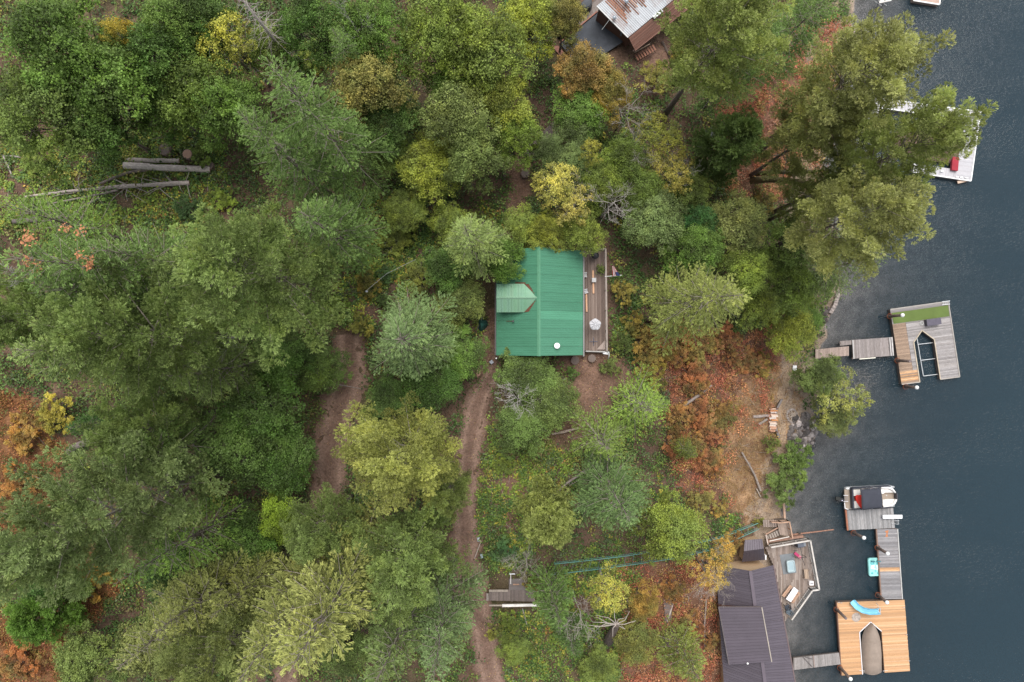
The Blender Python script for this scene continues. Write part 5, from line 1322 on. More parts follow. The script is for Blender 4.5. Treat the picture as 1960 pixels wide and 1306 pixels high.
for i in range(46):
    t = pr.uniform(.25, 1); q = lerp(ws[0], ws[-1], t); a = pr.uniform(0, 6.28); L = pr.uniform(.8, 3.0)
    b = q + V3(math.cos(a) * L, math.sin(a) * L * .8, 0); b.z = max(float(T(b.x, b.y)) + .15, q.z - .3 + pr.uniform(0, .6)); m_ = lerp(q, b, .5) + V3(0, 0, .15 + pr.uniform(0, .2))
    MB().tube([q, m_, b], [.045, .03, .01], 4).build('branch', M_GREY, e, (.8, .75, .72))
log([(92, 391), (190, 372), (225, 364)], [.07, .09, .1], 'thin fallen stem below the long slender trunk', (.6, .54, .52), cut=False)
log([(130, 414), (165, 392), (190, 378)], [.06, .09, .1], 'short fallen stem slanting below the long slender trunk', (.68, .62, .6), cut=False)
log([(190, 352), (245, 330), (300, 322)], [.10, .14, .16], 'dark fallen stem between the stacked logs and the long trunk', (.4, .35, .33), cut=False)
log([(25, 424), (75, 420)], [.22, .25], 'dark log end at the left edge below the long slender trunk', (.28, .25, .25), cut=False)
log([(0, 297), (30, 300), (75, 305)], [.06, .08, .05], 'thin pale stem lying at the left edge above the long trunk', (.7, .66, .64), cut=False)
log([(5, 297), (15, 318), (24, 340)], [.09, .08, .05], 'broken pale stem pointing down at the left edge', (.8, .76, .74), cut=False)
log([(65, 315), (95, 350)], [.06, .04], 'thin pale stick slanting across the clearing at upper left', (.75, .7, .68), cut=False)
log([(130, 862), (160, 848), (192, 832)], [.28, .3, .33], 'dark fallen log beside the small deep green fir at left', (.38, .34, .34), cut=False)
e, ws = log([(690, 744), (640, 735), (590, 723), (535, 708)], [.03, .07, .1, .12], 'fallen bare branch reaching over the left edge of the wide track', (.62, .55, .52), cut=False, ground_dz=.9)
for i in range(16):
    q = lerp(ws[2], ws[3], pr.uniform(-.6, 1)); b = q + V3(pr.uniform(-.3, 1.9), pr.uniform(-.9, 1.5), pr.uniform(-.2, .5)); MB().tube([q, lerp(q, b, .5) + V3(0, 0, .1), b], [.04, .025, .008], 4).build('branch', M_GREY, e, (.6, .54, .52))
e, ws = log([(1050, 956), (1085, 925), (1130, 895), (1182, 870)], [.05, .12, .16, .18], 'fallen grey tree lying across the slope above the broad dark fir', (.55, .5, .48), cut=False, ground_dz=.5)
for i in range(14):
    q = lerp(ws[0], ws[-1], pr.uniform(.1, 1)); b = q + V3(pr.uniform(-1.2, 1.2), pr.uniform(-1.4, 1.4), pr.uniform(-.2, .5)); MB().tube([q, lerp(q, b, .5) + V3(0, 0, .1), b], [.04, .025, .008], 4).build('branch', M_GREY, e, (.55, .5, .48))
log([(1056, 831), (1080, 827), (1108, 819)], [.10, .13, .12], 'short pale fallen log across the trail below the cabin', (.85, .72, .64), cut=False)
log([(1300, 783), (1330, 762), (1362, 738)], [.17, .15, .08], 'leaning grey snag trunk in the red brush on the lake slope', (.62, .56, .54), cut=False, ground_dz=.6)
log([(1420, 866), (1445, 910), (1456, 940)], [.10, .13, .12], 'grey fallen pole on the dry grass bank', (.66, .6, .56), cut=False)
log([(1448, 936), (1456, 951)], [.07, .07], 'short grey stick beside the fallen pole on the dry grass bank', (.75, .68, .62), cut=False)
log([(1296, 1133), (1287, 1160), (1277, 1190)], [.06, .08, .09], 'pale pole lying beside the old plank steps', (.95, .9, .86), cut=False)
log([(1352, 1150), (1348, 1200), (1349, 1240)], [.09, .09, .08], 'grey stem standing in the red brush left of the purple grey roof', (.7, .62, .58), cut=False)
log([(1000, 1165), (1008, 1195)], [.05, .07], 'thin grey stem below the plank platform', (.7, .66, .64), cut=False)
log([(288, 0, 22), (312, 40, 25), (337, 92, 19)], [.03, .06, .09], 'thin white leaning stem near the top left', (.8, .8, .8), cut=False)
log([(15, 140, 26), (63, 168, 21)], [.10, .16], 'short grey leaning stem in the maples at the left edge', (.7, .67, .66), cut=False)
log([(78, 198, 25), (110, 204, 23), (147, 217, 19)], [.07, .10, .12], 'pale leaning stem below the short grey one in the maples', (.75, .72, .72), cut=False)
# thick dead snag trunk near the bottom
c = G(1163, 1232); tp = P(1180, 1195, c.z + 4.5)
e = thing('snag_trunk', c, 'thick dead snag trunk with broken white top near the bottom', 'dead tree')
MB().tube([c - V3(0, 0, .3), lerp(c, tp, .5), tp], [.55, .45, .32], 10).build('trunk', M_BARK, e, (.75, .72, .72))
for i in range(12):
    a = pr.uniform(0, 6.28); L = pr.uniform(1, 2.6); b = tp + V3(math.cos(a) * L - .6, math.sin(a) * L * .7 + .3, pr.uniform(.2, 1.2)); m_ = lerp(tp, b, .5) + V3(pr.uniform(-.3, .3), pr.uniform(-.3, .3), .2)
    MB().tube([tp, m_, b, b + V3(pr.uniform(-.5, .5), pr.uniform(-.5, .5), .1)], [.05, .035, .02, .008], 5).build('branch', M_GREY, e, (1.0, .95, .92))
def lower_trunk(key, pts, rads, col):
    """bare lower trunk of a leaning tree, as a part of that tree"""
    t = TREE_AT[key]; ws = [P(*q) for q in pts]
    MB().tube(ws, rads, 10).build('lower_trunk', M_BARK, t, col, smooth=True)
lower_trunk((1700, 100), [(1440, 292, 3.4), (1478, 266, 7), (1522, 230, 11), (1570, 200, 17)], [.40, .34, .28, .2], (.75, .66, .6))
lower_trunk((1783, 258), [(1420, 347, 2.6), (1475, 343, 6.5), (1530, 349, 11), (1610, 360, 17)], [.42, .36, .28, .2], (1.05, 1.1, .65))
lower_trunk((1705, 390), [(1428, 334, 2.6), (1480, 330, 6), (1560, 328, 13)], [.28, .24, .16], (.9, 1.0, .6))
lower_trunk((60, 1040), [(430, 906, 13.5), (380, 928, 17), (318, 962, 22)], [.32, .30, .26], (.8, .72, .68))
lower_trunk((225, 1115), [(410, 1010, 13.5), (360, 1032, 17)], [.16, .13], (.9, .82, .78))
lower_trunk((1405, 553), [(1222, 614, 6.4), (1262, 608, 10), (1310, 596, 16)], [.40, .34, .28], (1.4, 1.2, 1.05))
lower_trunk((1405, 25), [(1290, 160, 9.0), (1302, 150, 11), (1322, 135, 13)], [.34, .30, .26], (.7, .6, .55))

e = thing('slat_steps', G(1495, 240), 'short orange slatted steps behind the leaning lakeside trunk', 'steps')
for i in range(6): a = G(1482 + i * 4.5, 236 + i * 3, .25); b = G(1490 + i * 4.5, 226 + i * 3, .25); zz = (a.z + b.z) / 2; a.z = b.z = zz; board(e, 'slat', a, b, .2, .05, M_NEWWOOD, tint([(.38, .19, .11)]))
for a, b in (((1480, 235), (1507, 253)), ((1491, 225), (1517, 243))): MB().beam(G(*a, .15), G(*b, .15), .07, .12).build('stringer', M_WOOD, e, (.2, .12, .09))
# ------------------------------------------------------------------ docks
WZ = .52
def piling(bx, by, tx, ty, label, cap=True, hoop=(.22, .13, .09)):
    a = P(bx, by, 0.0); b = P(tx, ty, 2.85)
    e = thing('piling', V3(a.x, a.y, -2.0), label, 'piling', 'mooring pilings along the docks')
    d = (b - a).normalized()
    MB().tube([a - d * 2.2, a, lerp(a, b, .5), b], [.17, .17, .165, .155], 12).build('post', M_BARK, e, (.85, .8, .8), smooth=True)
    if cap: MB().lathe(b, [(.215, -.05), (.215, .06), (.06, .22), (.01, .24)], 16).build('cap', M_PAINT, e, (.85, .86, .86), smooth=True)
    else: MB().lathe(b, [(.15, 0), (.145, .02)], 12).build('cut_top', M_STONE, e, (.8, .7, .7))
    if hoop:
        q = lerp(a, b, .2); mb = MB(); n = 14
        mb.tube([q + V3(-.06 + .30 * math.cos(2 * math.pi * k / n), .30 * math.sin(2 * math.pi * k / n), 0) for k in range(n + 1)], .02, 5).build('hoop', M_RUST, e, tuple(c / .15 for c in hoop))
    return e
def bil(A, B, C_, D_, u_, v_): return lerp(lerp(A, B, u_), lerp(D_, C_, u_), v_)
def dock_body(e, poly, col, z0=-.15, z1=None):
    MB().prism([(p.x, p.y) for p in poly], z0, (z1 or WZ) - .055).build('float_frame', M_WOOD, e, col)

# green carpet dock (U shaped round a slip)
A, B, C_, D_ = P(1704, 592.5, WZ), P(1815, 577, WZ), P(1837, 721.5, WZ), P(1726, 736, WZ)
e = thing('carpet_dock', (A + C_) / 2 - V3(0, 0, .6), 'grey plank dock with a strip of green carpet and a boat slip', 'dock')
va, vs = .33, .47; ul, ur, ua = .31, .665, .48
def cut(t):
    if t < va: return [(0, 1)]
    f = min(1, (t - va) / (vs - va)); l = ua + (ul - ua) * f; r_ = ua + (ur - ua) * f
    return [(0, l - .004), (r_ + .004, 1)]
def colr(t, s0):
    if s0 == 0 and t > .86: return tint(NEWS) if pr.random() < .75 else tint(GREYS)
    if s0 > .3: return tint(GREYS, .2)
    return None
M_U = MB()
# left half of the left arm is newer tan wood, so each row is split there
def cut2(t):
    out = []
    for s0, s1 in cut(t):
        if s0 == 0 and t > .20:
            m_ = min(.225, s1 - .02); out += [(0, m_), (m_ + .003, s1)] if t < .83 else [(0, s1)]
        else: out.append((s0, s1))
    return out
def colr2(t, s0):
    if t > .84 and s0 == 0: return tint(NEWS) if pr.random() < .6 else tint(TANS)
    if s0 == 0 and t > .20: return tint(TANS)
    return tint(GREYS, .18)
deck_planks(e, A, B, C_, D_, M_WOOD, GREYS, .145, keep=cut2, colf=colr2)
sp = [bil(A, B, C_, D_, *q) for q in ((ul, 1), (ul, vs), (ua, va), (ur, vs), (ur, 1))]
dock_body(e, [A, B, C_, sp[4], sp[3], sp[2], sp[1], sp[0], D_], (.13, .105, .095))
for i in range(4): MB().beam(sp[i] + V3(0, 0, .03), sp[i + 1] + V3(0, 0, .03), .10, .07).build('slip_edge', M_WORN, e, (.45, .38, .29))
for a, b in ((A, B), (B, C_), (D_, sp[0]), (sp[4], C_)): MB().beam(a + V3(0, 0, .01), b + V3(0, 0, .01), .10, .09).build('edge_board', M_WORN, e, (.36, .33, .30))
o = MB().slab([bil(A, B, C_, D_, .012, .05) + V3(0, 0, .03), bil(A, B, C_, D_, .02, .195) + V3(0, 0, .03), bil(A, B, C_, D_, .985, .195) + V3(0, 0, .03), bil(A, B, C_, D_, .985, .05) + V3(0, 0, .03)], .015).build('carpet', M_CARPET, e, (1, 1, 1))
q = P(1782, 616.5, WZ); e2 = thing('dock_box', q, 'dark storage box on the carpet dock', 'storage box')
MB().box(q + V3(0, 0, .28), (1.55, .68, .5), rz=R(8)).build('body', M_BLACK, e2, (3.5, 3.2, 3.8)); MB().box(q + V3(0, 0, .56), (1.62, .74, .07), rz=R(8)).build('lid', M_BLACK, e2, (4.2, 3.8, 4.5))
q = P(1764, 619, WZ); e2 = thing('hose_reel', q, 'coiled hose on the carpet dock beside the dark box', 'hose')
for j in range(3): MB().tube([q + V3((.22 - .05 * j) * math.cos(k * .5), (.22 - .05 * j) * math.sin(k * .5), .05 + .03 * j) for k in range(14)], .022, 5).build('coil', M_PAINT, e2, (.45, .46, .45))
q = P(1811, 581, WZ); e2 = thing('dock_ladder', q, 'folded white ladder at the top right corner of the carpet dock', 'ladder')
for s in (-.18, .18): MB().tube([q + V3(-.5, s, .08), q + V3(.35, s + .1, .14), q + V3(.42, s + .1, -.3)], .03, 6).build('rail', M_PAINT, e2, (.75, .76, .78))
for k in range(4): MB().tube([q + V3(-.4 + k * .22, -.18, .1), q + V3(-.4 + k * .22, .24, .12)], .025, 6).build('rung', M_PAINT, e2, (.7, .71, .73))
e2 = thing('boat_lift', P(1770, 690, -.4), 'galvanised pipe boat lift frame in the slip of the carpet dock', 'boat lift')
lf = [(1755, 646), (1767.5, 719.5)]
MB().tube([P(*lf[0], .25), P(*lf[1], .25)], .045, 8).build('side_pipe', M_METAL, e2)
for a, b in (((1757, 659.5), (1788, 656)), ((1762.5, 690), (1792, 686.5)), ((1767.5, 720), (1797, 716.5))): MB().tube([P(*a, .25), P(*b, .25)], .04, 8).build('cross_pipe', M_METAL, e2)
piling(1699, 606, 1727.6, 603.6, 'white capped piling at the carpet strip of the carpet dock')
piling(1713.5, 690, 1742, 691.7, 'capless piling halfway down the left side of the carpet dock', cap=False)
piling(1730, 740, 1755, 742, 'white capped piling at the lower left end of the carpet dock')
# gangway
e = thing('gangway', P(1670, 668, .1), 'grey plank gangway leading from the shore to the carpet dock', 'gangway')
a, b, c, d = P(1631, 651, .85), P(1709, 645.6, .70), P(1711.5, 681, .70), P(1633, 687, .85)
deck_planks(e, a, d, c, b, M_WOOD, [(.27, .24, .235), (.24, .212, .205), (.31, .275, .27)], .15)
MB().slab([d - V3(0, 0, .06), c - V3(0, 0, .06), b - V3(0, 0, .06), a - V3(0, 0, .06)], .2).build('frame', M_WOOD, e, (.14, .12, .11))
a2, b2, c2, d2 = P(1561, 669, 1.05), P(1625, 663, .98), P(1625, 681, .98), P(1561, 687, 1.05)
deck_planks(e, a2, d2, c2, b2, M_WOOD, [(.33, .255, .22), (.36, .28, .245)], .15)
MB().slab([d2 - V3(0, 0, .06), c2 - V3(0, 0, .06), b2 - V3(0, 0, .06), a2 - V3(0, 0, .06)], .3).build('frame', M_WOOD, e, (.14, .12, .11))
deck_planks(e, P(1608, 653, .8), P(1608, 662, .8), P(1630, 660, .8), P(1630, 651.5, .8), M_WOOD, [(.27, .235, .225)], .16)
for p0, p1 in (((1632.5, 651), (1634.5, 687)), ((1703, 646), (1706, 681.5)), ((1707, 645.6), (1710, 681))): MB().beam(P(*p0, .90), P(*p1, .90), .12, .04).build('batten', M_WORN, e, (.50, .48, .47))
MB().beam(P(1645, 687.5, .85), P(1676, 685, .8), .1, .06).build('bumper', M_PAINT, e, (.72, .70, .60))
for p0 in ((1608, 657), (1632, 686), (1632, 652), (1585, 680)): MB().beam(P(*p0, -1.2), P(*p0, .85), .16, .16).build('pile', M_WOOD, e, (.14, .11, .1))
q = P(1522, 705, 1.2); q.z = float(T(q.x, q.y)); o = MB().box(q + V3(0, 0, .15), (.38, .55, .28), rz=-.1).box(q + V3(0, 0, .31), (.42, .6, .05), rz=-.1).build('cooler', M_PAINT, None, (.82, .83, .86), loc=q); tag(o, 'small white cooler box on the shore path below the gangway', 'cooler')

# pontoon dock, long dock
A, B, C_, D_ = P(1620, 977.5, WZ), P(1710, 973, WZ), P(1713.2, 1011, WZ), P(1624, 1015, WZ)
e = thing('boat_dock', (A + C_) / 2 - V3(0, 0, .6), 'grey plank dock beside the pontoon boat', 'dock')
deck_planks(e, A, D_, C_, B, M_WOOD, [(.235, .235, .24), (.27, .268, .273), (.205, .205, .21), (.31, .305, .31)], .15)
dock_body(e, [A, B, C_, D_], (.16, .13, .12))
MB().beam(A + V3(-.06, .1, -.05), D_ + V3(-.06, -.05, -.05), .18, .16).build('side_board', M_WOOD, e, (.30, .12, .07))
q = P(1704, 987.5, WZ); e2 = thing('diving_board', q, 'white board on brackets at the right side of the boat dock', 'board')
MB().box(q + V3(.02, 0, .42), (2.2, .40, .10)).build('top', M_PAINT, e2, (.85, .85, .86))
for s in (-.7, -.2): MB().box(q + V3(s, 0, .18), (.08, .34, .38)).build('bracket', M_METAL, e2)
q = P(1710, 998, WZ); e2 = thing('dock_ladder', q, 'white swim ladder at the lower right corner of the boat dock', 'ladder')
for s in (-.2, .2): MB().tube([q + V3(-.3, s, .05), q + V3(.2, s, .55), q + V3(.42, s, .4), q + V3(.45, s, -.8)], .03, 6).build('rail', M_METAL, e2, (1.3, 1.3, 1.3))
for k in range(4): MB().tube([q + V3(.45, -.2, .25 - .28 * k), q + V3(.45, .2, .25 - .28 * k)], .025, 6).build('rung', M_METAL, e2)
A, B, C_, D_ = P(1678.7, 1013.5, WZ), P(1717.5, 1012.5, WZ), P(1726.8, 1147, WZ), P(1688, 1147.5, WZ)
e = thing('long_dock', (A + C_) / 2 - V3(0, 0, .6), 'long narrow grey plank dock joining the boat dock and the new orange dock', 'dock')
deck_planks(e, A, B, C_, D_, M_WOOD, [(.225, .22, .23), (.26, .253, .263), (.195, .19, .20), (.295, .285, .295)], .15, colf=lambda t, s: tint(NEWS) if .545 < t < .605 else None)
dock_body(e, [A, B, C_, D_], (.17, .12, .105))
MB().beam(B + V3(.02, 0, .01), C_ + V3(.02, 0, .01), .10, .10).build('edge_board', M_WORN, e, (.45, .44, .43)); MB().beam(A + V3(-.05, 0, -.06), D_ + V3(-.05, 0, -.06), .14, .14).build('edge_board', M_WOOD, e, (.2, .13, .1))
MB().add([P(1694, 1017, WZ + .012), P(1701, 1015, WZ + .012), P(1699, 1023, WZ + .012), P(1700, 1028, WZ + .012), P(1695, 1028, WZ + .012), P(1697, 1021, WZ + .012)], [(5, 4, 3, 2, 1, 0)]).build('rust_stain', M_RUST, e, (2.4, 2.2, 1.8))
piling(1630.5, 1018.4, 1653.7, 1029.8, 'white capped piling at the lower left corner of the boat dock')
piling(1676.5, 1046, 1699, 1060, 'white capped piling on the upper part of the long dock')
piling(1677.6, 1136, 1697.8, 1153.5, 'white capped piling where the long dock meets the orange dock')
# orange dock
A, B, C_, D_ = P(1602, 1153.5, WZ), P(1731.6, 1148.7, WZ), P(1742, 1285, WZ), P(1611.5, 1293.5, WZ)
e = thing('new_dock', (A + C_) / 2 - V3(0, 0, .6), 'new orange plank dock with a slip holding a covered boat', 'dock')
va, vs = .285, .42; ul, ur, ua = .30, .625, .475
deck_planks(e, A, B, C_, D_, M_NEWWOOD, NEWS, .145, keep=cut)
sp = [bil(A, B, C_, D_, *q) for q in ((ul, 1), (ul, vs), (ua, va), (ur, vs), (ur, 1))]
dock_body(e, [A, B, C_, sp[4], sp[3], sp[2], sp[1], sp[0], D_], (.13, .09, .07))
for i in range(3): MB().beam(sp[i] + V3(0, 0, .03), sp[i + 1] + V3(0, 0, .03), .08, .08).build('slip_edge', M_PAINT, e, (.72, .70, .72))
MB().beam(A + V3(-.05, 0, -.08), D_ + V3(-.05, 0, -.08), .12, .2).build('edge_board', M_WOOD, e, (.13, .07, .05))
q = P(1639, 1182, WZ + .008)
MB().lathe(q, [(.52, 0), (.5, .004)], 18).build('grey_stain', M_STONE, e, (1.7, 1.6, 1.45))
for s in ((1605, 1153), (1610, 1154), (1730, 1163), (1735, 1215), (1740, 1265)): MB().tube([P(*s, WZ) + V3(-.1, 0, .06), P(*s, WZ) + V3(.1, 0, .06)], .03, 6).build('cleat', M_METAL, e)
piling(1598, 1163, 1619.3, 1184, 'brown capless piling at the upper left corner of the orange dock', cap=False)
piling(1604.5, 1273.7, 1628, 1300, 'white capped piling at the lower left corner of the orange dock')
# slide
q = P(1660, 1166, WZ); e2 = thing('water_slide', q, 'curved light blue water slide on the orange dock', 'slide')
pts = []; ctrl = [(1631.5, 1151.5, .75), (1640, 1161, 1.0), (1651, 1167.5, 1.35), (1664, 1170.5, 1.75), (1676, 1170.5, 2.05), (1683, 1169.5, 2.15)]
for i in range(len(ctrl) - 1):
    for k in range(5): pts.append(P(*[lerp(ctrl[i][j], ctrl[i + 1][j], k / 5) for j in range(3)]))
pts.append(P(*ctrl[-1])); mb = MB(); prof = [(-.30, .16), (-.27, .0), (-.14, -.07), (.14, -.07), (.27, .0), (.30, .16), (.34, .16), (.30, -.03), (.15, -.11), (-.15, -.11), (-.30, -.03), (-.34, .16)]
for i, p in enumerate(pts):
    d = (pts[min(i + 1, len(pts) - 1)] - pts[max(i - 1, 0)]).normalized(); sd = V3(-d.y, d.x, 0).normalized()
    for x, z in prof: mb.v.append(p + sd * x + V3(0, 0, z))
n = len(prof)
for i in range(len(pts) - 1):
    for k in range(n): a = i * n + k; b = i * n + (k + 1) % n; mb.f.append((a, b, b + n, a + n))
mb.f.append(tuple(range(n))); mb.f.append(tuple(reversed(range((len(pts) - 1) * n, len(pts) * n))))
mb.build('chute', M_PAINT, e2, (.20, .52, .70), smooth=False)
for s in (-.28, .28): MB().tube([P(1684, 1169.5, WZ) + V3(.15, s, 0), P(1683, 1169, 2.2) + V3(0, s, 0), P(1680, 1163, 2.9) + V3(0, s, 0), P(1677, 1159, 2.3) + V3(0, s, 0)], .025, 6).build('handrail', M_METAL, e2, (1.3, 1.3, 1.3))
for k in range(6): MB().tube([lerp(P(1684, 1169.5, WZ), P(1683, 1169, 2.1), (k + .5) / 6) + V3(.1, -.28, 0), lerp(P(1684, 1169.5, WZ), P(1683, 1169, 2.1), (k + .5) / 6) + V3(.1, .28, 0)], .02, 6).build('rung', M_METAL, e2)
MB().tube([P(1650, 1166, WZ), P(1651, 1166, 1.25)], .03, 6).build('strut', M_METAL, e2)
# covered boat
def boat_ring(bow, stern, half, stations, zf):
    """hull or cover rows: stations (t along, width factor), zf(t, s) height"""
    mb = MB(); n = 12; ax = (stern - bow); d = ax.normalized(); sd = V3(-d.y, d.x, 0)
    for t, w in stations:
        for k in range(n + 1):
            s = -1 + 2 * k / n; mb.v.append(bow + ax * t + sd * (s * half * w) + V3(0, 0, zf(t, s)))
    for i in range(len(stations) - 1):
        for k in range(n): a = i * (n + 1) + k; mb.f.append((a, a + 1, a + n + 2, a + n + 1))
    return mb
bow, stern = P(1668, 1192.5, .55), P(1672, 1291, .55)
e2 = thing('covered_boat', lerp(bow, stern, .5) - V3(0, 0, .8), 'motorboat under a fitted tan cover in the orange dock slip', 'boat')
bst = [(0, .03), (.03, .22), (.08, .42), (.16, .66), (.26, .84), (.40, .96), (.6, 1.0), (.8, 1.0), (.95, .98), (.985, .94), (1.0, .86)]
def bz(t, s):
    ridge = .42 + .30 * math.exp(-((t - .55) / .16) ** 2) + .08 * math.sin(t * 9)
    return ridge * (1 - abs(s) ** 2.6) - .25 * abs(s) ** 6 + .03 * math.sin(t * 40 + s * 5) - (.30 if t >= .985 else 0)
boat_ring(bow, stern, 1.13, bst, bz).build('cover', M_FABRIC, e2, (.255, .205, .17), smooth=True)
boat_ring(bow + V3(0, 0, -.05), stern + V3(0, 0, -.05), 1.10, bst, lambda t, s: -.25 - .55 * (1 - s * s)).build('hull', M_PAINT, e2, (.7, .7, .7), smooth=True)
for k in (.36, .62, .8): MB().tube([lerp(bow, stern, k) + V3(-1.0, 0, .12), lerp(bow, stern, k) + V3(0, 0, bz(k, 0) + .01), lerp(bow, stern, k) + V3(1.0, 0, .12)], .014, 5).build('strap', M_FABRIC, e2, (.22, .18, .15))
for s in (-1, 1): MB().tube([lerp(bow, stern, .93) + V3(s * 1.05, 0, .1), lerp(bow, stern, .93) + V3(s * 1.6, .05, .05)], .02, 5).build('mooring_line', M_PAINT, e2, (.7, .7, .7))
# gangway to the purple roofed cabin
e = thing('gangway', P(1565, 1266, .2), 'grey plank gangway between the purple grey roofed cabin and the orange dock', 'gangway')
a, b, c, d = P(1519, 1260, 1.1), P(1606, 1250, .72), P(1609, 1272, .72), P(1519, 1283, 1.1)
deck_planks(e, a, d, c, b, M_WOOD, [(.25, .235, .23), (.28, .26, .255), (.22, .205, .20)], .15)
MB().slab([d - V3(0, 0, .06), c - V3(0, 0, .06), b - V3(0, 0, .06), a - V3(0, 0, .06)], .22).build('frame', M_WOOD, e, (.12, .1, .09))
MB().beam(P(1557, 1255, 1.02), P(1559, 1278, 1.02), .10, .03).build('batten', M_WOOD, e, (.26, .2, .18))
for p0, p1 in (((1537, 1258), (1555, 1277)), ((1555, 1262), (1541, 1258))): MB().tube([P(*p0, 1.12), P(*p1, 1.08)], .03, 5).build('rope', M_BLACK, e, (3, 2.5, 2.2))

# pontoon boat
bx = lambda x, y, z: P(1590 + x / 10.88, 910 + y / 10.88, z)      # metres from the close survey of the boat
e = thing('pontoon_boat', bx(830, 470, .0), 'pontoon boat with dark canopy and red cushion moored at the boat dock', 'boat')
for yy in (270, 660): MB().tube([bx(285, yy + 22, .1), bx(330, yy + 18, .1), bx(1200, yy - 22, .1), bx(1330, yy - 26, .22)], [.2, .28, .28, .08], 12).build('pontoon', M_METAL, e, smooth=True)
MB().slab([bx(288, 300, .62), bx(300, 700, .62), bx(1240, 665, .62), bx(1355, 560, .62), bx(1350, 350, .62), bx(1225, 240, .62)], .12).build('deck', M_FABRIC, e, (.30, .245, .20))
def wall(pts, name, col, h=.62, w=.07, mat=M_PAINT, z=.62):
    mb = MB()
    for i in range(len(pts) - 1): mb.beam(bx(*pts[i], z + h / 2), bx(*pts[i + 1], z + h / 2), w, h)
    return mb.build(name, mat, e, col)
wall([(430, 285), (445, 262), (800, 244), (1225, 222)], 'side_fence', (.05, .055, .075)); wall([(470, 700), (700, 690), (1240, 655)], 'side_fence', (.05, .055, .075))
wall([(432, 285), (455, 690)], 'rear_fence', (.045, .05, .07), w=.16)
MB().beam(bx(330, 292, .70), bx(1240, 238, .70), .06, .06).build('rail', M_METAL, e)
arc = [(1050, 255), (1200, 262), (1290, 300), (1340, 360)]; arc2 = [(1095, 665), (1240, 640), (1330, 590), (1365, 500)]
def bench(pts, inner, h0, h1, name, col):
    mb = MB(); n = len(pts)
    mb.slab([bx(*q, h1) for q in pts] + [bx(*q, h1) for q in reversed(inner)], h1 - h0)
    return mb.build(name, M_FABRIC, e, col, bevel=.03)
WH = (.80, .78, .76)
bench(list(reversed([(1050, 262), (1210, 265), (1290, 300), (1345, 365)])), list(reversed([(1055, 390), (1110, 385), (1130, 362), (1330, 362)])), .62, 1.02, 'bow_bench', WH)
bench([(1090, 650), (1235, 630), (1320, 590), (1362, 505)], [(1088, 520), (1110, 520), (1140, 510), (1325, 505)], .62, 1.02, 'bow_bench', WH)
mb = MB(); mb.tube([bx(1052, 262, 1.2), bx(1205, 258, 1.2), bx(1290, 292, 1.2), bx(1345, 360, 1.15)], .11, 8); mb.build('bow_backrest', M_FABRIC, e, WH, smooth=True)
mb = MB(); mb.tube([bx(1095, 650, 1.2), bx(1240, 632, 1.2), bx(1325, 590, 1.2), bx(1368, 505, 1.15)], .11, 8); mb.build('bow_backrest', M_FABRIC, e, WH, smooth=True)
MB().tube([bx(1110, 300, 1.035), bx(1225, 300, 1.035), bx(1290, 345, 1.035)], .02, 5).build('piping', M_FABRIC, e, (.42, .40, .38)); MB().tube([bx(1135, 605, 1.035), bx(1250, 590, 1.035), bx(1320, 520, 1.035)], .02, 5).build('piping', M_FABRIC, e, (.42, .40, .38))
wall([(1352, 365), (1358, 495)], 'bow_gate', (.05, .05, .06), w=.1)
MB().lathe(bx(1165, 420, .62), [(.07, 0), (.07, .015)], 10).build('table_socket', M_METAL, e)
bench([(465, 545), (470, 690), (640, 685), (640, 545)], [], .62, 1.0, 'rear_lounger', (.70, .67, .63)); bench([(460, 300), (462, 435), (620, 430), (620, 295)], [], .62, 1.0, 'rear_lounger', (.70, .67, .63))
MB().box(bx(490, 490, .66), (.55, 1.0, .06)).build('floor_mat', M_FABRIC, e, (.17, .14, .10))
mb = MB(); mb.slab([bx(535, 415, 1.06), bx(520, 470, 1.06), bx(545, 560, 1.06), (bx(600, 650, 1.06)), bx(648, 695, 1.06), bx(640, 540, 1.06), bx(640, 415, 1.06)], .3); mb.build('red_cushion', M_FABRIC, e, (.75, .045, .03))
MB().slab([bx(650, 280, 1.1), bx(650, 310, 1.1), bx(770, 312, 1.1), bx(770, 285, 1.1)], .4).build('console', M_PAINT, e, (.6, .55, .53)); MB().lathe(bx(845, 278, 1.0), [(.14, 0), (.16, .06), (.06, .09)], 12).build('wheel', M_PAINT, e, (.6, .5, .48))
# canopy on bows
mb = MB(); q = [(628, 300), (1045, 262), (1085, 690), (655, 735)]; nu, nv = 10, 10; ck = [bx(*k, 2.35) for k in q]
for j in range(nv + 1):
    for i in range(nu + 1):
        u_, v_ = i / nu, j / nv; p = bil(ck[0], ck[1], ck[2], ck[3], u_, v_); sag = .16 * (1 - (2 * v_ - 1) ** 2) + .05 * abs(math.sin(u_ * math.pi * 3)) - .05; edge = .12 * (abs(2 * v_ - 1) ** 8)
        mb.v.append(p + V3(0, 0, sag - edge))
for j in range(nv):
    for i in range(nu): a = j * (nu + 1) + i; mb.f.append((a, a + nu + 1, a + nu + 2, a + 1))
o = mb.build('canopy', M_FABRIC, e, (.042, .046, .062), smooth=True); so = o.modifiers.new('thick', 'SOLIDIFY'); so.thickness = .02
for u_ in (0.02, .5, .98):
    for v_ in (0.03, .97): p = bil(ck[0], ck[1], ck[2], ck[3], u_, v_); MB().tube([p - V3(0, 0, .05), V3(lerp(p, bil(ck[0], ck[1], ck[2], ck[3], .5, v_), .5).x, p.y, 1.2)], .018, 6).build('canopy_bow', M_METAL, e)
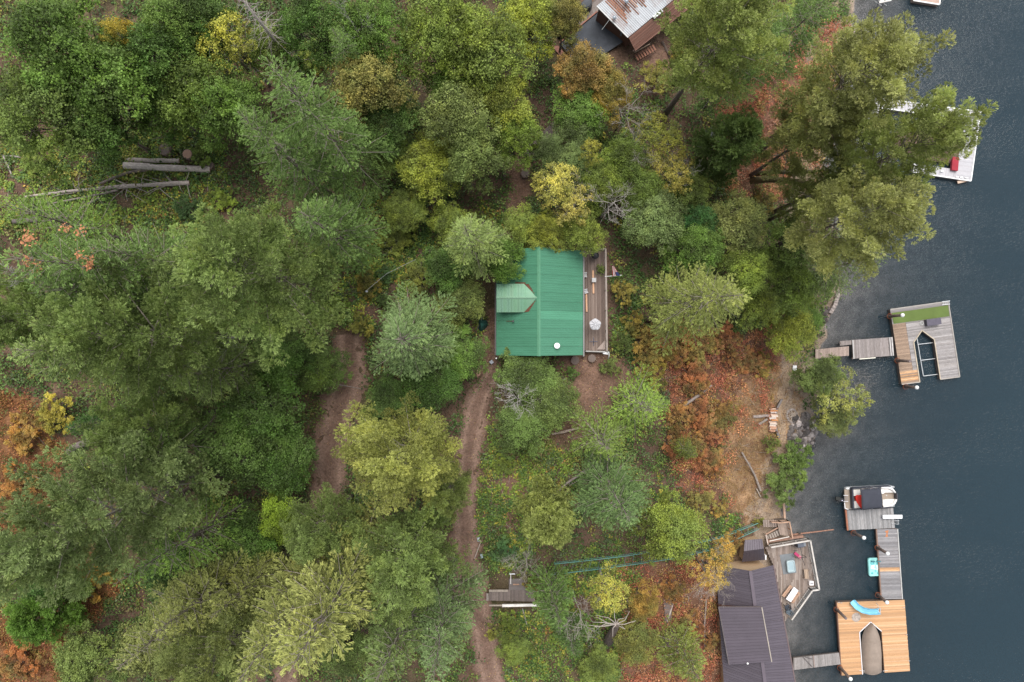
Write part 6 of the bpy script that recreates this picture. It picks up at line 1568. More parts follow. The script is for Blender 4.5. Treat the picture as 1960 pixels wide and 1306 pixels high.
mo = MB().box(bx(195, 510, .75), (.75, .42, .55)).build('outboard_motor', M_BLACK, e, bevel=.1); MB().box(bx(150, 480, .95), (.5, .36, .2)).build('cowling', M_BLACK, mo, (.8, .9, .7)); MB().lathe(bx(240, 525, 1.0), [(.06, 0), (.06, .03)], 10).build('badge', M_PAINT, mo, (.6, .6, .75))
for y0 in (420, 545): MB().tube([bx(265, y0, .9), bx(365, y0, .9)], .03, 6).build('motor_rail', M_PAINT, e, (.75, .75, .8))
for x0 in (290, 320, 350): MB().tube([bx(x0, 430, .88), bx(x0, 560, .88)], .02, 6).build('boarding_rung', M_METAL, e, (.5, .5, .55))
MB().tube([bx(290, 570, .9), bx(300, 690, .9), bx(330, 700, .9), bx(365, 710, .75)], .05, 6).build('fender', M_PAINT, e, (.8, .8, .82))

# paddle raft
q = P(1672, 1084, .0); e = thing('paddle_boat', q, 'small aqua paddle boat floating left of the long dock', 'paddle boat')
mb = MB(); n = 28
def rrect(hw, hh, r_):
    out = []
    for cx, cy, a0 in ((hw - r_, hh - r_, 0), (-hw + r_, hh - r_, 90), (-hw + r_, -hh + r_, 180), (hw - r_, -hh + r_, 270)):
        for k in range(7): t = R(a0 + 15 * k); out.append((cx + r_ * math.cos(t), cy + r_ * math.sin(t)))
    return out
for hw, hh, z in ((.64, .92, -.1), (.74, 1.03, .12), (.74, 1.03, .34), (.66, .95, .42), (.58, .86, .36)):
    for x, y in rrect(hw, hh, .25): mb.v.append(q + Matrix.Rotation(R(3), 3, 'Z') @ V3(x, y, z))
for j in range(4):
    for k in range(n): a = j * n + k; b = j * n + (k + 1) % n; mb.f.append((a, b, b + n, a + n))
mb.f.append(tuple(4 * n + k for k in range(n)))
mb.build('hull', M_PAINT, e, (.30, .66, .64), smooth=False)
for sx in (-1, 1):
    MB().lathe(q + V3(sx * .32, .52, .36), [(.24, 0), (.26, .05), (.16, .08), (.14, .03)], 16).build('seat', M_PAINT, e, (.14, .45, .47)); MB().box(q + V3(sx * .32, .72, .5), (.40, .1, .24)).build('backrest', M_PAINT, e, (.05, .17, .20))
    MB().lathe(q + V3(sx * .34, -.68, .36), [(.13, 0), (.13, .04), (.05, .05)], 12).build('cup_holder', M_PAINT, e, (.10, .40, .42)); MB().box(q + V3(sx * .3, .05, .385), (.38, .5, .04), rz=.3 * sx).build('footwell', M_PAINT, e, (.62, .82, .82))
MB().box(q + V3(.05, -.4, .385), (.16, .32, .05)).build('lever_box', M_PAINT, e, (.16, .5, .52)); MB().box(q + V3(-.05, -.2, .382), (.7, .12, .04), rz=-.3).build('brace', M_PAINT, e, (.7, .84, .84))

# grey dock with white edging at upper right, under the pine
A, B, C_, D_ = P(1690, 189, WZ), P(1877, 214, WZ), P(1858, 346, WZ), P(1750, 330, WZ)
e = thing('white_edged_dock', P(1800, 270, -.1), 'grey dock with white edging mostly hidden under the yellow green pine', 'dock')
ar = [(P(1690, 190, WZ), P(1877, 214.5, WZ), P(1875, 232, WZ), P(1688, 207, WZ)), (P(1843, 229, WZ), P(1875, 233, WZ), P(1858, 346, WZ), P(1830, 342, WZ)), (P(1750, 313, WZ), P(1834, 325, WZ), P(1831, 342, WZ), P(1748, 329, WZ)), (P(1662, 186, WZ), P(1686, 190, WZ), P(1678, 256, WZ), P(1660, 253, WZ))]
for i, (a, b, c, d) in enumerate(ar):
    if i == 1: deck_planks(e, a, b, c, d, M_PAINT, [(.40, .395, .42), (.43, .42, .445)], .15, gap=.004)
    else: deck_planks(e, a, d, c, b, M_PAINT, [(.40, .395, .42), (.43, .42, .445)], .15, gap=.004)
    dock_body(e, [a, b, c, d], (.3, .28, .28))
for a, b in (((1690, 189.5), (1877, 214)), ((1877, 214), (1858.5, 346.5)), ((1858.5, 346.5), (1748, 329.5)), ((1688, 207), (1842, 228)), ((1748, 329.5), (1750, 313))): MB().beam(P(*a, WZ + .03), P(*b, WZ + .03), .12, .1).build('edge_board', M_PAINT, e, (.82, .82, .82))
for px_ in (1832, 1840, 1850, 1778, 1790, 1803): MB().box(P(px_, 322 + (px_ - 1778) * .25 if px_ < 1825 else 339 + (px_ - 1832) * .1, WZ + .1), (.3, .12, .16)).build('cleat', M_PAINT, e, (.8, .8, .8))
e = thing('red_boat', P(1770, 272, -.1), 'boat with red and brown cover in the slip of the white edged dock', 'boat')
bw, st = P(1706, 262, .6), P(1834, 280, .6); ax = (st - bw); d = ax.normalized()
boat_ring(bw, st, 2.0, bst, lambda t, s: .55 * (1 - abs(s) ** 2.4) * (.5 + .5 * min(1, t * 3)) - .2 * abs(s) ** 6).build('cover', M_FABRIC, e, (.15, .095, .08), smooth=True)
boat_ring(bw - V3(0, 0, .05), st - V3(0, 0, .05), 1.95, bst, lambda t, s: -.2 - .5 * (1 - s * s)).build('hull', M_PAINT, e, (.7, .7, .72), smooth=True)
MB().slab([P(1824, 300, .9), P(1822, 325, .9), P(1834, 327, .9), P(1836, 302, .9)], .3).build('red_pad', M_FABRIC, e, (.30, .03, .045))
e = thing('swim_step', P(1841, 346, .1), 'small tan wooden step at the lower edge of the white edged dock', 'step')
MB().box(P(1841, 347.5, .35), (1.0, .3, .08), rz=R(12)).build('tread', M_NEWWOOD, e, (.55, .42, .33)); MB().box(P(1841, 346.5, .1), (.9, .06, .5), rz=R(12)).build('riser', M_NEWWOOD, e, (.45, .33, .25))
# dock at the very top
e = thing('far_dock', P(1775, -15, -.1), 'pinkish plank dock with white edge cut by the top edge', 'dock')
A, B, C_, D_ = P(1752, -45, WZ), P(1803, -38, WZ), P(1798, 9, WZ), P(1748, 1, WZ)
deck_planks(e, A, B, C_, D_, M_WOOD, [(.46, .33, .28), (.5, .36, .31)], .15); dock_body(e, [A, B, C_, D_], (.2, .15, .13))
MB().beam(D_ + V3(0, 0, .02), C_ + V3(0, 0, .02), .14, .1).build('edge_board', M_PAINT, e, (.78, .76, .74)); MB().beam(B + V3(0, 0, .02), C_ + V3(0, 0, .02), .14, .1).build('edge_board', M_PAINT, e, (.78, .76, .74))
e = thing('folding_chair', P(1684, 8, .8), 'dark folding frame at the top edge beside the far dock', 'frame')
q = P(1684, 8, .8); 
for s in (-.3, .3): MB().tube([q + V3(s, -.5, -.5), q + V3(s + .1, .6, .9)], .035, 6).build('side_tube', M_BLACK, e, (3, 3, 3)); MB().tube([q + V3(s, .6, -.5), q + V3(s + .1, -.5, .7)], .035, 6).build('side_tube', M_METAL, e)
MB().box(q + V3(.4, .3, .35), (1.4, .5, .06), rz=.2).build('seat', M_WORN, e, (.6, .58, .56))

# ------------------------------------------------------------------ purple grey roofed cabin on the shore
e = thing('shore_cabin', P(1450, 1200, .8), 'tan shore cabin with purple grey ribbed metal roof at the lower right', 'house')
rA, rB = P(1436, 1093, 6.5), P(1473, 1375, 6.5)
eA, eB = P(1479.5, 1082, 4.7), P(1534, 1375, 4.7)
wA, wB = rA + (rA - eA) + V3(0, 0, 0), rB + (rB - eB)
wA.z = wB.z = 4.7
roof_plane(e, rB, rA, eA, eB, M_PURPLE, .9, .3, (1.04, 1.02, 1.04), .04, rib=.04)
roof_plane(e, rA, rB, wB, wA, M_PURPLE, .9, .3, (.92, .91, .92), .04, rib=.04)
MB().beam(rA + V3(0, 0, .05), rB + V3(0, 0, .05), .34, .05).build('ridge_cap', M_PURPLE, e, (1.3, 1.25, 1.25))
fl = .7
gA, gW, gE = rA + V3(.1, -.5, -.25), wA + V3(.4, -.5, 0), eA + V3(-.4, -.5, 0)
MB().add([V3(gW.x, gW.y, fl), V3(gE.x, gE.y, fl), gE, gA, gW], [(0, 1, 2, 3, 4)]).build('gable_wall', M_TAN, e)
MB().add([V3(gW.x, gW.y - .05, fl), V3(gE.x, gE.y - .05, fl), V3(eB.x - .4, eB.y, fl), V3(wB.x + .4, wB.y, fl), V3(gW.x, gW.y - .05, 4.65), V3(gE.x, gE.y - .05, 4.65), V3(eB.x - .4, eB.y, 4.65), V3(wB.x + .4, wB.y, 4.65)], [(3, 2, 1, 0), (0, 1, 5, 4), (1, 2, 6, 5), (2, 3, 7, 6), (3, 0, 4, 7), (4, 5, 6, 7)]).build('wall', M_TAN, e)
MB().beam(eA + V3(.08, 0, -.05), eB + V3(.08, 0, -.05), .12, .1).build('gutter', M_PAINT, e, (.14, .1, .1))
# raised shed dormer on the land side
d0, d1 = P(1457, 1162.5, 7.0), P(1476, 1267, 7.0); d2, d3 = P(1396.5, 1273, 6.1), P(1376.5, 1162.5, 6.1)
sh = MB().add([V3(d3.x + .25, d3.y - .25, 4.2), V3(d0.x - .2, d0.y - .25, 4.2), V3(d1.x - .2, d1.y + .25, 4.2), V3(d2.x + .25, d2.y + .25, 4.2), V3(d3.x + .25, d3.y - .25, 6.0), V3(d0.x - .2, d0.y - .25, 6.9), V3(d1.x - .2, d1.y + .25, 6.9), V3(d2.x + .25, d2.y + .25, 6.0)], [(0, 1, 5, 4), (1, 2, 6, 5), (2, 3, 7, 6), (3, 0, 4, 7)]).build('shed_dormer', M_BRICKBROWN, e)
n = 7
roof_plane(sh, d0, d1, d2, d3, M_PURPLE, .9, .3, (1, .98, 1), .04, rib=.04)
MB().beam(d0 + V3(.05, 0, .03), d1 + V3(.05, 0, .03), .10, .08).build('trim', M_WORN, sh, (.34, .30, .26)); MB().beam(d3 + V3(-.05, .05, .01), d0 + V3(0, .05, .01), .08, .08).build('trim', M_WOOD, sh, (.10, .08, .08)); MB().beam(d3 + V3(-.05, 0, -.03), d2 + V3(-.05, 0, -.03), .1, .1).build('trim', M_WORN, sh, (.10, .085, .09))
vp_ = MB().tube([P(1431, 1270, 5.9), P(1431, 1270, 6.5)], .07, 8).build('vent_pipe', M_BLACK, e, (2, 2, 2)); MB().lathe(P(1431, 1270, 6.5), [(.10, 0), (.10, .06)], 10).build('cap', M_PAINT, vp_, (.8, .8, .8))
# entry roof north of the gable
a, b = P(1424, 1055.5, 4.1), P(1462, 1050.5, 4.1)
roof_plane(e, a, b, P(1459, 1032, 3.5), P(1426, 1034, 3.5), M_PURPLE, .9, .3, (1.15, 1.12, 1.15), .03, name='entry_roof_panel', rib=.04)  # light on the north slope put into the colour by a brighter tint
roof_plane(e, b, a, P(1420, 1076, 3.4), P(1464.5, 1072, 3.4), M_PURPLE, .9, .3, (.62, .6, .62), .03, name='entry_roof_panel', rib=.01)  # shade on the south slope put into the colour by a darker tint
MB().prism([(q.x, q.y) for q in (P(1428, 1038, 3.3), P(1457, 1036, 3.3), P(1462, 1072, 3.3), P(1424, 1074, 3.3))], .8, 3.35).build('entry_wall', M_TAN, e)
MB().box(P(1464, 1066, 2.8), (.15, .5, .6)).build('porch_lamp', M_PAINT, e, (.7, .7, .72))
for i in range(6): MB().box(P(1405 + i * 2.7, 1094.5 - (i % 2), 4.2), (.06, .3, .05)).build('gable_bracket', M_BLACK, e)

# deck of the shore cabin
SZ = 1.75
e = thing('shore_deck', P(1510, 1090, 1.2), 'weathered plank deck with white railing beside the purple grey roofed cabin', 'deck')
pl = [P(1465, 1048, SZ), P(1544, 1030, SZ), P(1561, 1123, SZ), P(1548, 1125, SZ), P(1503, 1190, SZ), P(1484, 1090, SZ)]
pw = [(p.x, p.y) for p in pl]
def clip_line(x):
    ys = []
    for i in range(len(pw)):
        (x0, y0), (x1, y1) = pw[i], pw[(i + 1) % len(pw)]
        if (x0 - x) * (x1 - x) < 0: ys.append(y0 + (y1 - y0) * (x - x0) / (x1 - x0))
    return sorted(ys)
x = min(p[0] for p in pw) + .07
while x < max(p[0] for p in pw):
    ys = clip_line(x)
    for k in range(0, len(ys) - 1, 2):
        if ys[k + 1] - ys[k] > .15:
            ym = ys[k] + (ys[k + 1] - ys[k]) * pr.uniform(.35, .65)
            for y0_, y1_ in ((ys[k], ym - .004), (ym + .004, ys[k + 1])): board(e, 'plank', V3(x, y0_, SZ - .02 + pr.uniform(-.004, .004)), V3(x, y1_, SZ - .02), .132, .04, M_WOOD, tint([(.225, .18, .155), (.265, .215, .19), (.30, .25, .22), (.20, .155, .13)], .15))
    x += .145
MB().prism(pw, SZ - .3, SZ - .055).build('joist_frame', M_WOOD, e, (.14, .11, .1))
for q in pl[1:5]: MB().beam(V3(q.x - .15, q.y, -1.2), V3(q.x - .15, q.y, SZ - .2), .2, .2).build('pile', M_WOOD, e, (.15, .12, .1))
rails_along(e, [P(1470, 1043, SZ), pl[1], pl[2], pl[3], P(1509, 1180, SZ)], .98, M_WORN, (.50, .47, .44), 1.5, top=(.16, .05), balusters=.16)
MB().beam(P(1468, 1036, SZ + .2), P(1536, 1026, SZ + .2), .25, .5).build('bench_back', M_WOOD, e, (.26, .15, .11))
e = thing('landing', P(1497, 1008, .9), 'wooden landing with stairs above the shore deck', 'landing')
LZ = 2.05
a, b, c, d = P(1487, 997, LZ), P(1505, 995, LZ), P(1511, 1026, LZ), P(1493, 1024, LZ)
deck_planks(e, a, d, c, b, M_WOOD, [(.28, .215, .18), (.31, .24, .20)], .14); MB().slab([d - V3(0, 0, .06), c - V3(0, 0, .06), b - V3(0, 0, .06), a - V3(0, 0, .06)], .8).build('frame', M_WOOD, e, (.13, .1, .08))
rails_along(e, [P(1472, 996, LZ), P(1490, 997, LZ), b, c], .9, M_WOOD, (.42, .27, .19), 1.2, top=(.12, .06), balusters=.18)
for i in range(6): board(e, 'tread', P(1462 + i * 4.4, 995.5, 2.55 - .09 * i), P(1463 + i * 4.4, 1009, 2.55 - .09 * i), .21, .05, M_WOOD, tint([(.25, .20, .175)]))
for i in range(6): board(e, 'tread', P(1469 + i * 4.2, 1025 - i * 2.2, 1.5 + .08 * i), P(1473 + i * 4.2, 1036 - i * 2.6, 1.5 + .08 * i), .2, .05, M_WOOD, tint([(.32, .28, .25)]))
MB().beam(P(1466, 1023, 2.6), P(1488, 1011, 2.9), .12, .06).build('handrail', M_WOOD, e, (.40, .25, .18)); MB().beam(P(1466, 1024, 2.55), P(1470, 1042, 2.5), .12, .06).build('handrail', M_WOOD, e, (.5, .42, .37)); MB().beam(P(1473, 1036, 2.2), P(1511, 1027.5, 2.6), .1, .05).build('handrail', M_WORN, e, (.62, .58, .53))
for q in ((1466, 1023), (1488, 1011), (1470, 1042)): MB().beam(P(*q, 1.0), P(*q, 2.7), .1, .1).build('post', M_WOOD, e, (.35, .22, .16))
a, b = P(1500, 962, .55), P(1502, 992, .65); o = MB().beam(a, b, .22, .18).build('shore_beam', M_WOOD, None, (.45, .30, .22), loc=a); tag(o, 'tan timber beam running from the lakeside hedge to the landing', 'beam')
a, b = P(1514, 1024, .12), P(1596, 1014, .03); o = MB().tube([a, lerp(a, b, .5) + V3(0, 0, .02), b], [.09, .08, .06], 6).build('floating_pole', M_BARK, None, (2.0, 1.35, 1.1), loc=a); tag(o, 'thin reddish pole floating in the water off the shore deck', 'pole')
# things on the shore deck
a = [P(1492.5, 1062.5, SZ + .03), P(1519, 1059, SZ + .03), P(1525, 1096.5, SZ + .03), P(1499.5, 1100, SZ + .03)]
o = MB().slab([a[3], a[2], a[1], a[0]], .02).build('grey_rug', M_FABRIC, None, (.17, .185, .20), loc=lerp(a[0], a[2], .5)); tag(o, 'grey rug on the shore deck under the pale tub', 'rug')
q = P(1511.5, 1082.5, SZ + .04); e = thing('paddling_tub', q, 'pale blue grey tub on the grey rug of the shore deck', 'tub')
mb = MB(); n = 28
for hw, hh, z in ((.40, .62, 0), (.44, .66, .2), (.44, .66, .42), (.36, .58, .46), (.33, .55, .38)):
    for x_, y_ in rrect(hw, hh, .2): mb.v.append(q + Matrix.Rotation(R(6), 3, 'Z') @ V3(x_, y_, z))
for j in range(4):
    for k in range(n): a_ = j * n + k; b_ = j * n + (k + 1) % n; mb.f.append((a_, b_, b_ + n, a_ + n))
mb.f.append(tuple(4 * n + k for k in range(n))); mb.build('shell', M_PAINT, e, (.36, .45, .48)); MB().box(q + V3(0, .05, .385), (.5, .85, .02), rz=R(6)).build('water', M_PAINT, e, (.30, .40, .44))
q = P(1526, 1039.5, SZ); e = thing('gas_grill', q, 'dark covered grill in the top corner of the shore deck', 'grill'); MB().box(q + V3(0, 0, .45), (.72, .5, .85), rz=.12).build('body', M_BLACK, e, (2.5, 2.7, 3.2)); MB().box(q + V3(0, .02, .92), (.66, .42, .14), rz=.12).build('lid', M_BLACK, e, (4, 4.5, 5)); MB().box(q + V3(.5, .05, .75), (.3, .4, .04), rz=.12).build('side_shelf', M_METAL, e, (.4, .42, .45))
q = P(1524, 1061, SZ); e = thing('deck_lounger', q, 'magenta folding lounger on the shore deck', 'lounger'); MB().box(q + V3(0, 0, .3), (.75, .30, .06), rz=R(-40)).build('seat', M_FABRIC, e, (.42, .05, .14)); MB().box(q + V3(.25, -.22, .42), (.3, .30, .05), rz=R(-40), ry=R(-30)).build('head_rest', M_FABRIC, e, (.60, .22, .28))
for s in (-.25, .25): MB().tube([q + V3(s, -s, 0), q + V3(s, -s, .3)], .02, 5).build('leg', M_METAL, e)
q = P(1536, 1062, SZ); e = thing('swing_frame', q, 'thin black metal frame standing on the shore deck', 'frame')
for a, b in (((1522, 1048), (1540, 1046.5)), ((1524, 1068.5), (1544, 1067)), ((1532, 1044), (1535.5, 1069)), ((1535.5, 1069), (1541, 1083)), ((1518, 1055), (1526, 1054))): MB().tube([P(*a, SZ + .9), P(*b, SZ + .9)], .03, 6).build('bar', M_BLACK, e, (1.5, 1.5, 1.5))
for a in ((1522, 1048), (1540, 1046.5), (1524, 1068.5), (1544, 1067)): MB().tube([P(*a, SZ + .9), V3(P(*a, SZ + .9).x - .1, P(*a, SZ + .9).y, SZ)], .03, 6).build('leg', M_BLACK, e)
q = P(1550, 1114, SZ); e = thing('deck_cooler', q, 'white cooler in the right corner of the shore deck', 'cooler'); MB().box(q + V3(0, 0, .22), (.42, .42, .42)).build('body', M_PAINT, e, (.7, .66, .65)); MB().box(q + V3(0, 0, .46), (.46, .46, .06)).build('lid', M_PAINT, e, (.82, .8, .8)); MB().box(q + V3(0, 0, .5), (.3, .1, .03)).build('handle', M_BLACK, e, (8, 8, 8))
a = P(1545, 1092, SZ); 
e = thing('wooden_bench', a, 'weathered wooden bench along the right railing of the shore deck', 'bench')
for i in range(3): MB().beam(P(1540 + i * 2.6, 1090, SZ + .45), P(1542 + i * 2.6, 1108, SZ + .45), .13, .04).build('seat_slat', M_WOOD, e, tint([(.36, .27, .2)]))
for py_ in (1092, 1106): MB().beam(P(1538, py_, SZ + .2), P(1548, py_, SZ + .2), .06, .4).build('leg', M_WOOD, e, (.25, .18, .14))
# picnic table
q = P(1516.5, 1138.5, SZ); e = thing('picnic_table', q, 'picnic table with a white top and brown benches on the shore deck', 'picnic table')
cs = [P(1520, 1124, SZ + .75), P(1528.5, 1131, SZ + .75), P(1514, 1153, SZ + .75), P(1504.7, 1147, SZ + .75)]
MB().slab([cs[3], cs[2], cs[1], cs[0]], .05).build('table_top', M_PAINT, e, (.80, .81, .84))
for a, b in (((1514.5, 1121.5), (1499, 1142)), ((1530, 1134), (1516, 1154.5))):
    for s in (-.09, .09): A = P(*a, SZ + .45); B = P(*b, SZ + .45); nr = V3(-(B - A).y, (B - A).x, 0).normalized() * s; board(e, 'bench_plank', A + nr, B + nr, .16, .045, M_WOOD, tint([(.42, .27, .19)]))
for t in (.18, .82):
    a = lerp(P(1514.5, 1121.5, SZ), P(1499, 1142, SZ), t); b = lerp(P(1530, 1134, SZ), P(1516, 1154.5, SZ), t); MB().beam(a + V3(0, 0, .38), b + V3(0, 0, .38), .09, .05).build('cross_beam', M_WOOD, e, (.3, .2, .15)); m_ = lerp(a, b, .5)
    for s in (-.4, .4): d = (b - a).normalized() * s; MB().beam(m_ + d * 1.5, m_ + d * .5 + V3(0, 0, .7), .08, .06).build('leg', M_WOOD, e, (.3, .2, .15))
patio_chair(1504, 1160, SZ, R(200), (.045, .055, .075), 'dark blue grey chair at the bottom corner of the shore deck', M_FABRIC, .9)
patio_chair(1507, 1168, SZ, R(150), (.10, .13, .16), 'grey blue chair below the dark one at the bottom corner of the shore deck', M_FABRIC, .9)

# ------------------------------------------------------------------ green rail track on the slope
def gz(px_, py_, dz): return G(px_, py_, dz)
top = [(1061, 1080), (1128, 1073), (1196, 1065), (1290, 1050), (1380, 1030), (1451, 1002)]; low = [(1051, 1101), (1128, 1092), (1213, 1081), (1300, 1068), (1372, 1050), (1453, 1013)]
e = thing('rail_track', G(1250, 1070), 'long green metal rail track with cross bars climbing from the shore cabin', 'track')
TL = [gz(*q, .9) for q in top]; LL = [gz(*q, .9) for q in low]
GCOL = (.095, .235, .205)
for pts in (TL, LL): MB().tube(pts, .05, 6).build('rail', M_WORN, e, GCOL)
for pts in (TL, LL): MB().tube([p - V3(0, 0, .45) for p in pts], .03, 6).build('lower_rail', M_WORN, e, GCOL)
def along(pts, t):
    L = [(pts[i + 1] - pts[i]).length for i in range(len(pts) - 1)]; s = t * sum(L)
    for i, l in enumerate(L):
        if s <= l or i == len(L) - 1: return lerp(pts[i], pts[i + 1], min(1, s / l))
        s -= l
n = 27
for k in range(n):
    t = (k + .3) / n; a, b = along(TL, t), along(LL, t)
    MB().tube([a - V3(0, 0, .03), b - V3(0, 0, .03)], .022, 5).build('cross_bar', M_WORN, e, (.10, .16, .15))
    if k % 2 == 0:
        for q in (a, b): MB().tube([V3(q.x, q.y, float(T(q.x, q.y)) - .1), q], .03, 5).build('post', M_WORN, e, GCOL)
# plank platform beside the narrow track
e = thing('plank_platform', G(985, 1140), 'brown plank platform with a white beam beside the narrow track', 'platform')
pz = G(985, 1140).z + .55
deck_planks(e, P(936, 1134, pz), P(936, 1150, pz), P(1023, 1152, pz), P(1023, 1122, pz), M_WOOD, [(.155, .125, .115), (.18, .145, .13), (.135, .11, .10)], .15)
MB().slab([P(937, 1149, pz - .06), P(1022, 1151, pz - .06), P(1022, 1124, pz - .06), P(937, 1136, pz - .06)], .25).build('frame', M_WOOD, e, (.09, .07, .06))
deck_planks(e, P(974, 1108, pz + .02), P(1000, 1108, pz + .02), P(1008, 1130, pz + .02), P(974, 1130, pz + .02), M_WOOD, [(.15, .13, .125)], .15)
MB().beam(P(936, 1131, pz + .1), P(972, 1131, pz + .1), .22, .12).build('side_beam', M_WOOD, e, (.30, .255, .215)); MB().beam(P(933, 1136, pz - .1), P(933, 1150, pz - .1), .22, .12).build('end_beam', M_WOOD, e, (.27, .235, .21))
MB().beam(P(936, 1159, pz + .3), P(963, 1159, pz + .3), .14, .12).build('lower_beam', M_WOOD, e, (.33, .28, .23)); MB().beam(P(961, 1159.5, pz + .5), P(1034, 1158, pz + .5), .24, .16).build('white_beam', M_WORN, e, (.72, .69, .66))
MB().beam(P(977.5, 1098, pz + .8), P(977.5, 1118, pz + .8), .07, .07).build('rail', M_WORN, e, (.55, .52, .5)); MB().beam(P(975, 1099, pz + .85), P(986, 1099, pz + .85), .08, .05).build('rail', M_PAINT, e, (.7, .72, .76))
MB().beam(P(982, 1119, pz + .1), P(994, 1119, pz + .1), .08, .1).build('step_edge', M_WOOD, e, (.42, .25, .17)); MB().beam(P(1022, 1143, pz + .5), P(1023, 1155, pz + .5), .1, .1).build('post', M_WOOD, e, (.3, .24, .2))
for q in ((940, 1148), (980, 1152), (1020, 1150), (1020, 1126), (965, 1159), (1030, 1158)): p = P(*q, pz); MB().beam(V3(p.x, p.y, float(T(p.x, p.y)) - .2), V3(p.x, p.y, pz + (.4 if q[1] > 1155 else -.1)), .13, .13).build('post', M_WOOD, e, (.14, .11, .1))
for px_, py_, lb, col in ((916, 1032, 'small pale metal box at the right edge of the narrow track', (.36, .40, .43)), (922, 1064, 'pale blue container in the leaves above the plank platform', (.26, .33, .35))):
    q = G(px_, py_, .2); o = MB().box(q, (.22, .36, .3), rz=.1).box(q + V3(0, 0, .17), (.25, .4, .04), rz=.1).build('metal_box', M_WORN, None, col, loc=q); tag(o, lb, 'box')
a, b = G(921, 1035, .5), G(908, 1070, .3); o = MB().tube([a, lerp(a, b, .6), b], [.05, .06, .04], 6).build('fence_post', M_GREY, None, (.9, .8, .74), loc=a); tag(o, 'leaning grey post at the right edge of the narrow track', 'post')
# old plank steps near the bottom
e = thing('plank_steps', G(1278, 1185), 'old dark plank steps climbing through red brush at the bottom', 'steps')
for k in range(26):
    t = k / 25; px_ = 1276 + 3 * math.sin(t * 3); py_ = 1135 + 105 * t; a = G(px_ - 7, py_, .25); b = G(px_ + 7, py_, .25); zz = (a.z + b.z) / 2; a.z = b.z = zz; board(e, 'tread', a, b, .22, .05, M_WOOD, tint([(.16, .125, .115)]))
for s in (-6, 6): MB().tube([G(1276 + s + 3 * math.sin(t * 3), 1135 + 105 * t, .13) for t in (0, .25, .5, .75, 1)], .06, 5).build('stringer', M_WOOD, e, (.12, .09, .08))

# ------------------------------------------------------------------ bank above the stone shore
a_, c_ = G(1487, 772, .25), G(1487, 824, .25)
e = thing('retaining_wall', a_, 'low grey timber retaining wall behind the shore path', 'wall')
ps = [G(1495, 765, .25), G(1484.5, 785, .25), G(1482, 815, .25), G(1490, 838, .25)]
for i in range(3):
    for k in range(2): board(e, 'timber', ps[i] + V3(.16 * k, 0, -.12 + .2 * (1 - k)), ps[i + 1] + V3(.16 * k, 0, -.12 + .2 * (1 - k)), .16, .22, M_WOOD, tint([(.20, .18, .175)]))
e = thing('firewood_rack', G(1477, 803), 'rack of stacked orange and white firewood beside the retaining wall', 'firewood')
q0 = G(1477, 803)
for s in (-1, 1):
    for y_ in (-1.3, 1.3): MB().beam(q0 + V3(s * .35, y_, -.2), q0 + V3(s * .35, y_, 1.0), .08, .08).build('upright', M_WOOD, e, (.25, .12, .09))
MB().beam(q0 + V3(-.38, -1.35, .12), q0 + V3(-.38, 1.35, .12), .08, .08).build('bearer', M_WOOD, e, (.28, .13, .09)); MB().beam(q0 + V3(.38, -1.35, .12), q0 + V3(.38, 1.35, .12), .08, .08).build('bearer', M_WOOD, e, (.28, .13, .09))
for lay in range(3):
    for i in range(13):
        y_ = -1.22 + i * .2 + pr.uniform(-.03, .03)
        if lay == 2 and pr.random() < .35: continue
        L = pr.uniform(.26, .42); xo = pr.uniform(-.12, .12); cc = pr.choice([(.50, .28, .18), (.62, .46, .36), (.66, .56, .48), (.40, .22, .15), (.70, .64, .60), (.55, .24, .09)])
        MB().tube([q0 + V3(xo - L, y_, .24 + lay * .17), q0 + V3(xo + L, y_ + pr.uniform(-.06, .06), .24 + lay * .17)], pr.uniform(.075, .10), 6).build('split_log', M_NEWWOOD, e, cc)
log([(1441, 798), (1455, 797), (1472, 796)], [.15, .16, .15], 'short grey log lying above the firewood rack', (.75, .68, .66), cut=True, ground_dz=.1)
log([(1452, 813), (1468, 803)], [.13, .13], 'shorter grey log slanting beside the firewood rack', (.62, .57, .55), cut=True, ground_dz=.1)
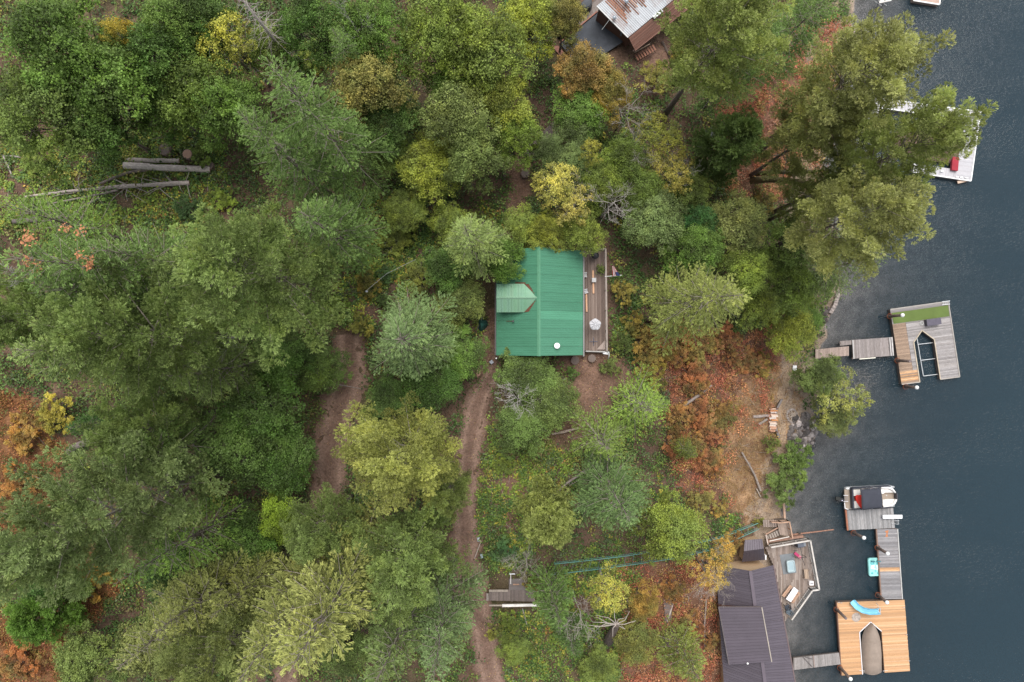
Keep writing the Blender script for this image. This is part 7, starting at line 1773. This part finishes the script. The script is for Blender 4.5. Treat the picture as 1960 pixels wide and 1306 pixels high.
# stone bank and fire ring
def rock(r_, s):
    mb = MB(); bm = bmesh.new(); bmesh.ops.create_icosphere(bm, subdivisions=1, radius=1)
    for v in bm.verts: v.co *= 1 + r_.normal(0, .14)
    me = bpy.data.meshes.new('stone'); bm.to_mesh(me); bm.free(); me.materials.append(M_STONE); return me
r_ = np.random.default_rng(9); RK = [rock(r_, 1) for _ in range(6)]
e = thing('stone_bank', G(1535, 830), 'bank of dark and pale shore stones beside the lakeside hedge', 'stones')
cnt = 0
pts_ = []
while cnt < 290:
    px_, py_ = r_.uniform(1495, 1566), r_.uniform(778, 882)
    if not inpoly(np.array([px_]), np.array([py_]), [(1518, 800), (1545, 790), (1562, 815), (1560, 850), (1540, 882), (1512, 862), (1505, 835)])[0]: continue
    p = G(px_, py_, .02); s = float(np.exp(r_.normal(math.log(.20), .42))); o = bpy.data.objects.new('stone', RK[r_.integers(6)]); COL.objects.link(o); o.parent = e
    o.location = p - e.location + V3(0, 0, s * .2); o.scale = (s * r_.uniform(.8, 1.5), s, s * r_.uniform(.5, .8)); o.rotation_euler = (0, 0, r_.uniform(0, 6.28))
    f = r_.choice([.3, .55, .8, 1.2, 1.7, 2.3], p=[.25, .25, .2, .12, .12, .06]); o.color = (f, f * .97, f * .95, 1); cnt += 1
e = thing('fire_ring', G(1516, 796), 'ring of stones filled with pale sticks above the stone bank', 'fire ring')
q0 = G(1516, 796)
for k in range(18):
    a = 2 * math.pi * k / 18; p = q0 + V3(.62 * math.cos(a), .72 * math.sin(a), 0); p.z = float(T(p.x, p.y)) + .06; o = bpy.data.objects.new('stone', RK[k % 6]); COL.objects.link(o); o.parent = e; s = r_.uniform(.12, .19); o.location = p - e.location; o.scale = (s, s, s * .7); o.rotation_euler = (0, 0, a); o.color = (1.5, 1.45, 1.4, 1)
for k in range(26):
    a = r_.uniform(0, 6.28); L = r_.uniform(.25, .6); b = q0 + V3(r_.normal(0, .18), r_.normal(0, .2), .18 + r_.uniform(0, .15)); MB().tube([b - V3(math.cos(a) * L, math.sin(a) * L, .08), b + V3(math.cos(a) * L, math.sin(a) * L, .03)], .02, 4).build('stick', M_GREY, e, (1.1, 1.0, .9))
a = [P(1588, 600, .25), P(1597, 585, .3), P(1601, 570, .35), P(1604, 555, .35)]
e = thing('shore_wall', a[0], 'pale stone edging on the shore under the scraggly conifer', 'wall')
for i in range(len(a) - 1):
    for k in range(3): p0 = lerp(a[i], a[i + 1], k / 3 + .02); p1 = lerp(a[i], a[i + 1], (k + 1) / 3 - .02); MB().beam(p0, p1, .42, .5).build('block', M_STONE, e, tint([(1.5, 1.42, 1.35)]))
for px_, py_, s in ((1577, 598, .55), (1580, 605, .4), (1583, 592, .4), (1579, 612, .45)):
    q = G(px_, py_, .1); o = bpy.data.objects.new('boulder', RK[int(px_) % 6]); COL.objects.link(o); o.location = q; o.scale = (s, s * .9, s * .7); o.color = (.45, .40, .40, 1); tag(o, 'dark boulder at the waterline above the gangway', 'boulder', 'dark boulders at the waterline')
print('TRIS', sum(len(o.data.loop_triangles) if not o.data.calc_loop_triangles() else 0 for o in {o.data.name: o for o in bpy.data.objects if o.type == 'MESH'}.values()))
